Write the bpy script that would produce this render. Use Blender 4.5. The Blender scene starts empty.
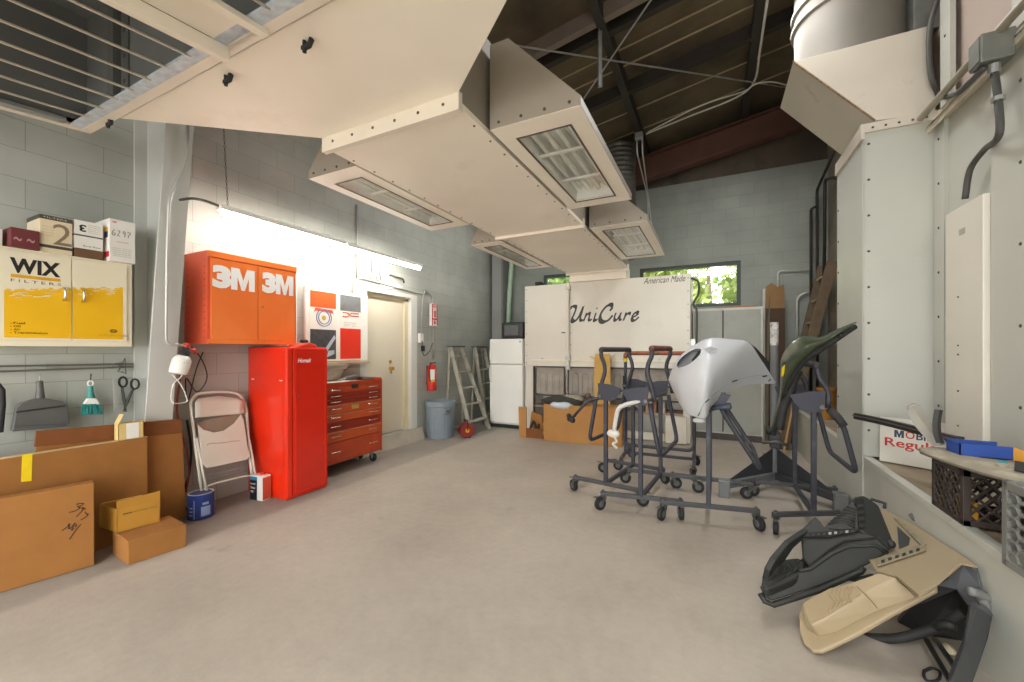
import bpy, bmesh, math, random
from mathutils import Vector, Matrix
random.seed(7)
V = Vector
scene = bpy.context.scene
COL = scene.collection
PI = math.pi

# ------------------------------------------------------------------ camera model (level camera, shifted horizon)
F = 404.0
TH = math.atan(201.0 / F)
CH = 1.45
HY = 350.0
S_, C_ = math.sin(TH), math.cos(TH)

def ray(px, py):
    u = (px - 512.0) / F
    v = (HY - py) / F
    return V((-S_ + u * C_, C_ + u * S_, v))
CAM = V((0, 0, CH))
def at(px, py, X=None, Y=None, Z=None, t=None):
    """point of the place seen along a photo direction, on the plane X=, Y= or Z= (or at distance t)"""
    r = ray(px, py)
    if X is not None: t = X / r.x
    elif Y is not None: t = Y / r.y
    elif Z is not None: t = (Z - CH) / r.z
    return CAM + r * t
def on_plane(px, py, p0, n):
    r = ray(px, py)
    return CAM + r * ((V(p0) - CAM).dot(n) / r.dot(n))
def plane3(a, b, c):
    n = (b - a).cross(c - a).normalized()
    if n.z < 0: n = -n
    return a, n

# ------------------------------------------------------------------ materials
def lin(h):
    if isinstance(h, str):
        h = h.lstrip('#')
        c = [int(h[i:i + 2], 16) / 255 for i in (0, 2, 4)]
    else:
        c = h
    return tuple(x / 12.92 if x <= .04045 else ((x + .055) / 1.055) ** 2.4 for x in c) + (1.0,)
MATS = {}
def M(name, col, rough=.5, metal=0.0, var=.08, vs=6.0, bump=0.0, bs=60.0, col2=None, spec=.5, coat=0.0, dirt=None, ds=3.0, dt=(.55, .75)):
    if name in MATS: return MATS[name]
    m = bpy.data.materials.new(name); m.use_nodes = True
    nt = m.node_tree; N = nt.nodes; L = nt.links
    b = N['Principled BSDF']
    b.inputs['Roughness'].default_value = rough
    b.inputs['Metallic'].default_value = metal
    b.inputs['Specular IOR Level'].default_value = spec
    b.inputs['Coat Weight'].default_value = coat
    tc = N.new('ShaderNodeTexCoord')
    nz = N.new('ShaderNodeTexNoise'); nz.inputs['Scale'].default_value = vs; nz.inputs['Detail'].default_value = 5
    L.new(tc.outputs['Object'], nz.inputs['Vector'])
    rp = N.new('ShaderNodeValToRGB')
    c = lin(col)
    c2 = lin(col2) if col2 else None
    rp.color_ramp.elements[0].position = .3; rp.color_ramp.elements[1].position = .7
    rp.color_ramp.elements[0].color = tuple(max(0, x * (1 - var)) for x in c[:3]) + (1,)
    rp.color_ramp.elements[1].color = c2 if c2 else tuple(min(1, x * (1 + var)) for x in c[:3]) + (1,)
    L.new(nz.outputs['Fac'], rp.inputs['Fac'])
    out = rp.outputs['Color']
    if dirt:
        n2 = N.new('ShaderNodeTexNoise'); n2.inputs['Scale'].default_value = ds; n2.inputs['Detail'].default_value = 8; n2.inputs['Roughness'].default_value = .65
        L.new(tc.outputs['Object'], n2.inputs['Vector'])
        r2 = N.new('ShaderNodeValToRGB'); r2.color_ramp.elements[0].position = dt[0]; r2.color_ramp.elements[1].position = dt[1]
        L.new(n2.outputs['Fac'], r2.inputs['Fac'])
        mx = N.new('ShaderNodeMix'); mx.data_type = 'RGBA'
        L.new(r2.outputs['Color'], mx.inputs['Factor']); L.new(out, mx.inputs['A']); mx.inputs['B'].default_value = lin(dirt)
        out = mx.outputs['Result']
    L.new(out, b.inputs['Base Color'])
    if bump:
        n3 = N.new('ShaderNodeTexNoise'); n3.inputs['Scale'].default_value = bs; n3.inputs['Detail'].default_value = 4
        L.new(tc.outputs['Object'], n3.inputs['Vector'])
        bp = N.new('ShaderNodeBump'); bp.inputs['Strength'].default_value = bump; bp.inputs['Distance'].default_value = .01
        L.new(n3.outputs['Fac'], bp.inputs['Height']); L.new(bp.outputs['Normal'], b.inputs['Normal'])
    MATS[name] = m
    return m
def emit(name, col, s):
    m = bpy.data.materials.new(name); m.use_nodes = True
    b = m.node_tree.nodes['Principled BSDF']
    b.inputs['Base Color'].default_value = lin(col); b.inputs['Emission Color'].default_value = lin(col); b.inputs['Emission Strength'].default_value = s
    return m
def glass(name, tint=(.9, .95, .93), gl=.12):
    m = bpy.data.materials.new(name); m.use_nodes = True
    nt = m.node_tree; N = nt.nodes; L = nt.links
    N.remove(N['Principled BSDF'])
    tr = N.new('ShaderNodeBsdfTransparent'); tr.inputs['Color'].default_value = tint + (1,)
    gs = N.new('ShaderNodeBsdfGlossy'); gs.inputs['Roughness'].default_value = .03
    lw_ = N.new('ShaderNodeLayerWeight'); lw_.inputs['Blend'].default_value = .5
    fr = N.new('ShaderNodeMath'); fr.operation = 'POWER'; fr.inputs[1].default_value = 4.0; L.new(lw_.outputs['Facing'], fr.inputs[0])
    ad = N.new('ShaderNodeMath'); ad.operation = 'MULTIPLY_ADD'; ad.inputs[1].default_value = .5; ad.inputs[2].default_value = gl; ad.use_clamp = True
    mx = N.new('ShaderNodeMixShader')
    L.new(fr.outputs[0], ad.inputs[0]); L.new(ad.outputs[0], mx.inputs[0]); L.new(tr.outputs[0], mx.inputs[1]); L.new(gs.outputs[0], mx.inputs[2])
    L.new(mx.outputs[0], N['Material Output'].inputs['Surface'])
    return m
def blocks(name, axis, col, mortar, bw=.405, bh=.203, band=None):
    """painted concrete block, running bond; axis 'x' or 'y' is the run of the wall"""
    m = bpy.data.materials.new(name); m.use_nodes = True
    nt = m.node_tree; N = nt.nodes; L = nt.links
    b = N['Principled BSDF']; b.inputs['Roughness'].default_value = .55
    g = N.new('ShaderNodeNewGeometry'); sp = N.new('ShaderNodeSeparateXYZ'); cb = N.new('ShaderNodeCombineXYZ')
    L.new(g.outputs['Position'], sp.inputs[0])
    L.new(sp.outputs['X' if axis == 'x' else 'Y'], cb.inputs['X']); L.new(sp.outputs['Z'], cb.inputs['Y'])
    br = N.new('ShaderNodeTexBrick')
    br.inputs['Scale'].default_value = 1.0; br.inputs['Brick Width'].default_value = bw; br.inputs['Row Height'].default_value = bh
    br.inputs['Mortar Size'].default_value = .0028; br.inputs['Mortar Smooth'].default_value = .6; br.inputs['Bias'].default_value = 0
    L.new(cb.outputs[0], br.inputs['Vector'])
    nz = N.new('ShaderNodeTexNoise'); nz.inputs['Scale'].default_value = 1.7; nz.inputs['Detail'].default_value = 6
    L.new(g.outputs['Position'], nz.inputs['Vector'])
    mx = N.new('ShaderNodeMix'); mx.data_type = 'RGBA'; mx.blend_type = 'MULTIPLY'; mx.inputs['Factor'].default_value = 1
    rp = N.new('ShaderNodeValToRGB'); rp.color_ramp.elements[0].color = (.82, .82, .81, 1); rp.color_ramp.elements[1].color = (1.08, 1.08, 1.07, 1)
    rp.color_ramp.elements[0].position = .3; rp.color_ramp.elements[1].position = .7
    L.new(nz.outputs['Fac'], rp.inputs['Fac'])
    c = lin(col)
    br.inputs['Color1'].default_value = c; br.inputs['Color2'].default_value = tuple(x * .93 for x in c[:3]) + (1,); br.inputs['Mortar'].default_value = lin(mortar)
    src = br.outputs['Color']
    if band:      # upper courses painted a second colour
        zb, col_b = band
        gt = N.new('ShaderNodeMath'); gt.operation = 'GREATER_THAN'; gt.inputs[1].default_value = zb
        L.new(sp.outputs['Z'], gt.inputs[0])
        m2 = N.new('ShaderNodeMix'); m2.data_type = 'RGBA'; m2.blend_type = 'MULTIPLY'
        L.new(gt.outputs[0], m2.inputs['Factor']); L.new(src, m2.inputs['A']); m2.inputs['B'].default_value = lin(col_b)
        src = m2.outputs['Result']
    L.new(src, mx.inputs['A']); L.new(rp.outputs['Color'], mx.inputs['B'])
    L.new(mx.outputs['Result'], b.inputs['Base Color'])
    n3 = N.new('ShaderNodeTexNoise'); n3.inputs['Scale'].default_value = 90; L.new(g.outputs['Position'], n3.inputs['Vector'])
    ma = N.new('ShaderNodeMath'); ma.operation = 'MULTIPLY_ADD'; ma.inputs[1].default_value = -1.0
    sc = N.new('ShaderNodeMath'); sc.operation = 'MULTIPLY'; sc.inputs[1].default_value = .12
    L.new(n3.outputs['Fac'], sc.inputs[0]); L.new(br.outputs['Fac'], ma.inputs[0]); L.new(sc.outputs[0], ma.inputs[2])
    bp = N.new('ShaderNodeBump'); bp.inputs['Strength'].default_value = .35; bp.inputs['Distance'].default_value = .006
    L.new(ma.outputs[0], bp.inputs['Height']); L.new(bp.outputs['Normal'], b.inputs['Normal'])
    return m

# ------------------------------------------------------------------ mesh building
ORG = {}
class MB:
    def __init__(s): s.v = []; s.f = []; s.m = []; s.cur = 0
    def use(s, i): s.cur = i; return s
    def add(s, vs, fs):
        o = len(s.v); s.v += [V(p) for p in vs]; s.f += [tuple(i + o for i in f) for f in fs]; s.m += [s.cur] * len(fs); return s
    def box(s, a, b):
        (x0, y0, z0), (x1, y1, z1) = a, b
        return s.add([(x0, y0, z0), (x1, y0, z0), (x1, y1, z0), (x0, y1, z0), (x0, y0, z1), (x1, y0, z1), (x1, y1, z1), (x0, y1, z1)],
                     [(0, 3, 2, 1), (4, 5, 6, 7), (0, 1, 5, 4), (1, 2, 6, 5), (2, 3, 7, 6), (3, 0, 4, 7)])
    def obox(s, c, ax, ay, az):
        c, ax, ay, az = V(c), V(ax), V(ay), V(az)
        return s.add([c - ax - ay - az, c + ax - ay - az, c + ax + ay - az, c - ax + ay - az, c - ax - ay + az, c + ax - ay + az, c + ax + ay + az, c - ax + ay + az],
                     [(0, 3, 2, 1), (4, 5, 6, 7), (0, 1, 5, 4), (1, 2, 6, 5), (2, 3, 7, 6), (3, 0, 4, 7)])
    def beam(s, p0, p1, w, h, up=(0, 0, 1)):
        p0, p1 = V(p0), V(p1); d = (p1 - p0); L = d.length / 2; d.normalize()
        side = d.cross(V(up)).normalized(); u = side.cross(d)
        return s.obox((p0 + p1) / 2, d * L, side * w / 2, u * h / 2)
    def prism(s, poly, vec):
        n = len(poly); p = [V(q) for q in poly]; vec = V(vec)
        return s.add(p + [q + vec for q in p], [tuple(range(n)), tuple(range(2 * n - 1, n - 1, -1))] + [(i, (i + 1) % n, (i + 1) % n + n, i + n) for i in range(n)])
    def tube(s, pts, r, n=8, closed=False, caps=True):
        p = [V(q) for q in pts]; k = len(p)
        rr = r if isinstance(r, (list, tuple)) else [r] * k
        t0 = (p[1] - p[0]).normalized()
        nrm = t0.orthogonal().normalized()
        vs = []; prev = t0
        for i in range(k):
            a = p[i - 1] if (i > 0 or closed) else p[i]
            b = p[(i + 1) % k] if (i < k - 1 or closed) else p[i]
            t = (b - a).normalized()
            q = prev.rotation_difference(t); nrm = q @ nrm; nrm = (nrm - t * nrm.dot(t)).normalized(); prev = t
            bn = t.cross(nrm)
            vs += [p[i] + (nrm * math.cos(2 * PI * j / n) + bn * math.sin(2 * PI * j / n)) * rr[i] for j in range(n)]
        fs = []
        for i in range(k if closed else k - 1):
            i2 = (i + 1) % k
            fs += [(i * n + j, i * n + (j + 1) % n, i2 * n + (j + 1) % n, i2 * n + j) for j in range(n)]
        if caps and not closed:
            fs += [tuple(range(n - 1, -1, -1)), tuple((k - 1) * n + j for j in range(n))]
        return s.add(vs, fs)
    def cyl(s, p0, p1, r, n=16, r1=None): return s.tube([p0, p1], [r, r if r1 is None else r1], n)
    def lathe(s, c, axis, prof, n=24, ref=None):
        c = V(c); a = V(axis).normalized(); u = (V(ref) if ref else a.orthogonal()).normalized(); w = a.cross(u)
        vs = []
        for r, h in prof: vs += [c + a * h + (u * math.cos(2 * PI * j / n) + w * math.sin(2 * PI * j / n)) * max(r, 1e-4) for j in range(n)]
        k = len(prof); fs = []
        for i in range(k - 1): fs += [(i * n + j, i * n + (j + 1) % n, (i + 1) * n + (j + 1) % n, (i + 1) * n + j) for j in range(n)]
        fs += [tuple(range(n - 1, -1, -1)), tuple((k - 1) * n + j for j in range(n))]
        return s.add(vs, fs)
    def ball(s, c, r, n=10, sc=(1, 1, 1)):
        c = V(c); prof = [(math.sin(PI * i / (n // 2 + 1)), -math.cos(PI * i / (n // 2 + 1))) for i in range(n // 2 + 2)]
        o = len(s.v); s.lathe((0, 0, 0), (0, 0, 1), [(a * r, b * r) for a, b in prof], n)
        for i in range(o, len(s.v)): q = s.v[i]; s.v[i] = c + V((q.x * sc[0], q.y * sc[1], q.z * sc[2]))
        return s
    def grid(s, rows):
        k = len(rows[0]); vs = [q for r in rows for q in r]
        return s.add(vs, [(i * k + j, i * k + j + 1, (i + 1) * k + j + 1, (i + 1) * k + j) for i in range(len(rows) - 1) for j in range(k - 1)])
    def loft(s, loops, cap=True):
        n = len(loops[0]); k = len(loops); vs = [q for l in loops for q in l]
        fs = [(i * n + j, i * n + (j + 1) % n, (i + 1) * n + (j + 1) % n, (i + 1) * n + j) for i in range(k - 1) for j in range(n)]
        if cap: fs += [tuple(range(n - 1, -1, -1)), tuple((k - 1) * n + j for j in range(n))]
        return s.add(vs, fs)
    def build(s, name, mat, parent=None, smooth=False, bevel=0.0, bseg=2, solid=0.0, sub=0, fix=True, origin=None, off=-1.0):
        me = bpy.data.meshes.new(name)
        if parent is not None: o0 = ORG.get(parent.name, V((0, 0, 0)))
        elif origin is not None: o0 = V(origin)
        else:
            xs = [q.x for q in s.v]; ys = [q.y for q in s.v]; zs = [q.z for q in s.v]
            o0 = V(((min(xs) + max(xs)) / 2, (min(ys) + max(ys)) / 2, min(zs)))
        me.from_pydata([q - o0 for q in s.v], [], s.f)
        if fix:
            bm = bmesh.new(); bm.from_mesh(me); bm.faces.ensure_lookup_table(); bmesh.ops.recalc_face_normals(bm, faces=bm.faces); bm.to_mesh(me); bm.free()
        for q in (mat if isinstance(mat, (list, tuple)) else [mat]): me.materials.append(q)
        if isinstance(mat, (list, tuple)): me.polygons.foreach_set('material_index', s.m)
        o = bpy.data.objects.new(name, me); COL.objects.link(o)
        if smooth is not False:
            for p in me.polygons: p.use_smooth = True
            if smooth is not True: me.set_sharp_from_angle(angle=math.radians(smooth))
        if solid:
            md = o.modifiers.new('solid', 'SOLIDIFY'); md.thickness = solid; md.offset = off
        if bevel:
            md = o.modifiers.new('bevel', 'BEVEL'); md.width = bevel; md.segments = bseg; md.limit_method = 'ANGLE'; md.angle_limit = math.radians(40)
        if sub:
            md = o.modifiers.new('sub', 'SUBSURF'); md.levels = sub; md.render_levels = sub
        ORG[o.name] = V(o0)
        if parent is not None: o.parent = parent
        else: o.location = o0
        return o
def fillet(pts, r, n=5, closed=False):
    p = [V(q) for q in pts]; out = []; k = len(p)
    for i in range(k):
        if not closed and i in (0, k - 1): out.append(p[i]); continue
        a, b, c = p[i - 1], p[i], p[(i + 1) % k]
        d1, d2 = (a - b), (c - b)
        q = min(r, d1.length * .48, d2.length * .48)
        s0, s1 = b + d1.normalized() * q, b + d2.normalized() * q
        for j in range(n + 1):
            t = j / n; out.append(s0 * (1 - t) ** 2 + b * 2 * t * (1 - t) + s1 * t * t)
    return out
def thing(name, label, cat, loc=(0, 0, 0), rz=0.0, group=None):
    o = bpy.data.objects.new(name, None); COL.objects.link(o); o.empty_display_size = .1
    o.location = loc; o.rotation_euler = (0, 0, rz); o['label'] = label; o['category'] = cat
    if group: o['group'] = group
    ORG[o.name] = V(loc)
    return o
def tag(o, label, cat, group=None):
    o['label'] = label; o['category'] = cat
    if group: o['group'] = group
    return o
def struct(o): o['kind'] = 'structure'; return o
def dup(root, loc, rz, label, group=None, skip=(), mats=None):
    """a copy of a thing with copies of its parts and sub-parts"""
    r = root.copy(); COL.objects.link(r); r.location = loc; r.rotation_euler = (0, 0, rz); r['label'] = label
    if group: r['group'] = group
    def kids(a, b):
        for ch in list(a.children):
            if ch.name.split('.')[0] in skip: continue
            c = ch.copy(); COL.objects.link(c); c.parent = b
            kids(ch, c)
    kids(root, r)
    return r
def letters(txt, p0, right, up, w, h, mat, parent, name='lettering', bold=0.0, shear=0.0, depth=.0008, lift=.0012, space=1.0):
    """a line of text as real letter shapes: lower-left corner p0, spanning w along right and h along up"""
    cu = bpy.data.curves.new('t', 'FONT'); cu.body = txt; cu.size = 1.0; cu.offset = bold; cu.shear = shear; cu.resolution_u = 3; cu.space_character = space
    ob = bpy.data.objects.new('t', cu); COL.objects.link(ob)
    dg = bpy.context.evaluated_depsgraph_get()
    me = bpy.data.meshes.new_from_object(ob.evaluated_get(dg))
    vs = [v.co.copy() for v in me.vertices]; fs = [tuple(p.vertices) for p in me.polygons]
    bpy.data.objects.remove(ob); bpy.data.curves.remove(cu); bpy.data.meshes.remove(me)
    x0, x1 = min(v.x for v in vs), max(v.x for v in vs); y0, y1 = min(v.y for v in vs), max(v.y for v in vs)
    R, Up = V(right).normalized(), V(up).normalized(); n = R.cross(Up)
    P = [V(p0) + R * ((v.x - x0) / (x1 - x0) * w) + Up * ((v.y - y0) / (y1 - y0) * h) + n * lift for v in vs]
    return MB().add(P, fs).build(name, mat, parent, fix=False)
def letter_m(p0, right, up, w, h, mat, parent, name='lettering', lift=.0012):
    R, Up = V(right).normalized(), V(up).normalized(); n = R.cross(Up)
    pts = [(0, 0), (0, 1), (.34, 1), (.5, .46), (.66, 1), (1, 1), (1, 0), (.74, 0), (.74, .60), (.57, 0), (.43, 0), (.26, .60), (.26, 0)]
    return MB().add([V(p0) + R * (x * w) + Up * (y * h) + n * lift for x, y in pts], [tuple(range(len(pts)))]).build(name, mat, parent, fix=False)
def strokes(lines, fn, w, mat, parent, name='lettering', n=5, wf=None):
    """pen strokes: each line is a list of points mapped onto a surface by fn, drawn as flattened tubes"""
    mb = MB()
    for ln in lines:
        p = smooth_line([fn(*q) for q in ln], 4)
        k = len(p)
        rr = [w * (wf(i / (k - 1)) if wf else 1) for i in range(k)]
        mb.tube(p, rr, n)
    return mb.build(name, mat, parent, smooth=True)
def smooth_line(p, n=4):
    p = [V(q) for q in p]
    if len(p) < 3: return p
    out = []
    q = [p[0] * 2 - p[1]] + list(p) + [p[-1] * 2 - p[-2]]
    for i in range(1, len(q) - 2):
        a, b, c, d = q[i - 1], q[i], q[i + 1], q[i + 2]
        for j in range(n):
            t = j / n
            out.append(.5 * ((2 * b) + (c - a) * t + (2 * a - 5 * b + 4 * c - d) * t * t + (3 * b - a - 3 * c + d) * t ** 3))
    out.append(p[-1])
    return out
# ------------------------------------------------------------------ common materials
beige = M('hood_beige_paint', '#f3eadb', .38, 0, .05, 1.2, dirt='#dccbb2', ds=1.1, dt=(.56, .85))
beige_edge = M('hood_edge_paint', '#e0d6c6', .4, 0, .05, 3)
hood_shade = M('hood_side_shaded', '#958c7f', .5, 0, .08, 2)  # hood paint darkened: shade of the side and end faces put into colour
white_panel = M('booth_white_paint', '#dcd7ca', .35, 0, .03, 2, dirt='#cfc4ae', ds=1.4, dt=(.58, .85))
oven_white = M('enclosure_white_paint', '#c3c4bb', .38, 0, .03, 2, dirt='#b9b0a0', ds=2.2, dt=(.62, .9))
galv = M('galvanised_steel', '#b9bbb9', .38, .75, .15, 9)
dark_sheet = M('dark_sheet_steel', '#6b6c6a', .55, 0, .15, 2)
black_rub = M('black_rubber', '#242424', .7, 0, .2, 20)
rivet_dark = M('rivet_dark', '#57504a', .5, .3)
dark_steel = M('painted_dark_steel', '#5f3d33', .6, 0, .15, 4)
roof_board = M('roof_underside', '#584c3b', .85, 0, .22, 1.3, col2='#6b5e47', dirt='#332a21', ds=.8, dt=(.5, .75))
purlin_dark = M('purlin_dark', '#2e2823', .7, 0, .2, 3)
purlin_light = M('purlin_light', '#7a6d62', .6, 0, .15, 3)
grey_steel = M('column_grey_paint', '#8f918d', .5, 0, .08, 2)
light_steel = M('column_light_paint', '#c4c5c0', .45, 0, .05, 2)
conduit_m = M('conduit_grey', '#bdbdb8', .4, .4, .05)
dark_conduit = M('dark_flexible_conduit', '#4d4c49', .55, .1, .1)
white_pl = M('white_plastic', '#eceae4', .4)
ink = M('black_ink', '#1d1c1c', .6)
cream_door = M('cream_door_paint', '#e2dac6', .4, 0, .03, 2, dirt='#b9ab90', ds=1.6, dt=(.6, .9))
cream_frame = M('cream_frame_paint', '#d9cfae', .4, 0, .05, 3)
XL, YB, XR = -4.30, 7.80, 1.54
ZP, XC = .58, 1.10           # platform height and its kerb face

# ------------------------------------------------------------------ floor
def floor_mat():
    m = bpy.data.materials.new('concrete_floor'); m.use_nodes = True
    nt = m.node_tree; N = nt.nodes; L = nt.links; b = N['Principled BSDF']; b.inputs['Roughness'].default_value = .62
    g = N.new('ShaderNodeNewGeometry')
    def noise(s, d=8, r=.6):
        n = N.new('ShaderNodeTexNoise'); n.inputs['Scale'].default_value = s; n.inputs['Detail'].default_value = d; n.inputs['Roughness'].default_value = r
        L.new(g.outputs['Position'], n.inputs['Vector']); return n
    def ramp(src, a, b_, c0, c1):
        r = N.new('ShaderNodeValToRGB'); r.color_ramp.elements[0].position = a; r.color_ramp.elements[1].position = b_
        r.color_ramp.elements[0].color = c0; r.color_ramp.elements[1].color = c1; L.new(src, r.inputs['Fac']); return r
    base = ramp(noise(.9).outputs['Fac'], .35, .68, lin('#a59c90'), lin('#b8aea1'))
    fine = ramp(noise(14, 10, .7).outputs['Fac'], .3, .75, (.90, .90, .90, 1), (1.05, 1.05, 1.05, 1))
    mx = N.new('ShaderNodeMix'); mx.data_type = 'RGBA'; mx.blend_type = 'MULTIPLY'; mx.inputs['Factor'].default_value = 1
    L.new(base.outputs[0], mx.inputs['A']); L.new(fine.outputs[0], mx.inputs['B'])
    # stained, darker strip of older concrete that runs along the side wall
    sp = N.new('ShaderNodeSeparateXYZ'); L.new(g.outputs['Position'], sp.inputs[0])
    ad = N.new('ShaderNodeMath'); ad.operation = 'MULTIPLY_ADD'; ad.inputs[1].default_value = .12; L.new(noise(3).outputs['Fac'], ad.inputs[0]); L.new(sp.outputs['X'], ad.inputs[2])
    st = ramp(ad.outputs[0], 0, 1, (1, 1, 1, 1), (0, 0, 0, 1))
    mr = N.new('ShaderNodeMapRange'); mr.inputs['From Min'].default_value = -3.50; mr.inputs['From Max'].default_value = -3.42; mr.inputs['To Min'].default_value = 1; mr.inputs['To Max'].default_value = 0
    L.new(ad.outputs[0], mr.inputs['Value'])
    m2 = N.new('ShaderNodeMix'); m2.data_type = 'RGBA'; m2.blend_type = 'MULTIPLY'
    L.new(mr.outputs[0], m2.inputs['Factor']); L.new(mx.outputs['Result'], m2.inputs['A']); m2.inputs['B'].default_value = (.74, .76, .78, 1)
    # scattered oil marks
    oil = ramp(noise(2.6, 6, .55).outputs['Fac'], .66, .76, (0, 0, 0, 1), (.35, .35, .35, 1))
    m3 = N.new('ShaderNodeMix'); m3.data_type = 'RGBA'; L.new(oil.outputs[0], m3.inputs['Factor']); L.new(m2.outputs['Result'], m3.inputs['A']); m3.inputs['B'].default_value = lin('#7d746a')
    L.new(m3.outputs['Result'], b.inputs['Base Color'])
    bp = N.new('ShaderNodeBump'); bp.inputs['Strength'].default_value = .12; bp.inputs['Distance'].default_value = .01
    L.new(noise(40).outputs['Fac'], bp.inputs['Height']); L.new(bp.outputs[0], b.inputs['Normal'])
    return m
struct(MB().box((-6, -9, -.15), (6, YB + .2, 0)).build('floor', floor_mat(), bevel=0))

# ------------------------------------------------------------------ walls
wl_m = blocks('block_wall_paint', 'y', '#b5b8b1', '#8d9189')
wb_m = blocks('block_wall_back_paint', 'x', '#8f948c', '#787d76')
wr_m = blocks('block_wall_bare', 'y', '#8f8577', '#665e54')
ROOF0 = V((-1.17, 0, 5.02)); RS = .17
def roof_z(x): return ROOF0.z + RS * (x - ROOF0.x)
# side wall, with the door opening cut out
D0, D1, DZ0, DZ1 = 4.02, 5.16, .19, 2.30
mb = MB()
for (y0, y1, z0, z1) in ((-9, D0, 0, 4.9), (D1, YB + .2, 0, 4.9), (D0, D1, 0, DZ0), (D0, D1, DZ1, 4.9)):
    mb.box((XL - .25, y0, z0), (XL, y1, z1))
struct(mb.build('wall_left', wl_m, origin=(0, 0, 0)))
# end wall with two window openings
W1 = (-3.15, -2.35, 2.25, 3.00); W2 = (-1.22, .42, 2.20, 2.96)
mb = MB()
xs = [XL - .25, W1[0], W1[1], W2[0], W2[1], XR + .25]
mb.box((xs[0], YB, 0), (xs[5], YB + .2, 2.2)); mb.box((xs[0], YB, 3.0), (xs[5], YB + .2, 4.42))
mb.box((xs[0], YB, 2.2), (xs[1], YB + .2, 3.0)); mb.box((xs[1], YB, 2.2), (xs[2], YB + .2, 2.25)); mb.box((xs[2], YB, 2.2), (xs[3], YB + .2, 3.0))
mb.box((xs[3], YB, 2.96), (xs[4], YB + .2, 3.0)); mb.box((xs[4], YB, 2.2), (xs[5], YB + .2, 3.0))
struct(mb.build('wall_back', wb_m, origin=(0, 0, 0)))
# infill above the block end wall, under the roof slope
mb = MB(); mb.prism([(XL - .25, YB + .06, 4.2), (XR + .25, YB + .06, 4.2), (XR + .25, YB + .06, roof_z(XR + .25) + .02), (XL - .25, YB + .06, roof_z(XL - .25) + .02)], (0, .1, 0))
struct(mb.build('trim_1', M('gable_board', '#5c5348', .9, 0, .2, 2, dirt='#3a332c', ds=1.5), origin=(0, 0, 0)))
struct(MB().box((XR + .06, 4.3, 0), (XR + .3, YB + .2, 5.6)).build('wall_right', wr_m, origin=(0, 0, 0)))
struct(MB().box((-6.2, -3.2, 3.3), (6.2, -3.0, 5.2)).build('wall_front', wb_m, origin=(0, 0, 0)))  # unseen front wall, added to keep daylight off the upper room
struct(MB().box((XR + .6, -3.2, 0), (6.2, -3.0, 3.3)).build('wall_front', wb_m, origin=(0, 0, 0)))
# windows
win_m = M('window_frame_dark', '#3c4640', .5, 0, .1)
gl_m = glass('window_glass', (.96, .98, .95), .03)
for i, (x0, x1, z0, z1) in enumerate((W1, W2)):
    w = MB(); y0, y1 = YB + .02, YB + .10; fw = .06
    w.box((x0, y0, z1 - fw), (x1, y1, z1)); w.box((x0, y0, z0), (x1, y1, z0 + fw)); w.box((x0, y0, z0 + fw), (x0 + fw, y1, z1 - fw)); w.box((x1 - fw, y0, z0 + fw), (x1, y1, z1 - fw))
    o = struct(w.build('window_%d' % (i + 1), win_m))
    g = MB().box((x0 + fw, y0 + .03, z0 + fw), (x1 - fw, y0 + .036, z1 - fw)).build('window_glass', gl_m, o)
# sloped roof underside
mb = MB()
x0, x1 = -6.2, 6.2
mb.prism([(x0, -3.2, roof_z(x0)), (x1, -3.2, roof_z(x1)), (x1, -3.2, roof_z(x1) + .1), (x0, -3.2, roof_z(x0) + .1)], (0, 11.25, 0))
struct(mb.build('ceiling', roof_board, origin=(0, 0, 0)))
def on_roof(px, py, d=.1): return on_plane(px, py, ROOF0 - V((0, 0, d)), V((-RS, 0, 1)).normalized())
def roof_beam(name, xa, xb, y, w, h, mat, drop=0.0):
    mb = MB()
    za, zb = roof_z(xa) - drop, roof_z(xb) - drop
    # I section
    for (yy, ww, t0, t1) in ((y, w, 0, .02), (y, .02, .02, h - .02), (y, w, h - .02, h)):
        mb.prism([(xa, yy - ww / 2, za - t1), (xb, yy - ww / 2, zb - t1), (xb, yy - ww / 2, zb - t0), (xa, yy - ww / 2, za - t0)], (0, ww, 0))
    return struct(mb.build(name, mat))
roof_beam('rafter', -4.2, 3.2, 7.50, .2, .42, dark_steel, .16)
roof_beam('rafter', -4.2, 3.2, 1.70, .2, .42, dark_steel, .16)
for yy, mt in ((5.55, purlin_dark), (4.20, purlin_light), (4.42, purlin_dark), (2.9, purlin_dark)):
    mb = MB(); mb.prism([(-4.2, yy - .04, roof_z(-4.2) - .16), (3.2, yy - .04, roof_z(3.2) - .16), (3.2, yy - .04, roof_z(3.2)), (-4.2, yy - .04, roof_z(-4.2))], (0, .08, 0))
    struct(mb.build('purlin', mt))
for xx in (-1.06, .45, -2.6, 1.9):
    struct(MB().box((xx - .045, -3, roof_z(xx) - .17), (xx + .045, 7.75, roof_z(xx) + .01)).build('roof_joist', purlin_dark))
# seams between roof boards
mb = MB()
for yy in (3.4, 4.9, 5.2, 6.2, 6.8): mb.prism([(-4.2, yy, roof_z(-4.2) - .012), (3.2, yy, roof_z(3.2) - .012), (3.2, yy, roof_z(3.2)), (-4.2, yy, roof_z(-4.2))], (0, .02, 0))
struct(mb.build('trim_2', M('roof_seam', '#a08f70', .8)))
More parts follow.
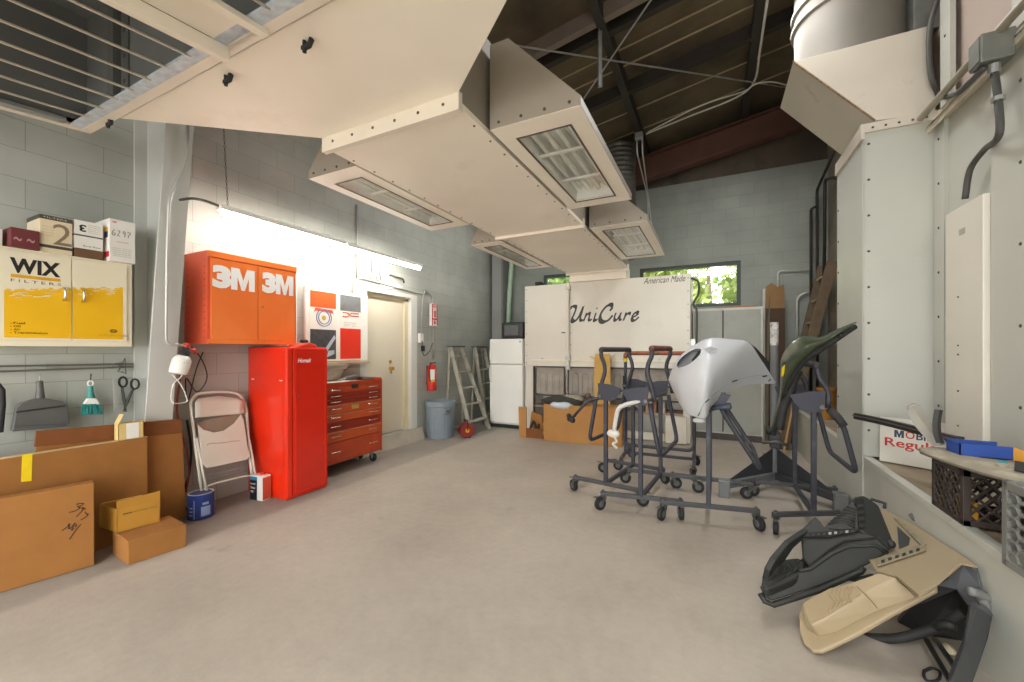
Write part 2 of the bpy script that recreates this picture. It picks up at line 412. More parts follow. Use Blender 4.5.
# thin cross bracing rods under the roof
for k, (a, b) in enumerate((((500, 43), (790, 88)), ((655, -6), (580, 104)))):
    tag(MB().tube([on_roof(*a, .22), on_roof(*b, .22)], .010, 6).build('brace_rod', galv), ('thin steel brace rod running level across under the dark roof', 'thin steel brace rod rising steeply under the dark roof')[k], 'rod', 'roof brace rods')
p = on_roof(600, 31, .2)
mb = MB(); mb.obox(p - V((0, 0, .3)), (.022, 0, 0), (0, .004, 0), (0, 0, .3)); mb.obox(p - V((0, .02, .3)), (.004, 0, 0), (0, .018, 0), (0, 0, .3))
tag(mb.build('hanger_bracket', galv), 'galvanised angle strip hanging where the roof rods cross', 'bracket')
# cables
wcab = M('white_cable', '#cfcbc2', .5)
def roof_line(px, d): return smooth_line([on_roof(x, y, d) for x, y in px], 5)
jb = thing('junction_box', 'small junction box on roof joist with two conduits hanging down', 'junction box', on_roof(639, 136, .3))
c = on_roof(639, 136, .3)
MB().box(c - V((.06, .04, .05)), c + V((.06, .04, .05))).build('box_body', galv, jb, bevel=.006)
for dx, x2 in ((-.03, -.03), (.05, -.02)):
    MB().tube(fillet([c + V((dx, 0, -.04)), c + V((dx, .0, -.25)), V((c.x + x2, 7.6, c.z - .55)), V((c.x + x2 + (.1 if dx > 0 else 0), 7.72, 3.2))], .1), .012, 6).build('conduit', conduit_m, jb, smooth=True)
tag(MB().tube(roof_line([(768, -4), (760, 50), (754, 82), (735, 98), (690, 116), (646, 134)], .2), .014, 6).build('roof_cable', wcab, smooth=True), 'white cable looping from roof joist down to the junction box', 'cable', 'white roof cables')
tag(MB().tube(roof_line([(790, 86), (772, 82), (756, 84), (742, 92), (700, 106), (648, 132)], .24), .010, 6).build('roof_cable', wcab, smooth=True), 'white cable sagging from the big round duct to the junction box', 'cable', 'white roof cables')

# ------------------------------------------------------------------ steel columns
def tapered_column(y0, y1, zt):
    # web and inside flange of the tapered frame column
    xb, xt = XL + .06, XL + .06 + .138 * zt
    w = MB(); ym = (y0 + y1) / 2
    w.prism([(XL, ym - .01, 0), (xb, ym - .01, 0), (xt, ym - .01, zt), (XL, ym - .01, zt)], (0, .02, 0))
    w.box((XL, y0, 0), (XL + .02, y1, zt))
    w.prism([(xb, y0, 0), (xb + .02, y0, 0), (xt + .02, y0, zt), (xt, y0, zt)], (0, y1 - y0, 0))
    return struct(w.build('column', light_steel, bevel=.002))
tapered_column(1.60, 1.785, 4.3)
cc = MB(); cc.box((-4.16, 7.42, 0), (-3.93, 7.70, 4.4)); struct(cc.build('column', grey_steel, bevel=.004))
struct(MB().box((-3.93, 7.40, 0), (-3.89, 7.72, 4.4)).build('column', M('column_dark_paint', '#6f706c', .5)))
tag(MB().tube([(-3.86, 7.55, 0), (-3.86, 7.55, 1.7), (-3.82, 7.55, 2.6), (-3.74, 7.55, 3.6), (-3.72, 7.55, 4.4)], .05, 12).build('green_pipe', M('pale_green_paint', '#9db39a', .45), smooth=True), 'pale green pipe rising behind the fridge to the roof', 'pipe')
mb = MB(); mb.tube([(-1.1, 7.68, 2.2), (-1.1, 7.68, 4.4)], .04, 10)
# ------------------------------------------------------------------ corrugated round duct above the hood
mb = MB(); pr = []
for i in range(49):
    z = 3.0 + i * .0392; pr.append((.27 + (.008 if i % 2 else -.004), z))
mb.lathe((-1.43, 6.95, 0), (0, 0, 1), pr, 28)
tag(mb.build('round_duct', M('spiral_duct', '#5a5852', .5, .35, .1, 5), smooth=False), 'ribbed round metal duct rising from hood towards dark roof', 'duct')
# ------------------------------------------------------------------ outside: trees beyond the windows and ground
leafA = M('leaf_bright', '#93a552', .6, 0, .35, 3, col2='#c3cc80')
leafB = M('leaf_deep', '#5c7d40', .6, 0, .3, 3, col2='#9db062')
bark = M('bark', '#5a4a3c', .9, 0, .2, 6)
def tree(x, y, r, h, mat, label):
    t = thing('leafy_tree', label, 'tree', (x, y, 0), 0, 'trees outside the windows')
    MB().tube([V((x, y, 0)), V((x + .1, y, h * .5)), V((x, y + .1, h * .9))], [.12, .09, .04], 8).build('trunk', bark, t, smooth=True)
    mb = MB()
    for i in range(1500):
        a = random.uniform(0, 2 * PI); q = random.uniform(-1, 1); rr = r * random.uniform(.6, 1.0)
        c = V((x + math.cos(a) * math.sqrt(1 - q * q) * rr, y + math.sin(a) * math.sqrt(1 - q * q) * rr, h * .62 + q * rr * 1.2))
        n = V((random.uniform(-1, 1), random.uniform(-1, 1), random.uniform(-.3, 1))).normalized(); u = n.orthogonal().normalized(); w = n.cross(u); s = random.uniform(.10, .2)
        mb.add([c - u * s, c - w * s * .5, c + u * s, c + w * s * .5], [(0, 1, 2, 3)])
    f = mb.build('foliage', mat, t, fix=False); f['kind'] = 'stuff'
tree(-4.0, 10.6, 1.3, 4.4, leafB, 'green tree outside the narrow window over the booth')
tree(-1.3, 10.7, 1.3, 4.4, leafA, 'bright green tree outside the left of the wide window')
tree(1.45, 10.8, 1.3, 4.4, leafA, 'bright green tree outside the right end of the wide window')
tree(-.2, 15.2, 2.6, 6.0, leafB, 'taller deep green tree behind the bright trees outside')
struct(MB().box((-14, YB + .2, -.3), (12, 24, -.05)).build('ground', M('outside_grass', '#7d9a4a', .9, 0, .3, 4)))
# outer door frame and door
# ------------------------------------------------------------------ overhead hood of the spray booth
ZH = 2.75
hood = thing('exhaust_hood', 'large cream sheet metal hood hanging overhead with four glazed light boxes', 'hood', (-1.72, 1.1, ZH))
HX0, HX1 = -2.24, -1.21
def rivet(mb, p, n, r=.009):
    mb.use(1).lathe(V(p), V(n), [(r, -.002), (r, .003), (r * .5, .006)], 8); mb.use(0)
for (a, b, z, i) in ((1.80, 4.10, ZH, 0.0), (4.10, 6.66, ZH + .004, .01)):
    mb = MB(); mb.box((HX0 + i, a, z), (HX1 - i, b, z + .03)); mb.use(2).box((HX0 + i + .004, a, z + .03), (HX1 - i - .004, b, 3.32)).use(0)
    for k in range(12):
        y = a + .2 + k * .19; rivet(mb, (HX0 + .03 + i, y, z), (0, 0, -1), .007); rivet(mb, (HX1 - .03 - i, y, z), (0, 0, -1), .007)
    mb.build('duct_section', [beige, rivet_dark, hood_shade], hood)
for y in (1.80, 4.10, 6.60):
    mb = MB(); mb.box((HX0 - .01, y - .02, ZH - .03), (HX1 + .01, y + .015, ZH + .07))
    for k in range(6): rivet(mb, (HX0 + .09 + k * .17, y - .02, ZH + .02), (0, -1, 0))
    mb.build('joint_flange', [beige_edge, rivet_dark], hood)
MB().box((HX0 + .04, 6.63, 2.612), (HX1 - .04, 6.95, 2.80)).build('outlet_neck', beige, hood, bevel=.003)
# flared transition between the filter frame and the duct
ZF = ZH + .06
fl = [V((HX0, 1.79, ZF)), V((-3.12, 1.10, ZF)), V((-.34, 1.10, ZF)), V((HX1, 1.79, ZF))]
mb = MB(); mb.prism(fl, (0, 0, .55))
mb.build('flare_panel', beige, hood, bevel=.004)
# corner gusset strip of the flare
MB().tube([fl[3] + V((.02, -.03, .03)), fl[3] + V((.02, -.01, .16))], .025, 6).build('corner_clip', galv, hood)
# filter frame: open grating looking up into a dark plenum
def zf(y): return ZF - .02 - .10 * (1.08 - y)
PX0, PX1, PY0, PY1 = -3.46, -.30, -1.1, 1.06
mb = MB()
def fbar(mb, x0, x1, y0, y1, h=.05):
    mb.prism([(x0, y0, zf(y0)), (x1, y0, zf(y0)), (x1, y1, zf(y1)), (x0, y1, zf(y1))], (0, 0, h))
fbar(mb, PX0, PX1, PY1 - .03, PY1 + .02); fbar(mb, PX0, PX0 + .05, PY0, PY1 - .03)
mb.build('filter_frame', beige_edge, hood, bevel=.003)
fbm = MB(); fbar(fbm, PX0 + .05, PX1, PY1 - .085, PY1 - .032, .012); fbm.build('film_strip', M('blue_film', '#bcc6cf', .35, 0, .2, 25), hood)
fbm = MB(); fbar(fbm, PX0 + .05, PX0 + .11, PY0, PY1 - .115, .02); fbm.build('inner_ledge', galv, hood)
# cross channel
mb = MB(); fbar(mb, -1.945, -1.91, PY0, PY1 - .02, -.06); fbar(mb, -1.91, -1.68, PY0, PY1, .015); fbar(mb, -1.70, -1.66, PY0, PY1, -.025)
mb.build('cross_channel', beige_edge, hood, bevel=.003)
# grating rods
mb = MB()
for x in (-3.19, -3.01, -2.83, -2.66, -2.48, -2.30, -2.12, -1.55, -1.39, -1.23, -1.06, -.9, -.74):
    mb.tube([V((x, PY1 - .07, zf(PY1) - .008)), V((x, PY0, zf(PY0) - .008))], .0062, 6)
mb.build('grating', M('grating_rod', '#d4cab8', .4), hood, smooth=True)
# plenum walls seen through the grating
mb = MB(); zt = 3.46
mb.prism([(PX0 + .04, PY0, zf(PY0) + .02), (PX0 + .04, PY1, zf(PY1) + .02), (PX0 + .04, PY1, zt), (PX0 + .04, PY0, zt)], (.01, 0, 0)); mb.box((PX0 + .05, PY1 - .01, zf(PY1) + .03), (PX1, PY1, zt)); mb.box((PX0, PY0, zt), (PX1, PY1 + .02, zt + .01)); mb.prism([(PX1 - .01, PY0, zf(PY0) + .02), (PX1 - .01, PY1, zf(PY1) + .02), (PX1 - .01, PY1, zt), (PX1 - .01, PY0, zt)], (.01, 0, 0)); mb.box((PX0, PY0 - .01, zf(PY0) + .02), (PX1, PY0, zt))
mb.build('plenum', dark_sheet, hood)
mb = MB(); mb.box((-3.02, PY1 - .05, 2.86), (-2.95, PY1 - .011, zt)); mb.box((-2.94, PY1 - .02, 2.86), (-2.86, PY1 - .011, zt))
for k in range(4): rivet(mb, (-2.90, PY1 - .02, 2.93 + k * .14), (0, -1, 0), .014)
mb.build('bolted_strip', [M('plenum_strip', '#5d5e5c', .5), rivet_dark], hood)
for (px, py) in ((306, 47), (109, 124), (227, 81)):
    p = at(px, py, Z=ZF - .03)
    mb = MB(); mb.box(p - V((.024, .008, .008)), p + V((.024, .008, .008))); mb.cyl(p + V((.02, 0, 0)), p + V((.05, -.01, .01)), .012, 8); mb.cyl(p + V((-.01, 0, -.02)), p + V((-.01, 0, .03)), .009, 8)
    mb.build('latch', black_rub, hood)
glz = glass('lamp_cover_glass', (.99, .995, .99), .02)
tubem = M('unlit_fluorescent_tube', '#f1f1ea', .3)
reflm = M('lamp_reflector', '#f2f2ee', .3, .15, .03)
def light_box(xi, xo, y0, y1):
    """wedge-shaped light box bolted to the duct: xi is its edge on the duct, xo its thin outer edge"""
    s = 1 if xo > xi else -1
    zo, zi = ZH + .05, ZH + .50
    xm = xi + s * .12
    shell = MB()
    prof = [(xo, ZH), (xo, zo), (xm, zi), (xi, zi)]
    for k in range(3):
        (xa, za), (xb, zb) = prof[k], prof[k + 1]
        shell.add([(xa, y0, za), (xb, y0, zb), (xb, y1, zb), (xa, y1, za)], [(0, 1, 2, 3)])
    for y in (y0, y1): shell.add([(xo, y, ZH), (xo, y, zo), (xm, y, zi), (xi, y, zi), (xi, y, ZH)], [(0, 1, 2, 3, 4)])
    a, b = sorted((xi, xo))
    ix0, ix1, iy0, iy1 = a + .11, b - .11, y0 + .16, y1 - .16
    for k in range(4): rivet(shell, (min(xi, xo) + .06 + (abs(xo - xi) - .12) * k / 3, y0 - .004, ZH + .03), (0, -1, 0), .007)
    bx = shell.build('light_box', [hood_shade, rivet_dark], hood, solid=.004, fix=False, off=0)
    und = MB(); t = .012
    und.box((a, y0, ZH - .002), (b, iy0, ZH + t)); und.box((a, iy1, ZH - .002), (b, y1, ZH + t)); und.box((a, iy0, ZH - .002), (ix0, iy1, ZH + t)); und.box((ix1, iy0, ZH - .002), (b, iy1, ZH + t))
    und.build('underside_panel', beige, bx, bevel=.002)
    rec = MB(); zr = ZH + .13
    rec.box((ix0, iy0, ZH + .012), (ix0 + .003, iy1, zr)); rec.box((ix1 - .003, iy0, ZH + .012), (ix1, iy1, zr)); rec.box((ix0, iy0, ZH + .012), (ix1, iy0 + .003, zr)); rec.box((ix0, iy1 - .003, ZH + .012), (ix1, iy1, zr))
    # folded reflector
    n = 13; top = []
    for k in range(n):
        x = ix0 + (ix1 - ix0) * k / (n - 1); z = zr - (.035 if k % 2 else 0); top.append((x, z))
    rec.grid([[V((x, iy0, z)) for x, z in top], [V((x, iy1, z)) for x, z in top]])
    rec.build('reflector', reflm, bx, fix=False)
    for k in range(4):
        x = ix0 + (ix1 - ix0) * (k + .5) / 4
        tb = MB(); tb.cyl((x, iy0 + .04, zr - .055), (x, iy1 - .04, zr - .055), .017, 10)
        tb.build('lamp_tube', tubem, bx, smooth=40)
    for q in (.3, .68):
        y = iy0 + (iy1 - iy0) * q
        MB().box((ix0, y - .012, zr - .10), (ix1, y + .012, zr - .085)).build('lamp_bracket', white_pl, bx)
    rim = MB(); r = .012
    rim.box((ix0 - r, iy0 - r, ZH - .005), (ix1 + r, iy0, ZH)); rim.box((ix0 - r, iy1, ZH - .005), (ix1 + r, iy1 + r, ZH)); rim.box((ix0 - r, iy0, ZH - .005), (ix0, iy1, ZH)); rim.box((ix1, iy0, ZH - .005), (ix1 + r, iy1, ZH))
    rim.build('cover_rim', rivet_dark, bx)
    MB().box((ix0, iy0, ZH + .001), (ix1, iy1, ZH + .005)).build('cover_glass', glz, bx)
light_box(HX1 + .03, -.63, 2.08, 3.58)
light_box(HX0 - .02, -2.75, 2.06, 3.55)
light_box(HX1 + .03, -.59, 4.22, 5.90)
light_box(HX0 - .02, -2.69, 4.26, 5.92)

# ------------------------------------------------------------------ hanging fluorescent strip light
fx = -3.86
lamp = thing('strip_light', 'lit white fluorescent strip hanging on chain along block wall', 'light', (fx, 3.36, 2.64))
MB().box((fx - .045, 2.015, 2.675), (fx + .045, 3.35, 2.72)).build('batten', white_pl, lamp, bevel=.006)
MB().box((fx - .045, 3.37, 2.665), (fx + .045, 4.73, 2.71)).build('batten', white_pl, lamp, bevel=.006)
lit = emit('lit_tube', '#fffaf0', 38)
for y0, y1, z in ((2.04, 3.33, 2.655), (3.39, 4.71, 2.645)):
    MB().cyl((fx, y0, z), (fx, y1, z), .02, 12).build('lamp_tube', lit, lamp, smooth=40)
def chain(p0, p1, name, parent, r=.008):
    mb = MB(); n = int((V(p1) - V(p0)).length / .03); d = (V(p1) - V(p0)).normalized(); a = d.orthogonal().normalized(); b = d.cross(a)
    for k in range(n):
        c = V(p0).lerp(V(p1), (k + .5) / n); u = a if k % 2 else b
        mb.tube([c + d * .018 + u * 0, c + u * r, c - d * .018, c - u * r], .0028, 4, closed=True)
    return mb.build(name, dark_conduit, parent)
chain((fx, 2.09, 2.72), (fx - .02, 2.02, 4.3), 'hanging_chain', lamp)
MB().tube(fillet([(XL + .44, 1.72, 2.66), (XL + .46, 1.80, 2.70), (fx - .03, 1.92, 2.73), (fx, 2.03, 2.705)], .1), .011, 8).build('power_cord', dark_conduit, lamp, smooth=True)
# ------------------------------------------------------------------ things along the side wall
def mmat(name, col, **k): return M(name, col, **k)
card = M('cardboard', '#9a6730', .85, 0, .07, 7, bump=.05, bs=30)
card_dark = M('cardboard_inner', '#7d4a24', .9, 0, .1, 7)
card_lt = M('cardboard_edge', '#d8b98c', .85, 0, .06, 7)
card_y = M('yellow_carton', '#ad7c28', .8, 0, .06, 7)
card_in = M('carton_inside', '#dcc07c', .8, 0, .06, 7)
yel = M('cabinet_yellow', '#f0b90f', .4, 0, .05, 1.5)
cream = M('cabinet_cream', '#ece2c8', .4, 0, .03, 2)
chrome = M('chrome', '#d6d2ca', .2, 1)
red_loc = M('locker_red', '#e62d10', .28, 0, .08, 2.5, coat=.3)
red_dk = M('locker_red_door', '#d8240c', .3, 0, .06, 2, coat=.3)
orange = M('cabinet_orange_lit', '#fb8038', .38, 0, .08, 2.2, dirt='#fc9c5c', ds=1.6, dt=(.5, .9))  # front orange lifted for its overexposed lit look; the side stays duller
orange_side = M('cabinet_orange_side', '#e0603f', .4, 0, .1, 2.5)
chest_red = M('chest_red', '#b6421e', .38, 0, .12, 6, dirt='#8a4426', ds=5, dt=(.6, .8))
chest_dk = M('chest_dark_red', '#922613', .4, 0, .12, 5)
white_ink = M('white_lettering', '#ffffff', .5)
tan_chair = M('chair_beige_paint', '#d9d2c4', .35, 0, .05, 3, dirt='#a4937c', ds=4, dt=(.66, .8))
drk_pl = M('dark_grey_plastic', '#5a5a58', .5, 0, .08, 4)
R_Y, UPZ = V((0, 1, 0)), V((0, 0, 1))

# --- filter cabinet
fx0, fx1 = -4.296, -4.04
wc = thing('wall_cabinet', 'cream wall cabinet with yellow doors full of filter advertising', 'cabinet', (fx1, 1.155, 1.475))
y0, y1, z0, z1 = .80, 1.50, 1.475, 2.115
mb = MB(); mb.box((fx0, y0, z0), (fx1 - .012, y1, z1)); mb.build('body', cream, wc, bevel=.004)
def door_panel(ya, yb):
    d = MB().box((fx1 - .012, ya, z0 + .04), (fx1, yb, z1 - .022)).build('cabinet_door', cream, wc, bevel=.002)
    return d
dA = door_panel(y0 + .035, 1.163); dB = door_panel(1.169, y1 - .035)
ztA, zb = 1.852, 1.53
def ragged(ya, yb, za, zb_, seed):
    r = random.Random(seed); p = []
    n = 26
    for k in range(n + 1):
        t = k / n; p.append(V((fx1 + .0012, ya + (yb - ya) * t, za + (zb_ - za) * t + r.uniform(-.008, .008))))
    return p
top = ragged(y0 + .062, 1.163, 1.835, 1.882, 1); MB().add([V((fx1 + .0012, y0 + .062, zb)), V((fx1 + .0012, 1.163, zb))] + top[::-1], [tuple(range(len(top) + 2))]).build('yellow_print', yel, dA, fix=False)
top = ragged(1.169, y1 - .06, 1.885, 1.925, 2); MB().add([V((fx1 + .0012, 1.169, zb)), V((fx1 + .0012, y1 - .06, zb))] + top[::-1], [tuple(range(len(top) + 2))]).build('yellow_print', yel, dB, fix=False)
mb = MB(); r = random.Random(5)
for k in range(34):
    t = r.random(); ya = y0 + .08 + t * .5; zz = 1.83 + t * .085 - r.random() * .05; l = r.uniform(.015, .05)
    if 1.15 < ya < 1.18: continue
    mb.add([V((fx1 + .002, ya, zz)), V((fx1 + .002, ya + l, zz + .004)), V((fx1 + .002, ya + l * .9, zz + .008)), V((fx1 + .002, ya + .004, zz + .005))], [(0, 1, 2, 3)])
mb.build('brush_marks', cream, dA, fix=False)
letters('WIX', (fx1, .885, 1.950), R_Y, UPZ, .225, .098, ink, dA, bold=.042, space=1.06)
MB().box((fx1, .889, 1.920), (fx1 + .002, 1.11, 1.940)).build('yellow_rule', M('rule_yellow', '#e0a818', .5), dA)
letters('FILTERS', (fx1, .889, 1.891), R_Y, UPZ, .225, .019, M('grey_ink', '#6b6458', .6), dA, space=1.5)
for k, tx in enumerate(('Fuel', 'Oil', 'Air', 'Transmission')):
    zz = 1.618 - k * .0205
    letters('•', (fx1, .888, zz + .002), R_Y, UPZ, .005, .006, ink, dA)
    letters(tx, (fx1, .900, zz), R_Y, UPZ, (.05, .03, .03, .15)[k], .0145, ink, dA, bold=.02)
mb = MB(); mb.tube([V((fx1 + .002, 1.385 + math.cos(a) * .02, 1.592 + math.sin(a) * .012)) for a in [k * PI / 3 for k in range(6)]], .003, 4, closed=True); mb.box((fx1, 1.372, 1.589), (fx1 + .0025, 1.398, 1.595)); mb.build('printed_emblem', ink, dB)
letters('World Leader in Filtration', (fx1, 1.30, 1.553), R_Y, UPZ, .165, .013, ink, dB)
def bow_handle(y, za, zb_, parent):
    MB().tube(smooth_line([V((fx1, y, za)), V((fx1 + .028, y, za + .012)), V((fx1 + .034, y, (za + zb_) / 2)), V((fx1 + .028, y, zb_ - .012)), V((fx1, y, zb_))], 4), .007, 8).build('handle', chrome, parent, smooth=True)
bow_handle(1.125, 1.795, 1.885, dA); bow_handle(1.218, 1.795, 1.885, dB)

# --- cartons on the filter cabinet
white_c = M('white_carton', '#ece9e2', .6, 0, .03)
def carton(name, label, c, dx, dy, h, rz, mat, cat='box', z=2.1155, group='cartons on the filter cabinet'):
    o = thing(name, label, cat, (c[0], c[1], z), rz, group)
    ORG[o.name] = V((0, 0, 0))
    b = MB().box((-dx / 2, -dy / 2, 0), (dx / 2, dy / 2, h)).build('carton', mat, o, bevel=.003)
    return o, b
maroon = M('maroon_carton', '#6e2f33', .6, 0, .1)
o, b = carton('maroon_carton', 'short maroon carton on filter cabinet beside the box marked 2', (-4.11, .948), .17, .125, .125, 0, maroon)
letters('~ ~', (.0855, -.05, .04), R_Y, UPZ, .09, .025, M('pale_maroon', '#b98c88', .6), b)
o, b = carton('parts_carton', 'white and tan carton at the far left end of the filter cabinet', (-4.15, .80), .14, .12, .11, .1, white_c)
MB().box((-.06, -.0605, .02), (.06, .0605, .07)).build('tan_band', card_lt, b)
o, b = carton('filter_carton', 'cream carton printed with a large brown 2 on filter cabinet', (-4.165, 1.093), .24, .155, .25, 0, M('cream_carton', '#e5d5b4', .6, 0, .03))
MB().box((-.1206, -.0781, .222), (.1206, .0781, .2505)).build('dark_band', M('carton_dark_band', '#4c463e', .6), b); MB().box((-.1206, -.0781, .03), (.1212, .0781, .05)).build('dark_band', M('carton_dark_band', '#4c463e', .6), b)
letters('2', (.121, -.018, .058), R_Y, UPZ, .09, .145, M('brown_numeral', '#8c7a60', .6), b, bold=.0)
letters('FILTERS', (.121, -.06, .231), R_Y, UPZ, .11, .010, M('pale_ink', '#cfc5b2', .6), b)
for k in range(4): letters('oil air fuel', (.12, -.068, .11 + k * .02), R_Y, UPZ, .055, .008, M('tan_ink', '#b7a684', .6), b)
o, b = carton('flat_carton', 'brown topped white carton under the upside-down 3 carton', (-4.135, 1.255), .18, .15, .062, 0, M('carton_umber', '#6f5138', .8))
o, b = carton('numbered_carton', 'white carton printed with an upside-down black 3', (-4.135, 1.255), .18, .15, .20, 0, white_c, z=2.178)
letters('3', (.09, -.015, .17), -R_Y, -UPZ, .036, .05, ink, b, bold=.03)
mb = MB(); mb.box((-.0906, -.0756, .088), (.0906, .0756, .098)); mb.build('dark_band', M('carton_dark_band', '#4c463e', .6), b)
for k in range(5): letters('body filler and glazing putty', (.09, -.005, .172 - k * .014), R_Y, UPZ, .065, .007, M('grey_ink', '#6b6458', .6), b)
letters('Body Shop', (.09, -.03, .012), R_Y, UPZ, .09, .014, ink, b)
o, b = carton('supply_carton', 'white carton hand-marked 6297 at the right end of filter cabinet', (-4.125, 1.427), .24, .15, .315, .0, white_c)
letters('3M', (.12, -.06, .285), R_Y, UPZ, .024, .014, M('red_ink', '#c8282a', .5), b, bold=.01)
hand = [[(0, 1), (-.35, .45), (-.25, .05), (.05, .1), (.1, .4), (-.2, .4)], [(.5, .85), (.8, .95), (.85, .7), (.5, .1), (.9, .08)], [(1.7, .6), (1.4, .6), (1.45, .95), (1.7, .9), (1.68, .4), (1.6, 0)], [(2.1, .95), (2.6, .9), (2.3, .4), (2.2, 0)]]
strokes(hand, lambda a, c: V((.121, -.048 + a * .036, .19 + c * .045)), .0016, ink, b, 'handwriting')
letters('PROFESSIONAL', (.12, -.035, .145), R_Y, UPZ, .07, .007, M('red_ink', '#c8282a', .5), b)
for k in range(5): letters('masking paper and tape supply', (.12, -.06, .095 - k * .014), R_Y, UPZ, .11, .006, M('grey_ink', '#6b6458', .6), b)
mb = MB(); mb.box((.04, -.0765, .22), (.095, -.0755, .25)); mb.build('yellow_patch', yel, b)
mb = MB(); mb.box((.04, -.0765, .175), (.095, -.0755, .219)); mb.build('blue_patch', M('carton_blue', '#2c3c68', .6), b)
mb = MB(); mb.box((.04, -.0765, .03), (.115, -.0755, .07)); mb.build('red_patch', M('red_ink', '#c8282a', .5), b)

# --- wall rail with hanging tools
rail_m = M('rail_steel', '#6f6e69', .45, .4)
rl = thing('tool_rail', 'long double steel rail on block wall holding brushes and shears', 'rail', (-4.27, 1.1, 1.32))
MB().cyl((-4.262, .6, 1.345), (-4.262, 1.585, 1.335), .007, 8).build('rail_bar', rail_m, rl, smooth=40)
MB().cyl((-4.262, .6, 1.305), (-4.262, 1.585, 1.312), .007, 8).build('rail_bar', rail_m, rl, smooth=40)
for y in (.8, 1.13, 1.48): MB().box((-4.298, y - .015, 1.30), (-4.268, y + .015, 1.35)).build('rail_bracket', galv, rl)
def wp(px, py, X=-4.24): return at(px, py, X=X)
# dustpan
dp = thing('dustpan', 'dark grey plastic dustpan hanging from the wall rail', 'dustpan', wp(39, 400))
out = [wp(*q) for q in ((10, 431), (14, 408), (19, 403), (35, 398), (44, 398), (60, 401), (65, 404), (67, 423), (66, 424))]
MB().prism(out, (.05, 0, 0)).build('pan', drk_pl, dp, bevel=.006)
mb = MB(); mb.prism([wp(*q, X=-4.19) for q in ((11, 431), (13, 427), (66, 423), (67, 426), (60, 427))], (.02, 0, 0)); mb.build('pan_lip', drk_pl, dp, bevel=.004)
MB().prism([wp(*q, X=-4.188) for q in ((16, 411.5), (65, 405), (65, 406.5), (16, 413))], (.004, 0, 0)).build('pan_ridge', black_rub, dp)
MB().tube([wp(40, 399, -4.215), wp(40, 390, -4.215), wp(39.5, 381, -4.225)], [.024, .019, .017], 10).build('handle', drk_pl, dp, smooth=40)
MB().tube(fillet([wp(40, 383, -4.225), wp(40, 376, -4.235), wp(40, 373.5, -4.25), wp(40, 376, -4.262)], .01), .004, 6).build('hook', galv, dp, smooth=True)
# hand brush
hb = thing('hand_brush', 'teal bristled hand brush with white collar hanging on wall rail', 'brush', wp(91, 400))
teal = M('teal_plastic', '#3c8f8a', .5, 0, .1, 20)
c = lambda x, y: wp(x, y, -4.235)
MB().tube([c(90.5, 398), c(90.5, 392), c(90.5, 386)], [.026, .018, .015], 10).build('handle', teal, hb, smooth=40)
MB().tube([c(90.5 + 2.8 * math.cos(a), 383.5 + 2.8 * math.sin(a)) for a in [k * PI / 5 for k in range(10)]], .0055, 6, closed=True).build('hanging_ring', white_pl, hb, smooth=True)
MB().prism([c(*q) for q in ((86, 398), (95, 398), (99, 404), (82, 404))], (.035, 0, 0)).build('collar', white_pl, hb, bevel=.006)
mb = MB(); r = random.Random(3)
for k in range(46):
    t = k / 45; x0 = 82.5 + 16 * t; x1 = 80.5 + 21 * t
    mb.cyl(c(x0, 403.5) + V((r.uniform(0, .035), 0, 0)), c(x1, 414 + r.uniform(-.8, .8)) + V((r.uniform(0, .035), 0, 0)), .004, 4)
o = mb.build('bristles', M('teal_bristle', '#2f8a86', .7, 0, .25, 60), hb); o['kind'] = 'stuff'
MB().tube(fillet([c(90.5, 381), c(90.8, 376), wp(91, 373.5, -4.25), wp(91, 376, -4.262)], .01), .004, 6).build('hook', dark_conduit, hb, smooth=True)
# shears
sh = thing('metal_shears', 'pair of dark steel shears with looped grips on wall rail', 'shears', wp(128, 390))
c = lambda x, y: wp(x, y, -4.235)
for k, (cx, cy) in enumerate(((123, 382), (135, 384))):
    MB().tube([c(cx + 4 * math.cos(a), cy + 5 * math.sin(a)) for a in [j * PI / 6 for j in range(12)]], .008, 6, closed=True).build('grip_loop', black_rub, sh, smooth=True)
MB().tube([c(122, 387), c(124, 400), c(126, 412)], [.009, .013, .004], 6).build('shear_blade', dark_conduit, sh, smooth=True)
MB().tube([c(133, 389), c(127, 402), c(123.5, 412)], [.009, .013, .004], 6).build('shear_blade', dark_conduit, sh, smooth=True)
tg = MB(); tg.prism([wp(*q, X=-4.225) for q in ((112.5, 379), (117, 378), (117.5, 410), (113.5, 411))], (.012, 0, 0)); tag(tg.build('flat_bar', M('aluminium', '#b0b0ac', .4, .4), bevel=.002), 'flat grey metal bar hanging on wall rail beside the shears', 'bar')
tg = MB(); tg.tube([wp(118, 372, -4.24), wp(125, 358, -4.25), wp(126, 374, -4.25), wp(122, 372, -4.24)], .004, 6, closed=True); tag(tg.build('wire_loop', dark_conduit), 'dark wire loop hung above the shears on rail', 'wire')
tg = MB(); tg.tube([wp(-2, 384, -4.23), wp(2, 390, -4.23), wp(2.5, 405, -4.23), wp(1, 432, -4.23), wp(-3, 432, -4.23)], [.012, .016, .016, .012, .012], 8)
tag(tg.build('hanging_strap', black_rub, smooth=True), 'black strap hanging at the picture edge left of dustpan', 'strap')

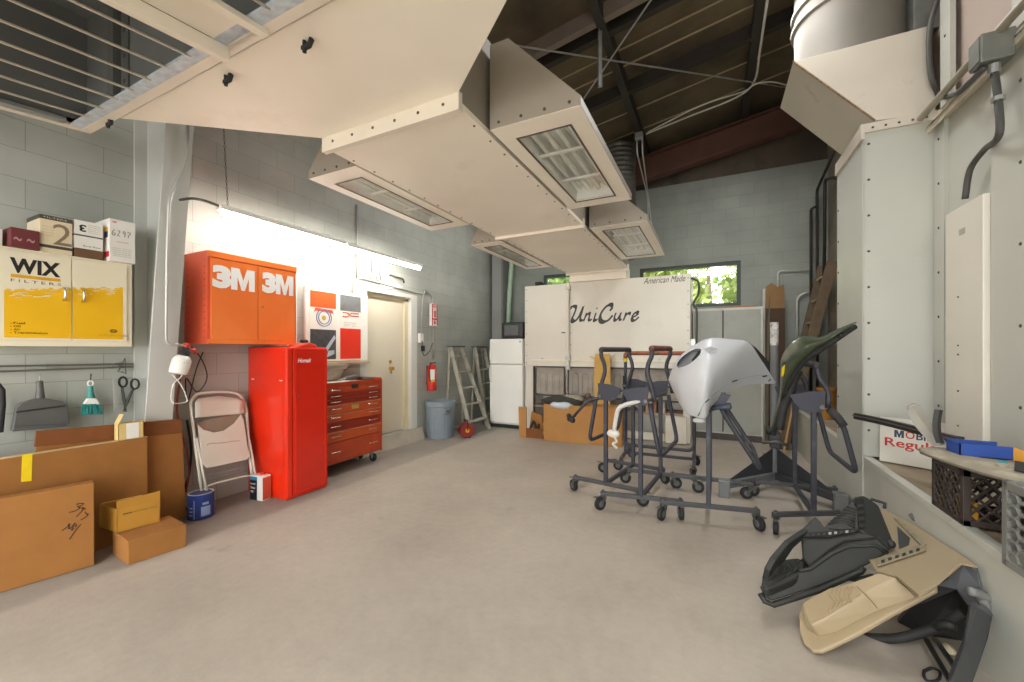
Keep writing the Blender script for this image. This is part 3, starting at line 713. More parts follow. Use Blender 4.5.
# --- cardboard along the wall
def flatbox(name, label, pts_bottom, z0, h, thick, mat, lean=0.0, group='flat cardboard cartons leaning on the wall'):
    """flat carton: front face between two floor points, standing up and leaning back"""
    a, b = V(pts_bottom[0]), V(pts_bottom[1])
    d = (b - a).normalized(); back = V((-d.y, d.x, 0))
    if back.x > 0: back = -back
    o = thing(name, label, 'box', ((a + b) / 2).to_tuple()[:2] + (z0,), 0, group)
    up = (UPZ + back * lean).normalized()
    a = V((a.x, a.y, z0)); b = V((b.x, b.y, z0))
    n = up.cross(d).normalized()
    if n.x > 0: n = -n
    lift = max(0, -(n.z * thick))
    a.z += lift; b.z += lift
    MB().prism([a, b, b + up * h, a + up * h], n * thick).build('carton', mat, o, bevel=.004)
    return o, a, b, d, up, n
fc_a, fc_b = at(-60, 611, Z=0), at(94.5, 565.5, Z=0)
o, a, b, d, up, n = flatbox('flat_carton', 'flat brown carton with black handwriting leaning in front', (fc_a, fc_b), 0, .555, .085, card, .03)
front_n = -n
scr = [[(298, 168), (320, 156), (382, 152), (345, 180), (308, 190), (338, 205), (280, 240), (215, 256)], [(352, 208), (380, 200), (362, 240), (300, 302)], [(368, 226), (408, 212)], [(395, 245), (415, 275), (436, 272), (390, 318), (348, 340)], [(135, 465), (190, 420), (220, 382), (212, 440), (240, 425), (275, 385), (282, 375), (245, 455), (268, 440)], [(300, 385), (290, 420)], [(350, 390), (290, 460), (222, 560)]]
pn = front_n
strokes(scr, lambda x, y: on_plane(50 + x / 11.36, 490 + y / 11.36, a + pn * .0015, pn), .0024, ink, o.children[0], 'handwriting')
# carton top edge is paler board
bb_a, bb_b = at(-70, 600, Z=0), at(147.5, 552, Z=0)
o2, a2, b2, d2, up2, n2 = flatbox('flat_carton', 'long flat brown carton with yellow tape behind the handwritten carton', (V((-3.985, .25, 0)), V((-3.985, 1.57, 0))), 0, .765, .065, card, .0)
tp = lambda x, y: on_plane(x, y, a2 - n2 * .0015, -n2)
MB().add([tp(22, 455), tp(32.5, 453.5), tp(31.5, 481), tp(21, 482)], [(0, 1, 2, 3)]).build('yellow_tape', M('yellow_tape', '#f4d51c', .35), o2.children[0], fix=False)
tz = a2 + up2 * .7665
mb = MB(); mb.prism([a2 + up2 * .766, b2 + up2 * .766, b2 + up2 * .766 + n2 * .065, a2 + up2 * .766 + n2 * .065], up2 * .002); mb.build('pale_top_flap', card_lt, o2.children[0])
# big flattened sheet with folded flap at the back
o3 = thing('cardboard_sheet', 'tall flattened cardboard sheet with dark folded top against the wall', 'cardboard', (-4.1, 1.5, 0))
pl = (V((-4.062, 1.5, 0)), V((1, 0, .01)).normalized())
sp = lambda x, y: on_plane(x, y, *pl)
f = [sp(186.5, 527), sp(182.5, 433), sp(36, 447), sp(30, 560)]
f[0].z = max(f[0].z, 0.002); f[3] = V((f[3].x, f[3].y, f[3].z))
zlow = min(q.z for q in f)
MB().prism([V((sp(186.5, 527).x, sp(186.5, 527).y, .004)), f[1], f[2], V((sp(30, 560).x, sp(30, 560).y, .004))], (-.01, 0, 0)).build('sheet', card, o3, bevel=.002)
MB().prism([sp(182.6, 433) + V((.004, 0, 0)), sp(181.5, 419) + V((.0, 0, 0)), sp(36, 431) + V((.0, 0, 0)), sp(34, 447) + V((.004, 0, 0))], (-.008, 0, 0)).build('folded_flap', card_dark, o3, bevel=.002)
# carton on the floor and the open yellow carton on top of it
def boxpx(name, label, p_near, p_front, p_side, h, mat, z, group=None, closed=True):
    """carton from three base corners"""
    a = V(p_near); b = V(p_front); c = V(p_side); e = b + c - a
    o = thing(name, label, 'box', ((b + c) / 2).to_tuple()[:2] + (z,), 0, group)
    base = [V((q.x, q.y, z)) for q in (a, b, e, c)]
    if closed: MB().prism(base, (0, 0, h)).build('carton', mat, o, bevel=.004)
    return o, base
nb = at(128, 565.5, Z=0); rb = at(186.5, 546.5, Z=0)
dr = (rb - nb).normalized(); sd = V((-dr.y, dr.x, 0)); sd = sd if sd.x < 0 else -sd
lb = at(112.5, 553.5, Z=0)
o4, bs4 = boxpx('small_carton', 'closed brown carton on floor beneath the open yellow carton', nb, rb, lb, .165, card, 0)
MB().add([bs4[0] + V((0, 0, .1655)) + (bs4[1] - bs4[0]) * .0 + sd * .09, bs4[1] + V((0, 0, .1655)) + sd * .09, bs4[1] + V((0, 0, .1655)) + sd * .094, bs4[0] + V((0, 0, .1655)) + sd * .094], [(0, 1, 2, 3)]).build('top_seam', card_dark, o4.children[0], fix=False)
tpx = [nb + (sd * .055 + dr * -.055) , None, None]
a, b, e = on_plane(116.8, 533, V((0, 0, .166)), UPZ), on_plane(160.3, 522, V((0, 0, .166)), UPZ), on_plane(99, 527, V((0, 0, .166)), UPZ)
o5, bs5 = boxpx('open_carton', 'open yellow carton with raised flap resting on brown carton', a, b, e, .165, card_y, .166, closed=False)
body = MB(); q = bs5; hh = .165; tk = .005
for i in range(4):
    u, v = q[i], q[(i + 1) % 4]; body.prism([u, v, v + V((0, 0, hh)), u + V((0, 0, hh))], (V((sum(p.x for p in q) / 4, sum(p.y for p in q) / 4, 0)) - V(((u + v) / 2).to_tuple()[:2] + (0,))).normalized() * tk)
body.prism(q, (0, 0, tk)); body.build('carton', card_y, o5)
fl = [q[0] + V((0, 0, hh)), q[1] + V((0, 0, hh)), q[1] + V((.01, -.005, hh + .07)), q[0] + V((.01, -.005, hh + .06))]
MB().prism(fl, sd * .004).build('front_flap', card_y, o5)
fl = [q[3] + V((0, 0, hh)), q[2] + V((0, 0, hh)), q[2] + V((0, 0, hh - .02)) + sd * .06, q[3] + V((0, 0, hh - .02)) + sd * .06]
MB().prism(fl, (0, 0, .004)).build('back_flap', card_in, o5)
dr3 = (b - a).normalized()
letters('www', q[0] + dr3 * .03 + V((0, 0, .115)), dr3, UPZ, .05, .012, ink, o5.children[0], bold=.02)
letters('.parts supply online', q[0] + dr3 * .085 + V((0, 0, .118)), dr3, UPZ, .13, .009, ink, o5.children[0])
MB().prism([q[0] + sd * .055 - dr * .0012 + V((0, 0, .0)), q[0] + sd * .095 - dr * .0012, q[0] + sd * .095 - dr * .0012 + V((0, 0, hh)), q[0] + sd * .055 - dr * .0012 + V((0, 0, hh))], dr * .001).build('side_tape', M('tape_tan', '#b58a35', .4), o5.children[0])
# small open carton standing on the long flat carton
tz0 = (a2 + up2 * .769).z
cA = on_plane(112.5, 443, V((0, 0, tz0)), UPZ); cB = on_plane(140, 441, V((0, 0, tz0)), UPZ)
dr2 = (b2 - a2).normalized(); sd2 = V((-abs(dr2.y), dr2.x, 0))
ctr = b2 + up2 * .769 - dr2 * .10 + n2 * .034
o6 = thing('small_open_carton', 'small white and yellow open carton standing on the long flat carton', 'box', (ctr.x, ctr.y, tz0))
hx, hy, hz = .034, .075, .125
def ob(u, v, w): return ctr.xy.to_3d() + dr2 * u + n2.xy.to_3d().normalized() * v + V((0, 0, tz0 + w))
mb = MB()
mb.prism([ob(-hy, -hx, 0), ob(hy, -hx, 0), ob(hy, -hx, hz), ob(-hy, -hx, hz)], ob(0, .003, 0) - ob(0, 0, 0)); mb.prism([ob(-hy, hx, 0), ob(hy, hx, 0), ob(hy, hx, hz), ob(-hy, hx, hz)], ob(0, -.003, 0) - ob(0, 0, 0))
mb.prism([ob(-hy, -hx, 0), ob(-hy, hx, 0), ob(-hy, hx, hz), ob(-hy, -hx, hz)], ob(.003, 0, 0) - ob(0, 0, 0)); mb.prism([ob(hy, -hx, 0), ob(hy, hx, 0), ob(hy, hx, hz), ob(hy, -hx, hz)], ob(-.003, 0, 0) - ob(0, 0, 0)); mb.prism([ob(-hy, -hx, 0), ob(hy, -hx, 0), ob(hy, hx, 0), ob(-hy, hx, 0)], (0, 0, .003))
mb.build('carton', card_in, o6)
MB().prism([ob(-.03, -hx - .001, .004), ob(.045, -hx - .001, .004), ob(.045, -hx - .001, hz - .004), ob(-.03, -hx - .001, hz - .004)], ob(0, -.0008, 0) - ob(0, 0, 0)).build('white_label', white_c, o6.children[0])
MB().prism([ob(-hy, -hx, hz), ob(-hy, hx, hz), ob(-hy + .03, hx, hz + .07), ob(-hy + .03, -hx, hz + .07)], ob(.003, 0, 0) - ob(0, 0, 0)).build('end_flap', card_in, o6)
MB().prism([ob(hy, -hx, hz), ob(hy, hx, hz), ob(hy + .05, hx, hz - .01), ob(hy + .05, -hx, hz - .01)], ob(0, 0, .003) - ob(0, 0, 0)).build('end_flap', card_in, o6)

# --- paint can
pc_c = at(201, 516.5, Z=0); pc_c.z = 0
pc = thing('paint_can', 'blue labelled paint can with pale lid on floor by folding chair', 'can', pc_c)
mb = MB(); mb.lathe(pc_c, (0, 0, 1), [(.092, 0), (.095, .004), (.094, .015), (.094, .195), (.096, .20), (.096, .21)], 32); mb.build('can_body', M('blue_label', '#2a3f86', .4, 0, .15, 12), pc, smooth=40)
mb = MB(); mb.lathe(pc_c, (0, 0, 1), [(.09, .208), (.093, .214), (.085, .215), (.08, .208), (.02, .208)], 32); mb.build('lid', M('lid_dried_paint', '#d6cdbb', .5, 0, .06), pc, smooth=40)
view = (CAM - pc_c).xy.to_3d().normalized(); sdv = V((-view.y, view.x, 0))
lab = M('label_pale_blue', '#9fb0d8', .5)
def on_can(a, z, r=.0948): return pc_c + (view * math.cos(a) + sdv * math.sin(a)) * r + V((0, 0, z))
mb = MB()
for (a0, a1, zb_, zt_) in ((.0, .75, .03, .11), (-.55, -.48, .01, .17), (.1, .6, .125, .145), (-1.0, -.65, .04, .05), (-1.0, -.65, .07, .08), (-1.0, -.65, .1, .11)):
    n_ = 6; mb.grid([[on_can(a0 + (a1 - a0) * k / n_, z) for k in range(n_ + 1)] for z in (zb_, zt_)])
mb.build('label_print', lab, pc, fix=False)
MB().tube([on_can(1.35 + k * .3, .13 - .11 * math.sin(k * PI / 8), .10) for k in range(9)], .0025, 6).build('bail_handle', galv, pc, smooth=True)
# --- solvent can
sc_c = at(261, 499, Z=0); sc_c.z = 0
so = thing('solvent_can', 'rectangular white and black solvent can beside the red locker', 'can', sc_c, .12); so.scale = (1.12, 1.12, 1.12); ORG[so.name] = V((0, 0, 0))
b = MB().box((-.07, -.045, 0), (.07, .045, .215)).build('can_body', white_pl, so, bevel=.01)
MB().box((-.0705, -.0465, .005), (.01, -.0445, .175)).build('black_label', M('label_black', '#1c1d20', .4), b)
MB().box((-.0705, -.0467, .175), (.01, -.0443, .205)).build('blue_label', M('label_cyan', '#2f7fae', .4), b)
MB().box((.0445 + .026, -.04, .01), (.0708, .04, .2)).build('red_side', M('label_red', '#c85a40', .4), b)
for k, tx in enumerate(('Lacquer', 'Thinner', 'VOC')): letters(tx, (-.062, -.0467, .135 - k * .034), (1, 0, 0), UPZ, (.06, .055, .035)[k], .018, white_ink, b, bold=.02)
MB().cyl((.02, 0, .215), (.02, 0, .235), .018, 14).build('cap', red_loc, so, smooth=40)
# --- folding chair leaning on the wall
fch = thing('folding_chair', 'beige metal folding chair folded up against the block wall', 'chair', (-4.05, 2.18, 0))
cp = (V((-4.0, 2.2, 0)), V((1, 0, .2)).normalized())
q = lambda x, y, o=0.0: on_plane(x, y, *cp) + cp[1] * o
frame_pts = fillet([q(202.5, 497), q(196, 450), q(190.5, 402), q(196, 394), q(218, 391.5), q(239, 393), q(246, 405), q(250, 460), q(253, 484)], .06, 6)
for p_ in frame_pts: p_.z = max(p_.z, .012)
MB().tube(frame_pts, .0125, 10).build('tube_frame', tan_chair, fch, smooth=True)
mb = MB(); rows = []
for k in range(5):
    t = k / 4; xl = 193 + 2.5 * t * 0 - 0; y_ = 398 + t * 20
    rows.append([q(192.5 + (244 - 192.5) * j / 8 + (1 if k else 4) * (1 - 2 * j / 8), y_ - 4.2 * j / 8 * t + (0 if k else 1.5 * abs(j - 4) / 2 - 2), .012 + .02 * math.sin(PI * j / 8) * -1 + .015) for j in range(9)])
mb.grid(rows); mb.build('back_panel', tan_chair, fch, smooth=True, solid=.004, fix=False, off=0)
# seat, folded flat: rounded panel with a scooped upper edge

cont = [(196, 425), (202, 430), (212, 433), (222, 431), (232, 424), (239, 415), (242, 420), (246, 448), (248.5, 456), (245, 460), (215, 466.5), (205, 468), (201, 464), (199, 450)]
MB().prism([q(*p_, .022) for p_ in cont], cp[1] * .012).build('seat', tan_chair, fch, bevel=.004)
MB().prism([q(*p_, .004) for p_ in ((196, 424), (206, 420), (239, 414), (240, 416), (232, 426), (222, 432.5), (212, 434.5), (202, 431))], cp[1] * .008).build('seat_underside', M('chair_brown_inside', '#8d7d6b', .5), fch)
strokes([[(205, 445.5), (208, 443.5), (213, 443.5), (222, 443), (230, 441.5), (238, 441)]], lambda x, y: q(x, y, .034), .004, M('worn_patch', '#b9a37f', .6), fch, 'worn_mark')
MB().tube([q(195.5, 438, .02), q(201, 468, .02), q(206, 497, .03)], .011, 8).build('leg', tan_chair, fch, smooth=True)
MB().tube([q(248, 440, .02), q(252, 462, .02), q(254.5, 482, .03)], .011, 8).build('leg', tan_chair, fch, smooth=True)
MB().tube(fillet([q(203.5, 490, .02), q(206, 486, .02), q(215, 483, .02), q(240, 477, .02), q(249, 475.5, .02), q(253, 477.5, .02)], .03), .009, 8).build('stretcher', tan_chair, fch, smooth=True)
MB().tube([q(203, 476, 0), q(245, 467.5, 0)], .004, 6).build('brace_wire', galv, fch)
# --- cords hanging behind the chair
tag(MB().tube(smooth_line([at(x, y, X=-4.2) for x, y in ((182, 352), (180, 380), (177, 410), (184, 440), (189, 470), (186, 492))], 5), .008, 6).build('air_hose', M('hose_red', '#9a4a38', .5), smooth=True), 'faded red air hose hanging beside the column behind chair', 'hose')
tag(MB().tube(smooth_line([at(x, y, X=-4.24) for x, y in ((190, 345), (202, 360), (207, 378), (197, 392), (186, 378), (188, 400), (196, 370), (203, 352))], 5), .005, 6).build('tangled_cable', black_rub, smooth=True), 'tangled black cord hanging on wall under orange cabinet', 'cord')
tag(MB().tube(smooth_line([at(x, y, X=-4.22) for x, y in ((187, 420), (191, 450), (189, 475), (183, 495), (186, 510))], 5), .009, 6).build('black_cable', black_rub, smooth=True), 'thick black cable curving down behind folding chair', 'cable')
tag(MB().tube(smooth_line([at(x, y, X=-3.9) for x, y in ((172, 374), (181, 385), (186, 396), (186, 402), (172, 402), (173, 385), (180, 378), (184, 372))], 4), .004, 6).build('coil_wire', white_pl, smooth=True), 'white wire loop dangling below the spray bottle', 'wire')
# --- conduit on the column
tag(MB().tube(fillet([at(187.5, 120, X=-3.70), at(187.5, 158, X=-3.74), at(169, 199, X=-3.80), at(167, 260, X=-3.87), at(166, 344, X=-3.93), at(190, 346, X=-3.93)], .05), .012, 8).build('column_conduit', conduit_m, smooth=True), 'thin grey conduit bent along the tapered column', 'conduit')
# --- spray bottle
sb_c = at(181.5, 362, X=-3.86)
sbt = thing('spray_bottle', 'white pump spray bottle with black and red top hanging by column', 'bottle', sb_c)
ax = V((0, .28, 1)).normalized(); b0 = sb_c - ax * .06
mb = MB(); mb.lathe(b0, ax, [(.035, -.04), (.058, -.036), (.064, -.01), (.064, .075), (.05, .10), (.036, .112)], 24); b = mb.build('bottle_body', M('bottle_white', '#e6e3dc', .4), sbt, smooth=40)
mb = MB(); mb.lathe(b0 + ax * .12, ax, [(.036, 0), (.036, .03), (.028, .04), (.022, .06)], 20); mb.build('pump_collar', black_rub, sbt, smooth=40)
mb = MB(); mb.lathe(b0 + ax * .17, ax, [(.012, 0), (.012, .03), (.026, .034), (.026, .045)], 16); mb.build('pump_knob', M('knob_red', '#c9331f', .4), sbt, smooth=40)
MB().tube([b0 + ax * .165, b0 + ax * .17 + V((0, .06, -.005)), b0 + ax * .16 + V((0, .075, -.03))], .012, 8).build('nozzle', M('knob_red', '#c9331f', .4), sbt, smooth=True)
letters('SPRAY', b0 + V((.0625, .0, .045)), R_Y, UPZ, .035, .01, M('grey_ink', '#6b6458', .6), b)

# --- orange wall cabinet
ox0, ox1, oy0, oy1, oz0, oz1 = -4.296, -3.91, 1.96, 2.79, 1.505, 2.318
oc = thing('wall_cabinet', 'orange two-door wall cabinet with big white lettering on both doors', 'cabinet', (ox1, 2.375, oz0))
mb = MB(); mb.box((ox0, oy0, oz0), (ox1 - .015, oy1, oz1))
for k in range(13):
    z = oz0 + .05 + k * .057
    for x in (ox0 + .06, ox1 - .06): mb.use(1).cyl((x, oy0 - .0012, z), (x, oy0 + .002, z), .006, 8); mb.use(0)
mb.build('body', [orange_side, chest_dk], oc)
MB().box((ox1 - .015, oy0, oz0), (ox1 - .008, oy1, oz0 + .04)).build('bottom_lip', orange, oc)
MB().box((ox1 - .016, oy0, oz1 - .055), (ox1 + .002, oy1, oz1)).build('top_rail', orange, oc, bevel=.004)
for (ya, yb, s) in ((oy0 + .02, 2.385, 0), (2.391, oy1 - .02, 1)):
    dd = MB().box((ox1 - .012, ya, oz0 + .04), (ox1, yb, oz1 - .06)).build('cabinet_door', orange, oc, bevel=.004)
    yy, zz_, ww_ = (1.99, 2.0, .365) if not s else (2.425, 2.01, .325)
    letters('3', (ox1, yy, zz_ - .002), R_Y, UPZ, ww_ * .43, .204, white_ink, dd, bold=.07); letter_m((ox1, yy + ww_ * .42, zz_), R_Y, UPZ, ww_ * .58, .20, white_ink, dd)
mb = MB(); mb.cyl((ox1, 2.42, 1.86), (ox1 + .006, 2.42, 1.86), .012, 14); mb.cyl((ox1, 2.415, 1.76), (ox1 + .004, 2.415, 1.76), .006, 10)
MB().tube([V((ox1 + .008, 2.408, 1.856)), V((ox1 + .014, 2.42, 1.868)), V((ox1 + .014, 2.43, 1.872))], .004, 6).build('handle', chrome, oc)
# --- perforated panel strip beside it
pg = MB(); pg.box((-4.298, 2.81, 1.50), (-4.285, 3.06, 2.32))
for k in range(15): pg.use(1).cyl((-4.286, 2.97, 1.53 + k * .052), (-4.2838, 2.97, 1.53 + k * .052), .005, 6); pg.use(0)
tag(pg.build('pegboard', [white_pl, rivet_dark]), 'white perforated board on wall right of the orange cabinet', 'pegboard')

# --- red locker
lk = thing('locker', 'tall bright red steel locker standing against the block wall', 'locker', (-3.97, 2.72, 0))
lx0, lx1, ly0, ly1, lz1 = -4.28, -3.655, 2.51, 2.965, 1.475
mb = MB(); mb.box((lx0, ly0, 0), (lx1 - .02, ly1, lz1)); mb.build('body', red_loc, lk, bevel=.008)
MB().box((lx1 - .022, ly0 + .002, .02), (lx1 - .004, ly0 + .055, lz1 - .01)).build('door_post', red_loc, lk, bevel=.006)
ld = MB().box((lx1 - .02, ly0 + .065, .025), (lx1, ly1 - .006, lz1 - .012)).build('locker_door', red_dk, lk, bevel=.005)
mb = MB(); a_, b_ = ly0 + .085, ly1 - .03
for bx in (((lx1, a_, lz1 - .05), (lx1 + .004, b_, lz1 - .04)), ((lx1, a_, .045), (lx1 + .004, b_, .055)), ((lx1, a_, .055), (lx1 + .004, a_ + .008, lz1 - .05)), ((lx1, b_ - .008, .055), (lx1 + .004, b_, lz1 - .05))): mb.box(*bx)
mb.build('door_rib', red_loc, ld)
letters('Homak', (lx1 + .001, ly0 + .105, 1.325), R_Y, UPZ, .15, .042, white_ink, ld, bold=.02, shear=.35)
MB().cyl((lx1, ly0 + .12, 1.0), (lx1 + .008, ly0 + .12, 1.0), .011, 12).build('lock', chrome, ld, smooth=40)
MB().prism([(lx0 + .02, ly0 - .001, .06), (lx1 - .06, ly0 - .001, .06), (lx1 - .06, ly0 - .001, lz1 - .05), (lx0 + .02, ly0 - .001, lz1 - .05)], (0, -.0025, 0)).build('side_panel', red_loc, lk, bevel=.002)
mb = MB()
for x in (lx0 + .08, lx1 - .1): mb.box((x - .012, ly0 - .006, 1.15), (x + .03, ly0 - .003, 1.158))
mb.build('side_slot', white_pl, lk)
# red vacuum on the locker
rv = thing('red_tool_case', 'small red tool case lying on top of the red locker', 'case', (-3.85, 2.78, lz1))
MB().prism([(-3.98, 2.70, lz1 + .001), (-3.98, 2.94, lz1 + .001), (-3.98, 2.93, lz1 + .03), (-3.98, 2.85, lz1 + .055), (-3.98, 2.75, lz1 + .03)], (.2, 0, 0)).build('case_body', M('case_red', '#cf4a36', .4), rv, bevel=.012)
MB().box((-3.9, 2.81, lz1 + .05), (-3.84, 2.88, lz1 + .085)).build('black_grip', black_rub, rv, bevel=.015)

# --- display board with two posters, on a small wooden shelf
pb = thing('poster_board', 'white wall board carrying an orange poster and a red poster', 'board', (-4.27, 3.6, 1.28))
MB().box((-4.296, 3.15, 1.31), (-4.262, 4.10, 2.20)).build('board', M('board_white', '#f3f1ea', .5, 0, .02), pb, bevel=.004)
px_ = -4.262
def sheet(ya, yb, za, zb_, mat, name, lift=.002, parent=None): return MB().box((px_, ya, za), (px_ + lift, yb, zb_)).build(name, mat, parent or pb)
por, pgr, prd, pdk = M('poster_orange', '#e8622c', .4, 0, .06, 6), M('poster_grey', '#7b7e80', .4, 0, .12, 12), M('poster_red', '#e0341f', .4, 0, .06, 6), M('poster_dark', '#4b4c4f', .4, 0, .3, 16)
pA = sheet(3.20, 3.585, 1.33, 2.165, M('poster_white', '#f4f0e8', .4, 0, .02), 'poster')
sheet(3.21, 3.575, 1.965, 2.16, por, 'orange_band', .003, pA); sheet(3.21, 3.575, 1.335, 1.70, pdk, 'dark_picture', .003, pA)
bl, pk = M('emblem_blue', '#7f93b8', .5), M('emblem_red', '#d0584e', .5)
ec = V((px_ + .004, 3.40, 1.845))
mb = MB()
for rr in (.105, .078): mb.tube([ec + V((0, rr * math.cos(k * PI / 12), rr * math.sin(k * PI / 12))) for k in range(24)], .006, 4, closed=True)
mb.build('emblem_ring', bl, pA); mb = MB(); mb.ball(ec, .03, 10, (.1, 1, 1)); mb.build('emblem_centre', M('emblem_gold', '#c9b04a', .5), pA)
mb = MB(); mb.prism([ec + V((0, -.14, .06)), ec + V((0, -.12, .115)), ec + V((0, .12, .10)), ec + V((0, .14, .05)), ec + V((0, .12, .06)), ec + V((0, 0, .075)), ec + V((0, -.12, .075))], (.001, 0, 0)); mb.build('ribbon', pk, pA)
mb = MB(); mb.prism([V((px_ + .003, 3.38, 1.42)), V((px_ + .003, 3.42, 1.40)), V((px_ + .003, 3.57, 1.60)), V((px_ + .003, 3.55, 1.64))], (.001, 0, 0)); mb.prism([V((px_ + .003, 3.44, 1.36)), V((px_ + .003, 3.55, 1.40)), V((px_ + .003, 3.55, 1.45)), V((px_ + .003, 3.46, 1.44))], (.001, 0, 0)); mb.build('picture_streaks', M('streak_pale', '#b9c6d6', .4), pA)
pB = sheet(3.63, 3.985, 1.33, 2.165, M('poster_white', '#f4f0e8', .4, 0, .02), 'poster')
sheet(3.64, 3.975, 1.955, 2.16, pgr, 'grey_band', .003, pB); sheet(3.64, 3.975, 1.335, 1.73, prd, 'red_picture', .003, pB)
strokes([[(3.68, 1.935), (3.76, 1.93), (3.80, 1.90), (3.94, 1.90)], [(3.68, 1.885), (3.76, 1.885), (3.82, 1.935), (3.94, 1.935)]], lambda y, z: V((px_ + .004, y, z)), .007, pk, pB, 'swoosh')
for k in range(3): letters(('auto refinish', 'system colour', 'paint line')[k], (px_ + .001, 3.70, 1.80 - k * .022), R_Y, UPZ, .20, .012, M('grey_ink', '#6b6458', .6), pB)
ws = MB(); ws.box((-4.296, 3.0, 1.275), (-4.14, 4.02, 1.30)); tag(ws.build('wall_shelf', M('pale_wood', '#c5b294', .6, 0, .12, 9), bevel=.003), 'thin pale wooden wall shelf under the two posters', 'shelf')

# --- rolling tool chest
tx0, tx1, ty0, ty1 = -4.28, -3.90, 3.05, 4.0
tcb = thing('tool_chest', 'worn red rolling tool chest of drawers beside the door', 'tool chest', (tx1, 3.5, 0))
zb0, zb1 = .135, 1.06
MB().box((tx0, ty0, zb0), (tx1 - .015, ty1, zb1)).build('cabinet_body', chest_red, tcb, bevel=.004)
MB().box((tx1 - .02, ty0, zb0 + .0), (tx1, ty0 + .02, zb1)).build('corner_post', chest_red, tcb); MB().box((tx1 - .02, ty1 - .02, zb0), (tx1, ty1, zb1)).build('corner_post', chest_red, tcb)
edges = [1.015, .945, .875, .815, .71, .615, .505, .385, .15]
pal = [chest_red, chest_dk, chest_dk, M('chest_bright', '#c65324', .38, 0, .12, 6), M('chest_bright', '#c65324'), chest_dk, M('chest_bright', '#c65324'), chest_red]
for k in range(8):
    za, zc = edges[k + 1] + .006, edges[k] - .004
    dw = MB().box((tx1 - .016, ty0 + .024, za), (tx1 - .002, ty1 - .024, zc)).build('drawer', pal[k], tcb, bevel=.003)
    if k in (3, 4, 6): MB().box((tx1 - .004, ty0 + .024, zc - .008), (tx1 + .001, ty1 - .024, zc)).build('worn_lip', M('worn_metal', '#b98d72', .5), dw)
    zm = (za + zc) / 2 + .004
    for yc in (ty0 + .21, ty1 - .17):
        mb = MB(); mb.tube(fillet([(tx1 - .002, yc - .07, zm), (tx1 + .022, yc - .065, zm), (tx1 + .022, yc + .065, zm), (tx1 - .002, yc + .07, zm)], .012), .0065, 6)
        mb.build('drawer_handle', chrome, dw, smooth=True)
MB().box((tx1 - .002, 3.50, .985), (tx1 + .004, 3.60, 1.035)).build('latch_plate', black_rub, tcb, bevel=.004)
MB().box((tx1 - .002, 3.50, .74), (tx1 + .003, 3.61, .79)).build('name_plate', M('brass_plate', '#c9a45a', .4, .3), tcb, bevel=.004)
rim = MB(); rim.box((tx0, ty0, zb1), (tx0 + .01, ty1, zb1 + .03)); rim.box((tx1 - .012, ty0, zb1), (tx1, ty1, zb1 + .012)); rim.box((tx0 + .01, ty1 - .012, zb1), (tx1 - .012, ty1, zb1 + .03)); rim.build('tray_rim', chest_red, tcb)
def small_caster(x, y, parent, r=.055):
    w_ = MB(); w_.lathe((x, y - .018, r), (0, 1, 0), [(r * .5, 0), (r * .92, .002), (r, .008), (r, .028), (r * .92, .034), (r * .5, .036)], 20); wo = w_.build('caster', black_rub, parent, smooth=40)
    MB().box((x - .03, y - .03, 2 * r + .004), (x + .03, y + .03, zb0)).build('swivel_plate', galv, wo)
    for s in (-1, 1): MB().prism([(x - .012, y + s * .022, r - .01), (x + .012, y + s * .022, r - .01), (x + .028, y + s * .022, 2 * r + .006), (x - .028, y + s * .022, 2 * r + .006)], (0, .003, 0)).build('fork_plate', galv, wo)
for x in (tx0 + .07, tx1 - .07):
    for y in (ty0 + .08, ty1 - .09): small_caster(x, y, tcb)
# clutter on the chest
pap = MB(); pap.prism([(-4.20, 3.1, 1.062), (-3.93, 3.12, 1.062), (-3.92, 3.62, 1.062), (-4.18, 3.6, 1.062)], (0, 0, .012)); tag(pap.build('paper_stack', white_pl), 'loose white papers lying on top of tool chest', 'paper')
dr_ = thing('power_drill', 'grey and black air tool lying on top of tool chest', 'tool', (-4.05, 3.62, 1.075))
MB().tube([(-4.0, 3.5, 1.105), (-4.0, 3.62, 1.115), (-4.02, 3.72, 1.11)], [.022, .03, .022], 10).build('tool_body', drk_pl, dr_, smooth=True)
MB().tube([(-4.0, 3.62, 1.11), (-4.0, 3.74, 1.085)], .016, 8).build('tool_grip', black_rub, dr_, smooth=True)
MB().tube([(-4.0, 3.5, 1.105), (-4.0, 3.38, 1.095)], .008, 8).build('tool_bit', galv, dr_)
tg = MB(); tg.obox((-3.98, 3.83, 1.075), (.03, .0, 0), (0, .07, 0), (0, 0, .012)); tg.obox((-4.03, 3.84, 1.088), (.02, .0, 0), (0, .04, 0), (0, 0, .006)); tag(tg.build('sanding_block', drk_pl, bevel=.004), 'dark sanding block at the door end of tool chest', 'tool')
# grey bin under the shelf
gb = thing('plastic_tub', 'beige grey plastic tub hung under the wall shelf', 'tub', (-4.15, 3.3, 1.09))
mb = MB(); zt_ = 1.272; zb_ = 1.085
def rect(x0, x1, y0, y1, z): return [V((x0, y0, z)), V((x1, y0, z)), V((x1, y1, z)), V((x0, y1, z))]
mb.loft([rect(-4.27, -4.09, 3.16, 3.47, zb_), rect(-4.285, -4.05, 3.12, 3.53, zt_ - .06), rect(-4.285, -4.04, 3.10, 3.55, zt_ - .055), rect(-4.285, -4.03, 3.09, 3.57, zt_)]); mb.build('tub_body', M('tub_grey', '#a89f90', .5, 0, .06), gb, bevel=.008)
MB().tube(fillet([(-4.10, 3.56, zt_ - .02), (-4.09, 3.60, zt_ - .05), (-4.14, 3.58, zt_ - .09)], .02), .008, 6).build('tub_handle', drk_pl, gb, smooth=True)

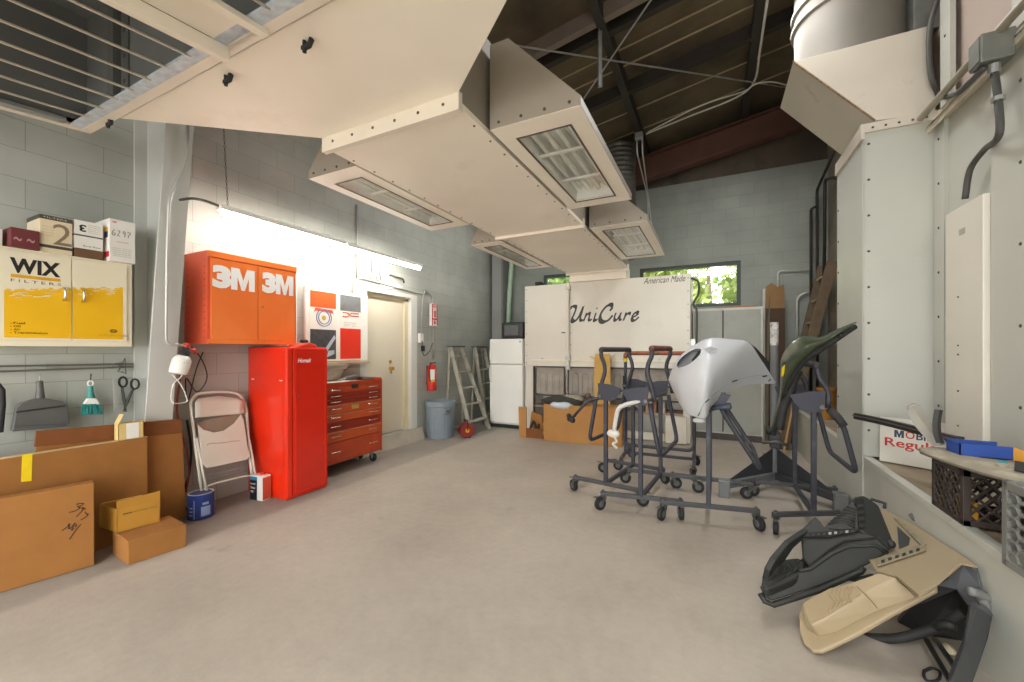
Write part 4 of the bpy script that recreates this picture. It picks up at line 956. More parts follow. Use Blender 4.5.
# --- door in the side wall
dr1 = MB().box((XL - .14, D0 + .16, DZ0 + .01), (XL - .10, D1 - .20, 2.215)).build('door_1', cream_door, bevel=.003); struct(dr1)
knob = MB(); kp = V((XL - .10, 4.68, 1.17)); knob.lathe(kp, (1, 0, 0), [(.03, 0), (.03, .006), (.012, .01), (.012, .035), (.028, .045), (.03, .06), (.015, .072)], 18)
knob.build('door_knob', M('brass', '#c8a050', .3, .9), dr1, smooth=40)
kb = MB(); kb.lathe(kp + V((0, 0, .10)), (1, 0, 0), [(.028, 0), (.028, .008), (.015, .014)], 16); kb.build('deadbolt', M('brass', '#c8a050', .3, .9), dr1, smooth=40)
MB().obox(kp + V((.02, .0, -.045)), (.008, 0, 0), (0, .012, 0), (0, 0, .035)).build('door_lever', M('brass', '#c8a050', .3, .9), dr1, bevel=.004)
fr = MB(); y0f, y1f = D0 + .1, D1 - .12
for (ya, yb, za, zc, xa, xb) in ((y0f, y0f + .06, DZ0, 2.25, XL - .2, XL - .06), (y1f - .08, y1f, DZ0, 2.25, XL - .2, XL - .06), (y0f, y1f, 2.215, 2.27, XL - .2, XL - .06)): fr.box((xa, ya, za), (xb, yb, zc))
struct(fr.build('door_frame', cream_frame, bevel=.004))
rv_ = MB(); ww = M('reveal_white', '#dcdcd6', .5, 0, .03)
rv_.box((XL - .2, D1 - .12, DZ0), (XL + .004, D1 + .02, DZ1 + .03)); rv_.box((XL - .2, D0 - .02, DZ0), (XL + .004, D0 + .10, DZ1 + .03)); rv_.box((XL - .2, D0 + .1, 2.27), (XL + .004, D1 - .12, DZ1 + .03))
struct(rv_.build('trim_3', ww, bevel=.003))
struct(MB().box((XL - .28, D0 - .1, .2), (XL - .21, D1 + .1, 2.4)).build('door_backing', dark_sheet))
# raised concrete sill
sl = MB(); sl.prism([(XL + .10, D0 - .15, 0), (XL + .10, D1 + .10, 0), (XL + .03, D1 + .14, DZ0 - .01), (XL + .03, D0 - .15, DZ0 - .01)], (-.5, 0, 0)); struct(sl.build('door_sill', M('sill_concrete', '#b5ada0', .7, 0, .12, 5), bevel=.006))
# torn paper hanging from the header
tp_ = MB(); P0 = [at(x, y, X=XL + .012) for x, y in ((378.5, 280.5), (381.5, 289.5), (394, 288.5), (404, 287), (397, 284))]
tp_.prism(P0, (.003, 0, 0)); tag(tp_.build('torn_paper', white_pl), 'torn white paper hanging from the door header', 'paper')
# fittings above the door
gf = MB(); gp = V((XL + .02, 4.18, 2.50)); gf.tube([gp + V((0, .05 * math.cos(a), .05 * math.sin(a))) for a in [k * PI / 8 for k in range(16)]], .008, 6, closed=True); gf.tube([gp + V((0, .01, .05)), gp + V((0, .01, .2))], .008, 6)
tag(gf.build('gauge_ring', galv, smooth=True), 'round pressure gauge ring on wall above door, nearer the corner of frame', 'gauge', 'gauges above the door')
gf = MB(); gp = V((XL + .02, 4.33, 2.48)); gf.tube([gp + V((0, .045 * math.cos(a), .045 * math.sin(a))) for a in [k * PI / 8 for k in range(16)]], .008, 6, closed=True); gf.tube([gp + V((0, .01, .045)), gp + V((0, .01, .2))], .008, 6)
tag(gf.build('gauge_ring', galv, smooth=True), 'second pressure gauge ring above door beside the dark hook', 'gauge', 'gauges above the door')
hk = MB(); hk.tube(fillet([(XL, 4.56, 2.56), (XL + .03, 4.58, 2.56), (XL + .05, 4.80, 2.54), (XL + .05, 4.82, 2.48)], .03), .014, 8); tag(hk.build('wall_hook', M('hook_dark', '#5b5a52', .5), smooth=True), 'dark bracket hook on wall above the door header', 'hook')
tag(MB().tube(fillet([(XL + .02, 3.86, 2.12), (XL + .02, 3.86, 2.35), (XL + .02, 3.98, 2.43), (XL + .02, 4.6, 2.395), (XL + .02, 5.26, 2.37), (XL + .02, 5.36, 2.40)], .1), .011, 8).build('header_conduit', conduit_m, smooth=True), 'thin conduit running over the door header', 'conduit')
tag(MB().tube([(XL + .015, 3.93, 2.42), (XL + .015, 3.93, 3.4)], .012, 8).build('riser_conduit', conduit_m, smooth=True), 'vertical conduit on wall above left edge of door', 'conduit')
# --- conduits, outlet, sign, extinguisher
cd1 = thing('wall_conduit', 'pair of curved conduits beside the door dropping to an outlet', 'conduit', (XL + .02, 5.4, 1.5))
MB().tube(fillet([(XL + .02, 5.36, 2.42), (XL + .02, 5.30, 2.30), (XL + .02, 5.25, 1.72)], .1), .013, 8).build('conduit', conduit_m, cd1, smooth=True)
MB().tube(fillet([(XL + .02, 5.36, 2.42), (XL + .02, 5.55, 2.40), (XL + .02, 5.585, 2.2), (XL + .02, 5.585, 1.3)], .1), .013, 8).build('conduit', conduit_m, cd1, smooth=True)
MB().box((XL, 5.32, 2.38), (XL + .05, 5.40, 2.44)).build('conduit_tee', galv, cd1, bevel=.006)
MB().box((XL, 5.20, 1.57), (XL + .05, 5.29, 1.72)).build('outlet_box', white_pl, cd1, bevel=.006)
MB().tube(smooth_line([(XL + .05, 5.25, 1.60), (XL + .06, 5.25, 1.42), (XL + .06, 5.30, 1.36), (XL + .06, 5.42, 1.42), (XL + .06, 5.5, 1.55), (XL + .03, 5.56, 1.56)], 4), .008, 6).build('black_cord', dark_conduit, cd1, smooth=True)
MB().box((XL + .05, 5.215, 1.43), (XL + .09, 5.275, 1.52)).build('plug', black_rub, cd1, bevel=.006)
sg = thing('extinguisher_sign', 'red and white fire extinguisher sign box on block wall', 'sign', (XL + .06, 5.58, 1.86))
MB().box((XL + .036, 5.455, 1.86), (XL + .085, 5.62, 2.23)).build('sign_box', white_pl, sg, bevel=.004)
sgr = M('sign_red', '#cf2f2a', .4); xs_ = XL + .086
mb = MB(); mb.box((xs_ - .001, 5.462, 2.17), (xs_ + .001, 5.613, 2.222)); mb.box((xs_ - .001, 5.462, 1.87), (xs_ + .001, 5.485, 2.165)); mb.box((xs_ - .001, 5.59, 1.87), (xs_ + .001, 5.613, 2.165)); mb.box((xs_ - .001, 5.485, 1.96), (xs_ + .001, 5.59, 1.985)); mb.build('sign_print', sgr, sg)
letters('FIRE', (xs_ + .001, 5.485, 2.182), R_Y, UPZ, .105, .03, white_ink, sg, bold=.03)
mb = MB(); mb.prism([(xs_, 5.537, 1.88), (xs_, 5.575, 1.915), (xs_, 5.552, 1.915), (xs_, 5.552, 1.95), (xs_, 5.522, 1.95), (xs_, 5.522, 1.915), (xs_, 5.50, 1.915)], (.001, 0, 0)); mb.tube([(xs_, 5.537, 2.0), (xs_, 5.537, 2.11)], .018, 8); mb.build('sign_symbol', sgr, sg)
ec_ = V((XL + .10, 5.44, .77))
ex = thing('fire_extinguisher', 'red fire extinguisher with yellow label hanging on block wall', 'extinguisher', ec_)
mb = MB(); mb.lathe(ec_, (0, 0, 1), [(.055, 0), (.075, .008), (.078, .03), (.078, .36), (.065, .41), (.035, .44), (.03, .46)], 28); b = mb.build('cylinder', M('extinguisher_red', '#d3281a', .25, 0, .04, 3, coat=.4), ex, smooth=40)
view = (CAM - ec_).xy.to_3d().normalized(); sdv = V((-view.y, view.x, 0))
def oc_(a, z, r=.0795): return ec_ + (view * math.cos(a) + sdv * math.sin(a)) * r + V((0, 0, z))
for (za, zc, mt, nm) in ((.15, .185, M('label_gold', '#d9b23a', .5), 'gold_band'), (.19, .36, white_c, 'white_label')): MB().grid([[oc_(-.6 + 1.2 * k / 8, z) for k in range(9)] for z in (za, zc)]).build(nm, mt, b, fix=False)
MB().box(ec_ + V((-.025, -.03, .455)), ec_ + V((.03, .07, .475))).build('lever', black_rub, ex, bevel=.004); MB().box(ec_ + V((-.02, -.02, .475)), ec_ + V((.02, .08, .492))).build('lever', galv, ex, bevel=.004)
MB().cyl(ec_ + V((.03, 0, .445)), ec_ + V((.045, 0, .445)), .018, 12).build('gauge', galv, ex)
MB().tube(smooth_line([ec_ + V((.01, -.03, .46)), ec_ + V((.03, -.10, .42)), ec_ + V((.03, -.10, .25)), ec_ + V((.03, -.085, .15))], 4), .010, 8).build('hose', black_rub, ex, smooth=True)
MB().box(ec_ + V((-.10, -.02, .1)), ec_ + V((-.076, .02, .42))).build('wall_bracket', dark_conduit, ex)

# --- trash can
tcn = at(440, 441, Z=0); tc_c = V((-4.02, 5.30, 0)); tc_c = at(440.5, 437, Z=0); tc_c.z = 0
tcan = thing('trash_can', 'round grey plastic trash can beside the leaning ladders', 'trash can', tc_c)
tgm = M('bin_grey', '#8a97a2', .5, 0, .06, 4)
mb = MB(); mb.lathe(tc_c, (0, 0, 1), [(.20, 0), (.205, .01), (.235, .52), (.25, .53), (.25, .585), (.255, .59), (.255, .61), (.235, .61), (.225, .54), (.19, .03)], 40); mb.build('bin_body', tgm, tcan, smooth=35)
view = (CAM - tc_c).xy.to_3d().normalized(); sdv = V((-view.y, view.x, 0))
def ot(a, z, r): return tc_c + (view * math.cos(a) + sdv * math.sin(a)) * r + V((0, 0, z))
for a0 in (.45, .45 + PI):
    mb = MB(); mb.grid([[ot(a0 - .22 + .44 * k / 6, z, r) for k in range(7)] for z, r in ((.40, .232), (.42, .265), (.50, .27), (.51, .24))]); mb.build('bin_handle', tgm, tcan, solid=.01, smooth=40, fix=False)
    MB().grid([[ot(a0 - .13 + .26 * k / 4, z, .274) for k in range(5)] for z in (.43, .49)]).build('handle_recess', drk_pl, tcan, fix=False)
for k in range(7):
    a = .45 + .0 + k * 2 * PI / 7 - .0
    MB().tube([ot(a, .02, .207), ot(a, .39, .229)], .006, 6).build('bin_rib', tgm, tcan)

# --- two wooden step ladders leaning by the corner
lw = M('weathered_wood_grey', '#a9a597', .7, 0, .18, 10, dirt='#6e6a5f', ds=6, dt=(.55, .75))
def step_ladder(label, y0, x0, lean):
    o = thing('step_ladder', label, 'ladder', (x0, y0, 0), 0, 'step ladders standing by the corner'); ORG[o.name] = V((0, 0, 0))
    H = 1.50
    for s in (-1, 1):
        MB().beam((0, s * .30, .01), (-lean, s * .17, H), .03, .07, up=(1, 0, .2)).build('side_rail', lw, o, bevel=.003)
        MB().beam((-lean - .02, s * .27, .01), (-lean - .03, s * .15, H - .04), .025, .045, up=(1, 0, .2)).build('rear_rail', lw, o, bevel=.003)
    for k in range(5):
        t = (k + .75) / 5.3; w_ = .30 - .13 * t
        MB().box((-lean * t - .05, -w_, H * t - .012), (-lean * t + .05, w_, H * t + .012)).build('ladder_step', lw, o, bevel=.002)
    for t in (.3, .75): MB().box((-lean - .035, -.26 + .1 * t, H * t - .02), (-lean - .015, .26 - .1 * t, H * t + .02)).build('rear_brace', lw, o)
    MB().box((-lean - .07, -.21, H), (-lean + .06, .21, H + .025)).build('top_cap', M('ladder_cap_dark', '#55524a', .7), o, bevel=.003)
    return o
step_ladder('weathered grey step ladder standing against wall nearest the trash can', 6.12, -3.66, .52)
step_ladder('weathered grey step ladder standing against wall next to the fridge', 6.98, -3.86, .34)
# --- red extension reel between bin and ladders
rc = at(466, 437, Z=0); rc.z = .12
rr = thing('cord_reel', 'red and black cord reel on floor by the trash can', 'reel', (rc.x, rc.y, 0))
axr = V((.75, -.6, 0)).normalized()
for s, nm in ((-.07, 'reel_flange'), (.07, 'reel_flange')): MB().lathe(rc + axr * s, axr, [(.02, -.004), (.12, -.004), (.12, .004), (.02, .004)], 24).build(nm, M('reel_red', '#8e2f2f', .45, 0, .1), rr, smooth=40)
mb = MB()
for k in range(6): mb.tube([rc + axr * (-.055 + k * .022) + V((-axr.y, axr.x, 0)) * .092 * math.cos(j * PI / 8) + V((0, 0, .092 * math.sin(j * PI / 8))) for j in range(16)], .012, 6, closed=True)
mb.build('wound_cord', black_rub, rr, smooth=True)
MB().tube(fillet([rc + axr * -.09 + V((0, 0, 0)), rc + axr * -.09 + V((0, 0, .16)), rc + axr * .09 + V((0, 0, .16)), rc + axr * .09], .03), .009, 6).build('carry_handle', black_rub, rr, smooth=True)
MB().lathe(rc + axr * .075, axr, [(.0, 0), (.035, 0), (.035, .006), (.0, .006)], 16).build('hub_label', yel, rr)
MB().obox(rc + V((0, 0, -.11)), axr * .09, V((-axr.y, axr.x, 0)) * .05, (0, 0, .01)).build('foot', black_rub, rr)
# low dark skirting channel along wall by the ladders
wb_ = MB(); wb_.box((-4.28, 5.9, 0), (-4.20, 7.3, .03)); struct(wb_.build('baseboard_left', M('skirting_grey', '#8b8a84', .6)))
# ------------------------------------------------------------------ curing booth cabinet at the end of the room
BY = 6.70
booth = thing('booth_cabinet', 'large white metal booth cabinet with black script lettering at end wall', 'cabinet', (-1.69, BY, 0))
bx0, bx1, bz1 = -3.07, -.31, 2.61
lowpanel = M('booth_grey_filter', '#a59c90', .6, 0, .1, 5, col2='#b5ada2')
dark_gap = M('booth_dark_frame', '#4d4842', .6)
mb = MB(); mb.box((bx0, BY + .02, 1.16), (bx1, 7.66, bz1)); mb.box((bx0, BY + .02, 0.02), (bx0 + .16, 7.66, 1.16)); mb.box((bx1 - .10, BY + .02, .02), (bx1, 7.66, 1.16)); mb.box((bx0 + .16, 7.2, .02), (bx1 - .1, 7.66, 1.16))
mb.build('body', white_panel, booth, bevel=.004)
def riv_panel(name, x0, x1, z0, z1, mat, n=7, y=BY, par=None):
    mb = MB(); mb.box((x0, y, z0), (x1, y + .018, z1))
    for k in range(n):
        for x in (x0 + .03, x1 - .03): rivet(mb, (x, y, z0 + .06 + (z1 - z0 - .12) * k / (n - 1)), (0, -1, 0), .008)
    return mb.build(name, [mat, rivet_dark], par or booth)
lp = riv_panel('front_panel', bx0, -2.245, 1.285, bz1 - .005, white_panel)
mp = riv_panel('front_panel', -2.235, bx1, 1.285, bz1, white_panel)
riv_panel('lower_rail', bx0 + .0, bx1, 1.165, 1.278, white_panel, 2)
mb = MB(); mb.box((bx0 + .10, BY - .012, 1.262), (bx1, BY, 1.285)); mb.build('ledge', cream, booth)
for x in (-2.72, -1.3, -.75): MB().lathe((x, BY - .012, 1.30), (0, -1, 0), [(.012, 0), (.012, .02), (.004, .026)], 10).build('stud', galv, booth, smooth=40)
MB().box((-2.36, BY - .03, 1.745), (-2.30, BY - .004, 1.76)).build('door_handle', black_rub, lp)
# lettering: brush script drawn as pen strokes on the panel
def bp_(x, y): return at(480 + x / 4.545, 250 + y / 4.545, Y=BY - .004)
U_ = [(413, 268), (416, 258), (428, 255), (437, 262), (426, 295), (417, 316), (428, 325), (446, 308), (460, 280), (469, 258), (462, 285), (455, 310), (460, 322), (470, 316)]
n_ = [(484, 286), (478, 304), (472, 322), (479, 304), (492, 288), (499, 292), (494, 312), (498, 321), (508, 314)]
i_ = [(527, 286), (521, 304), (518, 318), (525, 321), (534, 314)]
dot = [(533, 262), (530, 268)]
C_s = [(590, 276), (601, 262), (597, 248), (580, 252), (560, 272), (546, 298), (547, 320), (562, 328), (584, 318), (603, 297)]
u_ = [(618, 286), (611, 304), (612, 319), (622, 317), (635, 298), (641, 285), (635, 304), (636, 318), (644, 316)]
r_ = [(664, 284), (658, 304), (652, 320), (659, 302), (672, 288), (682, 288), (680, 296)]
e_ = [(690, 308), (706, 300), (719, 289), (712, 282), (699, 291), (690, 308), (694, 321), (706, 319), (722, 304)]
sc_ink = M('script_ink', '#2a2624', .4)
pen = lambda t: .55 + .6 * math.sin(PI * t) ** .7
for nm, ln, w_ in (('U', U_, .036), ('n', n_, .030), ('i', i_, .030), ('dot', dot, .030), ('C', C_s, .040), ('u', u_, .030), ('r', r_, .030), ('e', e_, .030)):
    mb = MB(); p = smooth_line([bp_(*q) for q in ln], 6); k = len(p)
    # flat ribbon of brush width, slanted nib
    nib = V((.62, 0, .78)) ; L_, R_ = [], []
    for i_x, q in enumerate(p):
        h = nib * w_ * pen(i_x / (k - 1)); L_.append(q - h); R_.append(q + h)
    mb.grid([L_, R_]); 
    tb_ = [q + V((0, 0.0005, 0)) for q in p]; mb.tube(tb_, [w_ * .42] * k, 6)
    o = mb.build('lettering', sc_ink, mp, fix=False)
    # squash the pen line into a painted thickness
    for v in o.data.vertices: v.co.y = (v.co.y - (BY - .004 - ORG[mp.name].y)) * .08 + (BY - .003 - ORG[mp.name].y)
aw = at(643.5, 283.3, Y=BY - .002); ae = at(685.5, 279.2, Y=BY - .002)
letters('American Made', (aw.x, BY, aw.z - .012), (1, 0, 0), UPZ, ae.x - aw.x, .095, sc_ink, mp, shear=.4, bold=.0)
# conduit running down the front joint
MB().tube([(-2.24, BY - .03, 2.60), (-2.24, BY - .03, 1.12)], .028, 10).build('conduit', white_panel, booth, smooth=40)
for z in (2.52, 1.31, 1.14): MB().box((-2.28, BY - .062, z - .03), (-2.20, BY - .0, z + .03)).build('conduit_clip', galv, booth, bevel=.004)
MB().tube([(-2.24, BY - .02, 1.12), (-2.24, BY - .02, .45)], .014, 8).build('drop_rod', dark_gap, booth)
# recessed grey filter panels
for (xa, xb) in ((-2.88, -2.36), (-2.32, -1.62), (-1.58, -.98), (-.94, -.43)):
    f_ = MB().box((xa, BY + .09, .66), (xb, BY + .11, 1.14)).build('filter_panel', lowpanel, booth, bevel=.003)
    mb = MB(); w_ = xb - xa
    for k in range(3):
        x = xa + w_ * (.25 + .25 * k); mb.tube(fillet([(x - .05, BY + .088, .70), (x - .05, BY + .088, 1.04), (x + .05, BY + .088, 1.04), (x + .05, BY + .088, .70)], .05), .006, 5)
    mb.build('pressed_rib', lowpanel, f_, smooth=True)
mb = MB(); mb.box((-2.91, BY + .0, .30), (-2.885, BY + .05, 1.165)); mb.box((-2.885, BY + .0, .635), (bx1 - .1, BY + .05, .66)); mb.box((-2.885, BY + .0, 1.14), (bx1 - .1, BY + .05, 1.165)); mb.build('recess_frame', dark_gap, booth)
MB().box((-2.9, BY + .02, .43), (bx1 - .1, 7.2, .46)).build('shelf', M('rusty_shelf', '#a08b78', .6, 0, .15, 6), booth)
MB().box((-.66, BY - .06, .02), (-.36, BY - .01, .43)).build('lower_panel', white_panel, booth, bevel=.004)
MB().box((-2.9, BY + .02, .02), (-.66, BY + .06, .14)).build('kick_panel', white_panel, booth)
MB().tube(smooth_line([(-.30, BY + .04, 2.55), (-.20, BY + .04, 2.48), (-.20, BY + .05, 2.3), (-.27, BY + .05, 2.15), (-.22, BY + .05, 2.0), (-.24, BY + .05, 1.1)], 5), .016, 8).build('side_cable', dark_conduit, booth, smooth=True)
MB().box((-.31, BY + .05, 1.45), (-.23, BY + .15, 1.62)).build('switch_box', galv, booth, bevel=.006)
cols = [('grey', '#7d7a76'), ('dark brown', '#5a463a'), ('tan', '#a88f73'), ('white', '#cfcac0'), ('rust', '#8a5a42'), ('black', '#3a3836'), ('pale grey', '#a9a59d')]
for k, (nm, cl) in enumerate(cols):
    x = -1.09 + k * .062
    tag(MB().box((x, BY + .03, .461), (x + .045, BY + .28, .64 + .02 * (k % 3))).build('binder', M('binder_' + nm, cl, .6), bevel=.004), nm + ' upright binder on booth shelf behind the stands', 'binder', 'binders on the booth shelf')

# ------------------------------------------------------------------ fridge with small microwave
frw = M('fridge_white', '#f3f4ee', .3, 0, .02, 2)
fg = thing('refrigerator', 'white two-door refrigerator left of the booth cabinet', 'refrigerator', (-3.46, 6.95, 0))
X0, X1, FY = -3.785, -3.10, 6.66
MB().box((X0, FY + .06, .05), (X1, 7.30, 1.655)).build('body', frw, fg, bevel=.01)
MB().box((X0, FY, 1.19), (X1, FY + .055, 1.655)).build('freezer_door', frw, fg, bevel=.012)
MB().box((X0, FY, .09), (X1, FY + .055, 1.175)).build('fridge_door', frw, fg, bevel=.012)
MB().box((X0 + .02, FY + .03, .0), (X1 - .02, 7.2, .06)).build('toe_grille', black_rub, fg)
MB().box((X1 - .07, FY - .004, 1.585), (X1 - .03, FY + .002, 1.62)).build('badge', galv, fg)
for z0, z1 in ((1.24, 1.45), (.85, 1.13)): MB().tube(fillet([(X0 + .03, FY, z0), (X0 + .03, FY - .035, z0 + .02), (X0 + .03, FY - .035, z1 - .02), (X0 + .03, FY, z1)], .02), .012, 8).build('door_handle', frw, fg, smooth=True)
mw = thing('microwave', 'small black microwave oven sitting on top of the refrigerator', 'microwave', (-3.32, 6.9, 1.656))
MB().box((-3.535, 6.68, 1.668), (-3.10, 7.02, 1.965)).build('body', M('microwave_black', '#1f1f20', .4), mw, bevel=.01)
MB().box((-3.48, 6.672, 1.72), (-3.19, 6.682, 1.91)).build('door_window', M('microwave_glass', '#5f6265', .25), mw, bevel=.004)
MB().box((-3.165, 6.668, 1.70), (-3.115, 6.682, 1.93)).build('control_strip', M('microwave_grey', '#3c3c3e', .4), mw)
for x in (-3.46, -3.14):
    for y in (6.72, 6.98): MB().cyl((x, y, 1.656), (x, y, 1.67), .015, 10).build('foot', black_rub, mw)
tag(MB().box((-2.98, 6.95, 2.612), (-2.86, 7.1, 2.72)).build('black_box', black_rub, bevel=.01), 'small black box on top left corner of the booth cabinet', 'box')

# ------------------------------------------------------------------ grey steel lockers
lkg = M('locker_grey', '#a3a59c', .45, 0, .08, 2, dirt='#8d8f85', ds=1.2)
lkw = M('locker_edge', '#c9c8be', .45)
sl_ = thing('storage_lockers', 'grey two-door steel storage lockers under the wide window', 'lockers', (.2, 7.5, 0))
MB().box((-.30, 7.37, .0), (.70, 7.76, 2.13)).build('body', lkw, sl_, bevel=.004)
for xa, xb in ((-.285, .135), (.155, .665)):
    d_ = MB().box((xa, 7.352, .13), (xb, 7.37, 2.09)).build('locker_door', lkg, sl_, bevel=.004)
MB().box((.136, 7.36, .13), (.154, 7.371, 2.09)).build('door_gap', dark_gap, sl_)
MB().box((.165, 7.34, 1.0), (.185, 7.352, 1.16)).build('door_handle', chrome, sl_, bevel=.003)
MB().box((-.29, 7.36, .0), (.69, 7.372, .10)).build('base_gap_strip', dark_gap, sl_)  # dark strip painted in for the shaded gap under the lockers
tag(MB().box((.02, 7.4, 2.131), (.62, 7.55, 2.152)).build('wood_strip', M('strip_orange_brown', '#a06a44', .7), bevel=.002), 'thin orange brown strip lying on top of grey lockers', 'board')
# ------------------------------------------------------------------ boards leaning at the end wall
bd = thing('cardboard_roll', 'tall folded brown cardboard standing right of the grey lockers', 'cardboard', (.86, 7.5, 0))
q_ = lambda px, py: at(px, py, Y=7.42)
MB().prism([(.74, 7.42, .0), (1.0, 7.50, .0), (1.0, 7.50, 2.10), (.74, 7.42, 2.10)], (0, .06, 0)).build('lower_sleeve', M('sleeve_brown', '#4f3c2e', .8, 0, .1), bd, bevel=.003)
MB().prism([(.745, 7.425, 2.10), (.995, 7.50, 2.10), (.99, 7.50, 2.47), (.90, 7.47, 2.43), (.82, 7.45, 2.50), (.75, 7.43, 2.45)], (0, .045, 0)).build('upper_sheet', M('sheet_tan', '#8d6d48', .8, 0, .08), bd)
for k, (x, w_, h, cl, lb) in enumerate(((.705, .035, 2.42, '#b9b7ad', 'pale grey narrow board standing between lockers and brown cardboard'), )):
    tag(MB().box((x, 7.5, 0), (x + w_, 7.6, h)).build('narrow_board', M('board_pale', cl, .6), bevel=.003), lb, 'board')
tag(MB().prism([(.72, 7.36, 0), (.76, 7.36, 0), (.80, 7.44, 2.3), (.77, 7.44, 2.3)], (0, .015, 0)).build('dark_strip', M('strip_dark', '#5d5646', .7)), 'dark thin strip leaning in front of the brown cardboard', 'strip')
# ------------------------------------------------------------------ pipes and conduit at the far corner
bp2 = M('black_pipe', '#2a2725', .5, .2)
for lb, pts in (('black pipe rising to a bend high in far corner', [(X_, y_, z_) for X_, y_, z_ in ((1.50, 7.55, 2.2), (1.50, 7.55, 3.55), (1.58, 7.55, 3.62))]),):
    pass
def wallpipe(pxs, X, r, label, name='iron_pipe', mat=bp2, Y=None):
    tag(MB().tube(fillet([at(x, y, X=X) if Y is None else at(x, y, Y=Y) for x, y in pxs], .08), r, 8).build(name, mat, smooth=True), label, 'pipe', 'iron pipes in the far corner')
wallpipe([(811, 410), (811, 209), (817, 206)], 1.36, .02, 'black pipe with lowest elbow, at the back end of corner')
wallpipe([(817.5, 410), (817, 190), (834, 152)], 1.43, .02, 'black pipe that slants up toward the white hood')
wallpipe([(824, 300), (825, 180), (832, 178), (838, 178)], 1.47, .022, 'black pipe bending into the white column top')
tag(MB().tube(fillet([at(x, y, Y=7.77) for x, y in ((778, 310), (778, 271), (812, 271))], .06), .016, 8).build('back_conduit', conduit_m, smooth=True), 'grey conduit making a square corner on end wall', 'conduit')
tag(MB().tube(fillet([at(x, y, Y=7.74) for x, y in ((797, 420), (797, 296), (812, 291))], .12), .022, 8).build('back_conduit', conduit_m, smooth=True), 'thicker grey conduit curving at its top near the corner', 'conduit')
# ------------------------------------------------------------------ cartons in front of the booth
card_o = M('carton_orange', '#b08048', .8, 0, .06, 5)
cbx = thing('long_carton', 'long open brown carton full of dark plastic before the booth', 'box', (-2.0, 6.2, 0))
A, B = at(543.5, 440.5, Z=0), at(622, 447.5, Z=0); A.z = B.z = 0
d_ = (B - A).normalized(); bk = V((-d_.y, d_.x, 0)); D_ = .32; H_ = .585
mb = MB(); t_ = .006
for u, v in ((A, B), (B, B + bk * D_), (B + bk * D_, A + bk * D_), (A + bk * D_, A)):
    n = V((-(v - u).y, (v - u).x, 0)).normalized(); mb.prism([u, v, v + V((0, 0, H_)), u + V((0, 0, H_))], n * t_)
mb.prism([A, B, B + bk * D_, A + bk * D_], (0, 0, t_)); mb.build('carton', card_o, cbx)
bagm = M('dark_bag', '#22231f', .5, 0, .3, 6, col2='#3c3d36'); 
bg_ = thing('plastic_bag', 'dark green plastic bag bulging out of long carton', 'bag', A + bk * .15 + d_ * .35 + V((0, 0, .58)))
def blob(c, rx, ry, rz, seed, n=18, m=10, rough=.18):
    r = random.Random(seed); mb = MB(); rows = []
    for i in range(m + 1):
        th = PI * i / m; row = []
        for j in range(n):
            ph = 2 * PI * j / n; k = 1 + rough * (r.random() - .5) * (1 if 0 < i < m else 0)
            row.append(V(c) + d_ * (rx * math.sin(th) * math.cos(ph) * k) + bk * (ry * math.sin(th) * math.sin(ph) * k) + V((0, 0, rz * math.cos(th) * k)))
        rows.append(row + [row[0]])
    mb.grid(rows); return mb
blob(A + bk * .16 + d_ * .27 + V((0, 0, .60)), .36, .17, .11, 4).build('bag_body', bagm, bg_, smooth=True)
blob(A + bk * .05 + d_ * .28 + V((0, 0, .575)), .20, .09, .075, 9).build('white_fold', M('bag_white', '#c9d2da', .4, 0, .06), bg_, smooth=True)
blob(A + bk * .2 + d_ * .42 + V((0, 0, .67)), .2, .1, .06, 12).build('grey_fold', M('bag_grey', '#a5a08f', .5, 0, .1), bg_, smooth=True)
scn = thing('scrap_carton', 'small broken carton open at the side by the booth corner', 'box', at(530, 437, Z=0))
a = at(519.5, 436.8, Z=0); b = at(526, 437.5, Z=0); a.z = b.z = 0
MB().prism([a, b, b + V((.0, 0, .50)), a + V((-.02, 0, .50))], (0, .03, 0)).build('tall_flap', card_o, scn)
e = at(542.5, 439, Z=0); e.z = 0
MB().prism([b, e, e + V((0, 0, .16)), b + V((0, 0, .16))], (0, .006, 0)).build('front_flap', card_dark, scn)
MB().prism([b + V((0, .006, 0)), e + V((0, .006, 0)), e + V((0, .3, 0)), b + V((0, .3, 0))], (0, 0, .006)).build('base_panel', card, scn)
MB().prism([b + V((.02, .1, .16)), e + V((-.02, .1, .10)), e + V((-.06, .12, .36)), b + V((.05, .12, .42))], (0, .01, 0)).build('inner_flap', card, scn)
tg = MB(); tg.tube(smooth_line([b + V((.04, .06, .12)), b + V((.10, .08, .26)), b + V((.15, .07, .14)), b + V((.2, .06, .22)), b + V((.16, .1, .1))], 5), .02, 8); tag(tg.build('loose_hose', black_rub, smooth=True), 'loose black hose stuffed in the small broken carton', 'hose')
# tall open yellow carton standing behind the stands
tcn_ = thing('tall_carton', 'tall narrow open yellow carton standing behind the stands', 'box', (-1.55, 6.35, 0))
a = at(596, 447, Z=0); a = V((-1.72, 6.45, 0)); w_ = .25; dq = .16; h = 1.31
mb = MB()
for u, v in ((a, a + V((w_, .04, 0))), (a + V((w_, .04, 0)), a + V((w_ - .04, dq, 0))), (a + V((w_ - .04, dq, 0)), a + V((-.04, dq, 0))), (a + V((-.04, dq, 0)), a)):
    n = V((-(v - u).y, (v - u).x, 0)).normalized(); mb.prism([u, v, v + V((0, 0, h)), u + V((0, 0, h))], n * .006)
mb.prism([a, a + V((w_, .04, 0)), a + V((w_ - .04, dq, 0)), a + V((-.04, dq, 0))], (0, 0, .006)); mb.build('carton', M('carton_amber_board', '#d2a85c', .8, 0, .06, 5), tcn_)
cy_ = M('carton_amber_board', '#d2a85c')
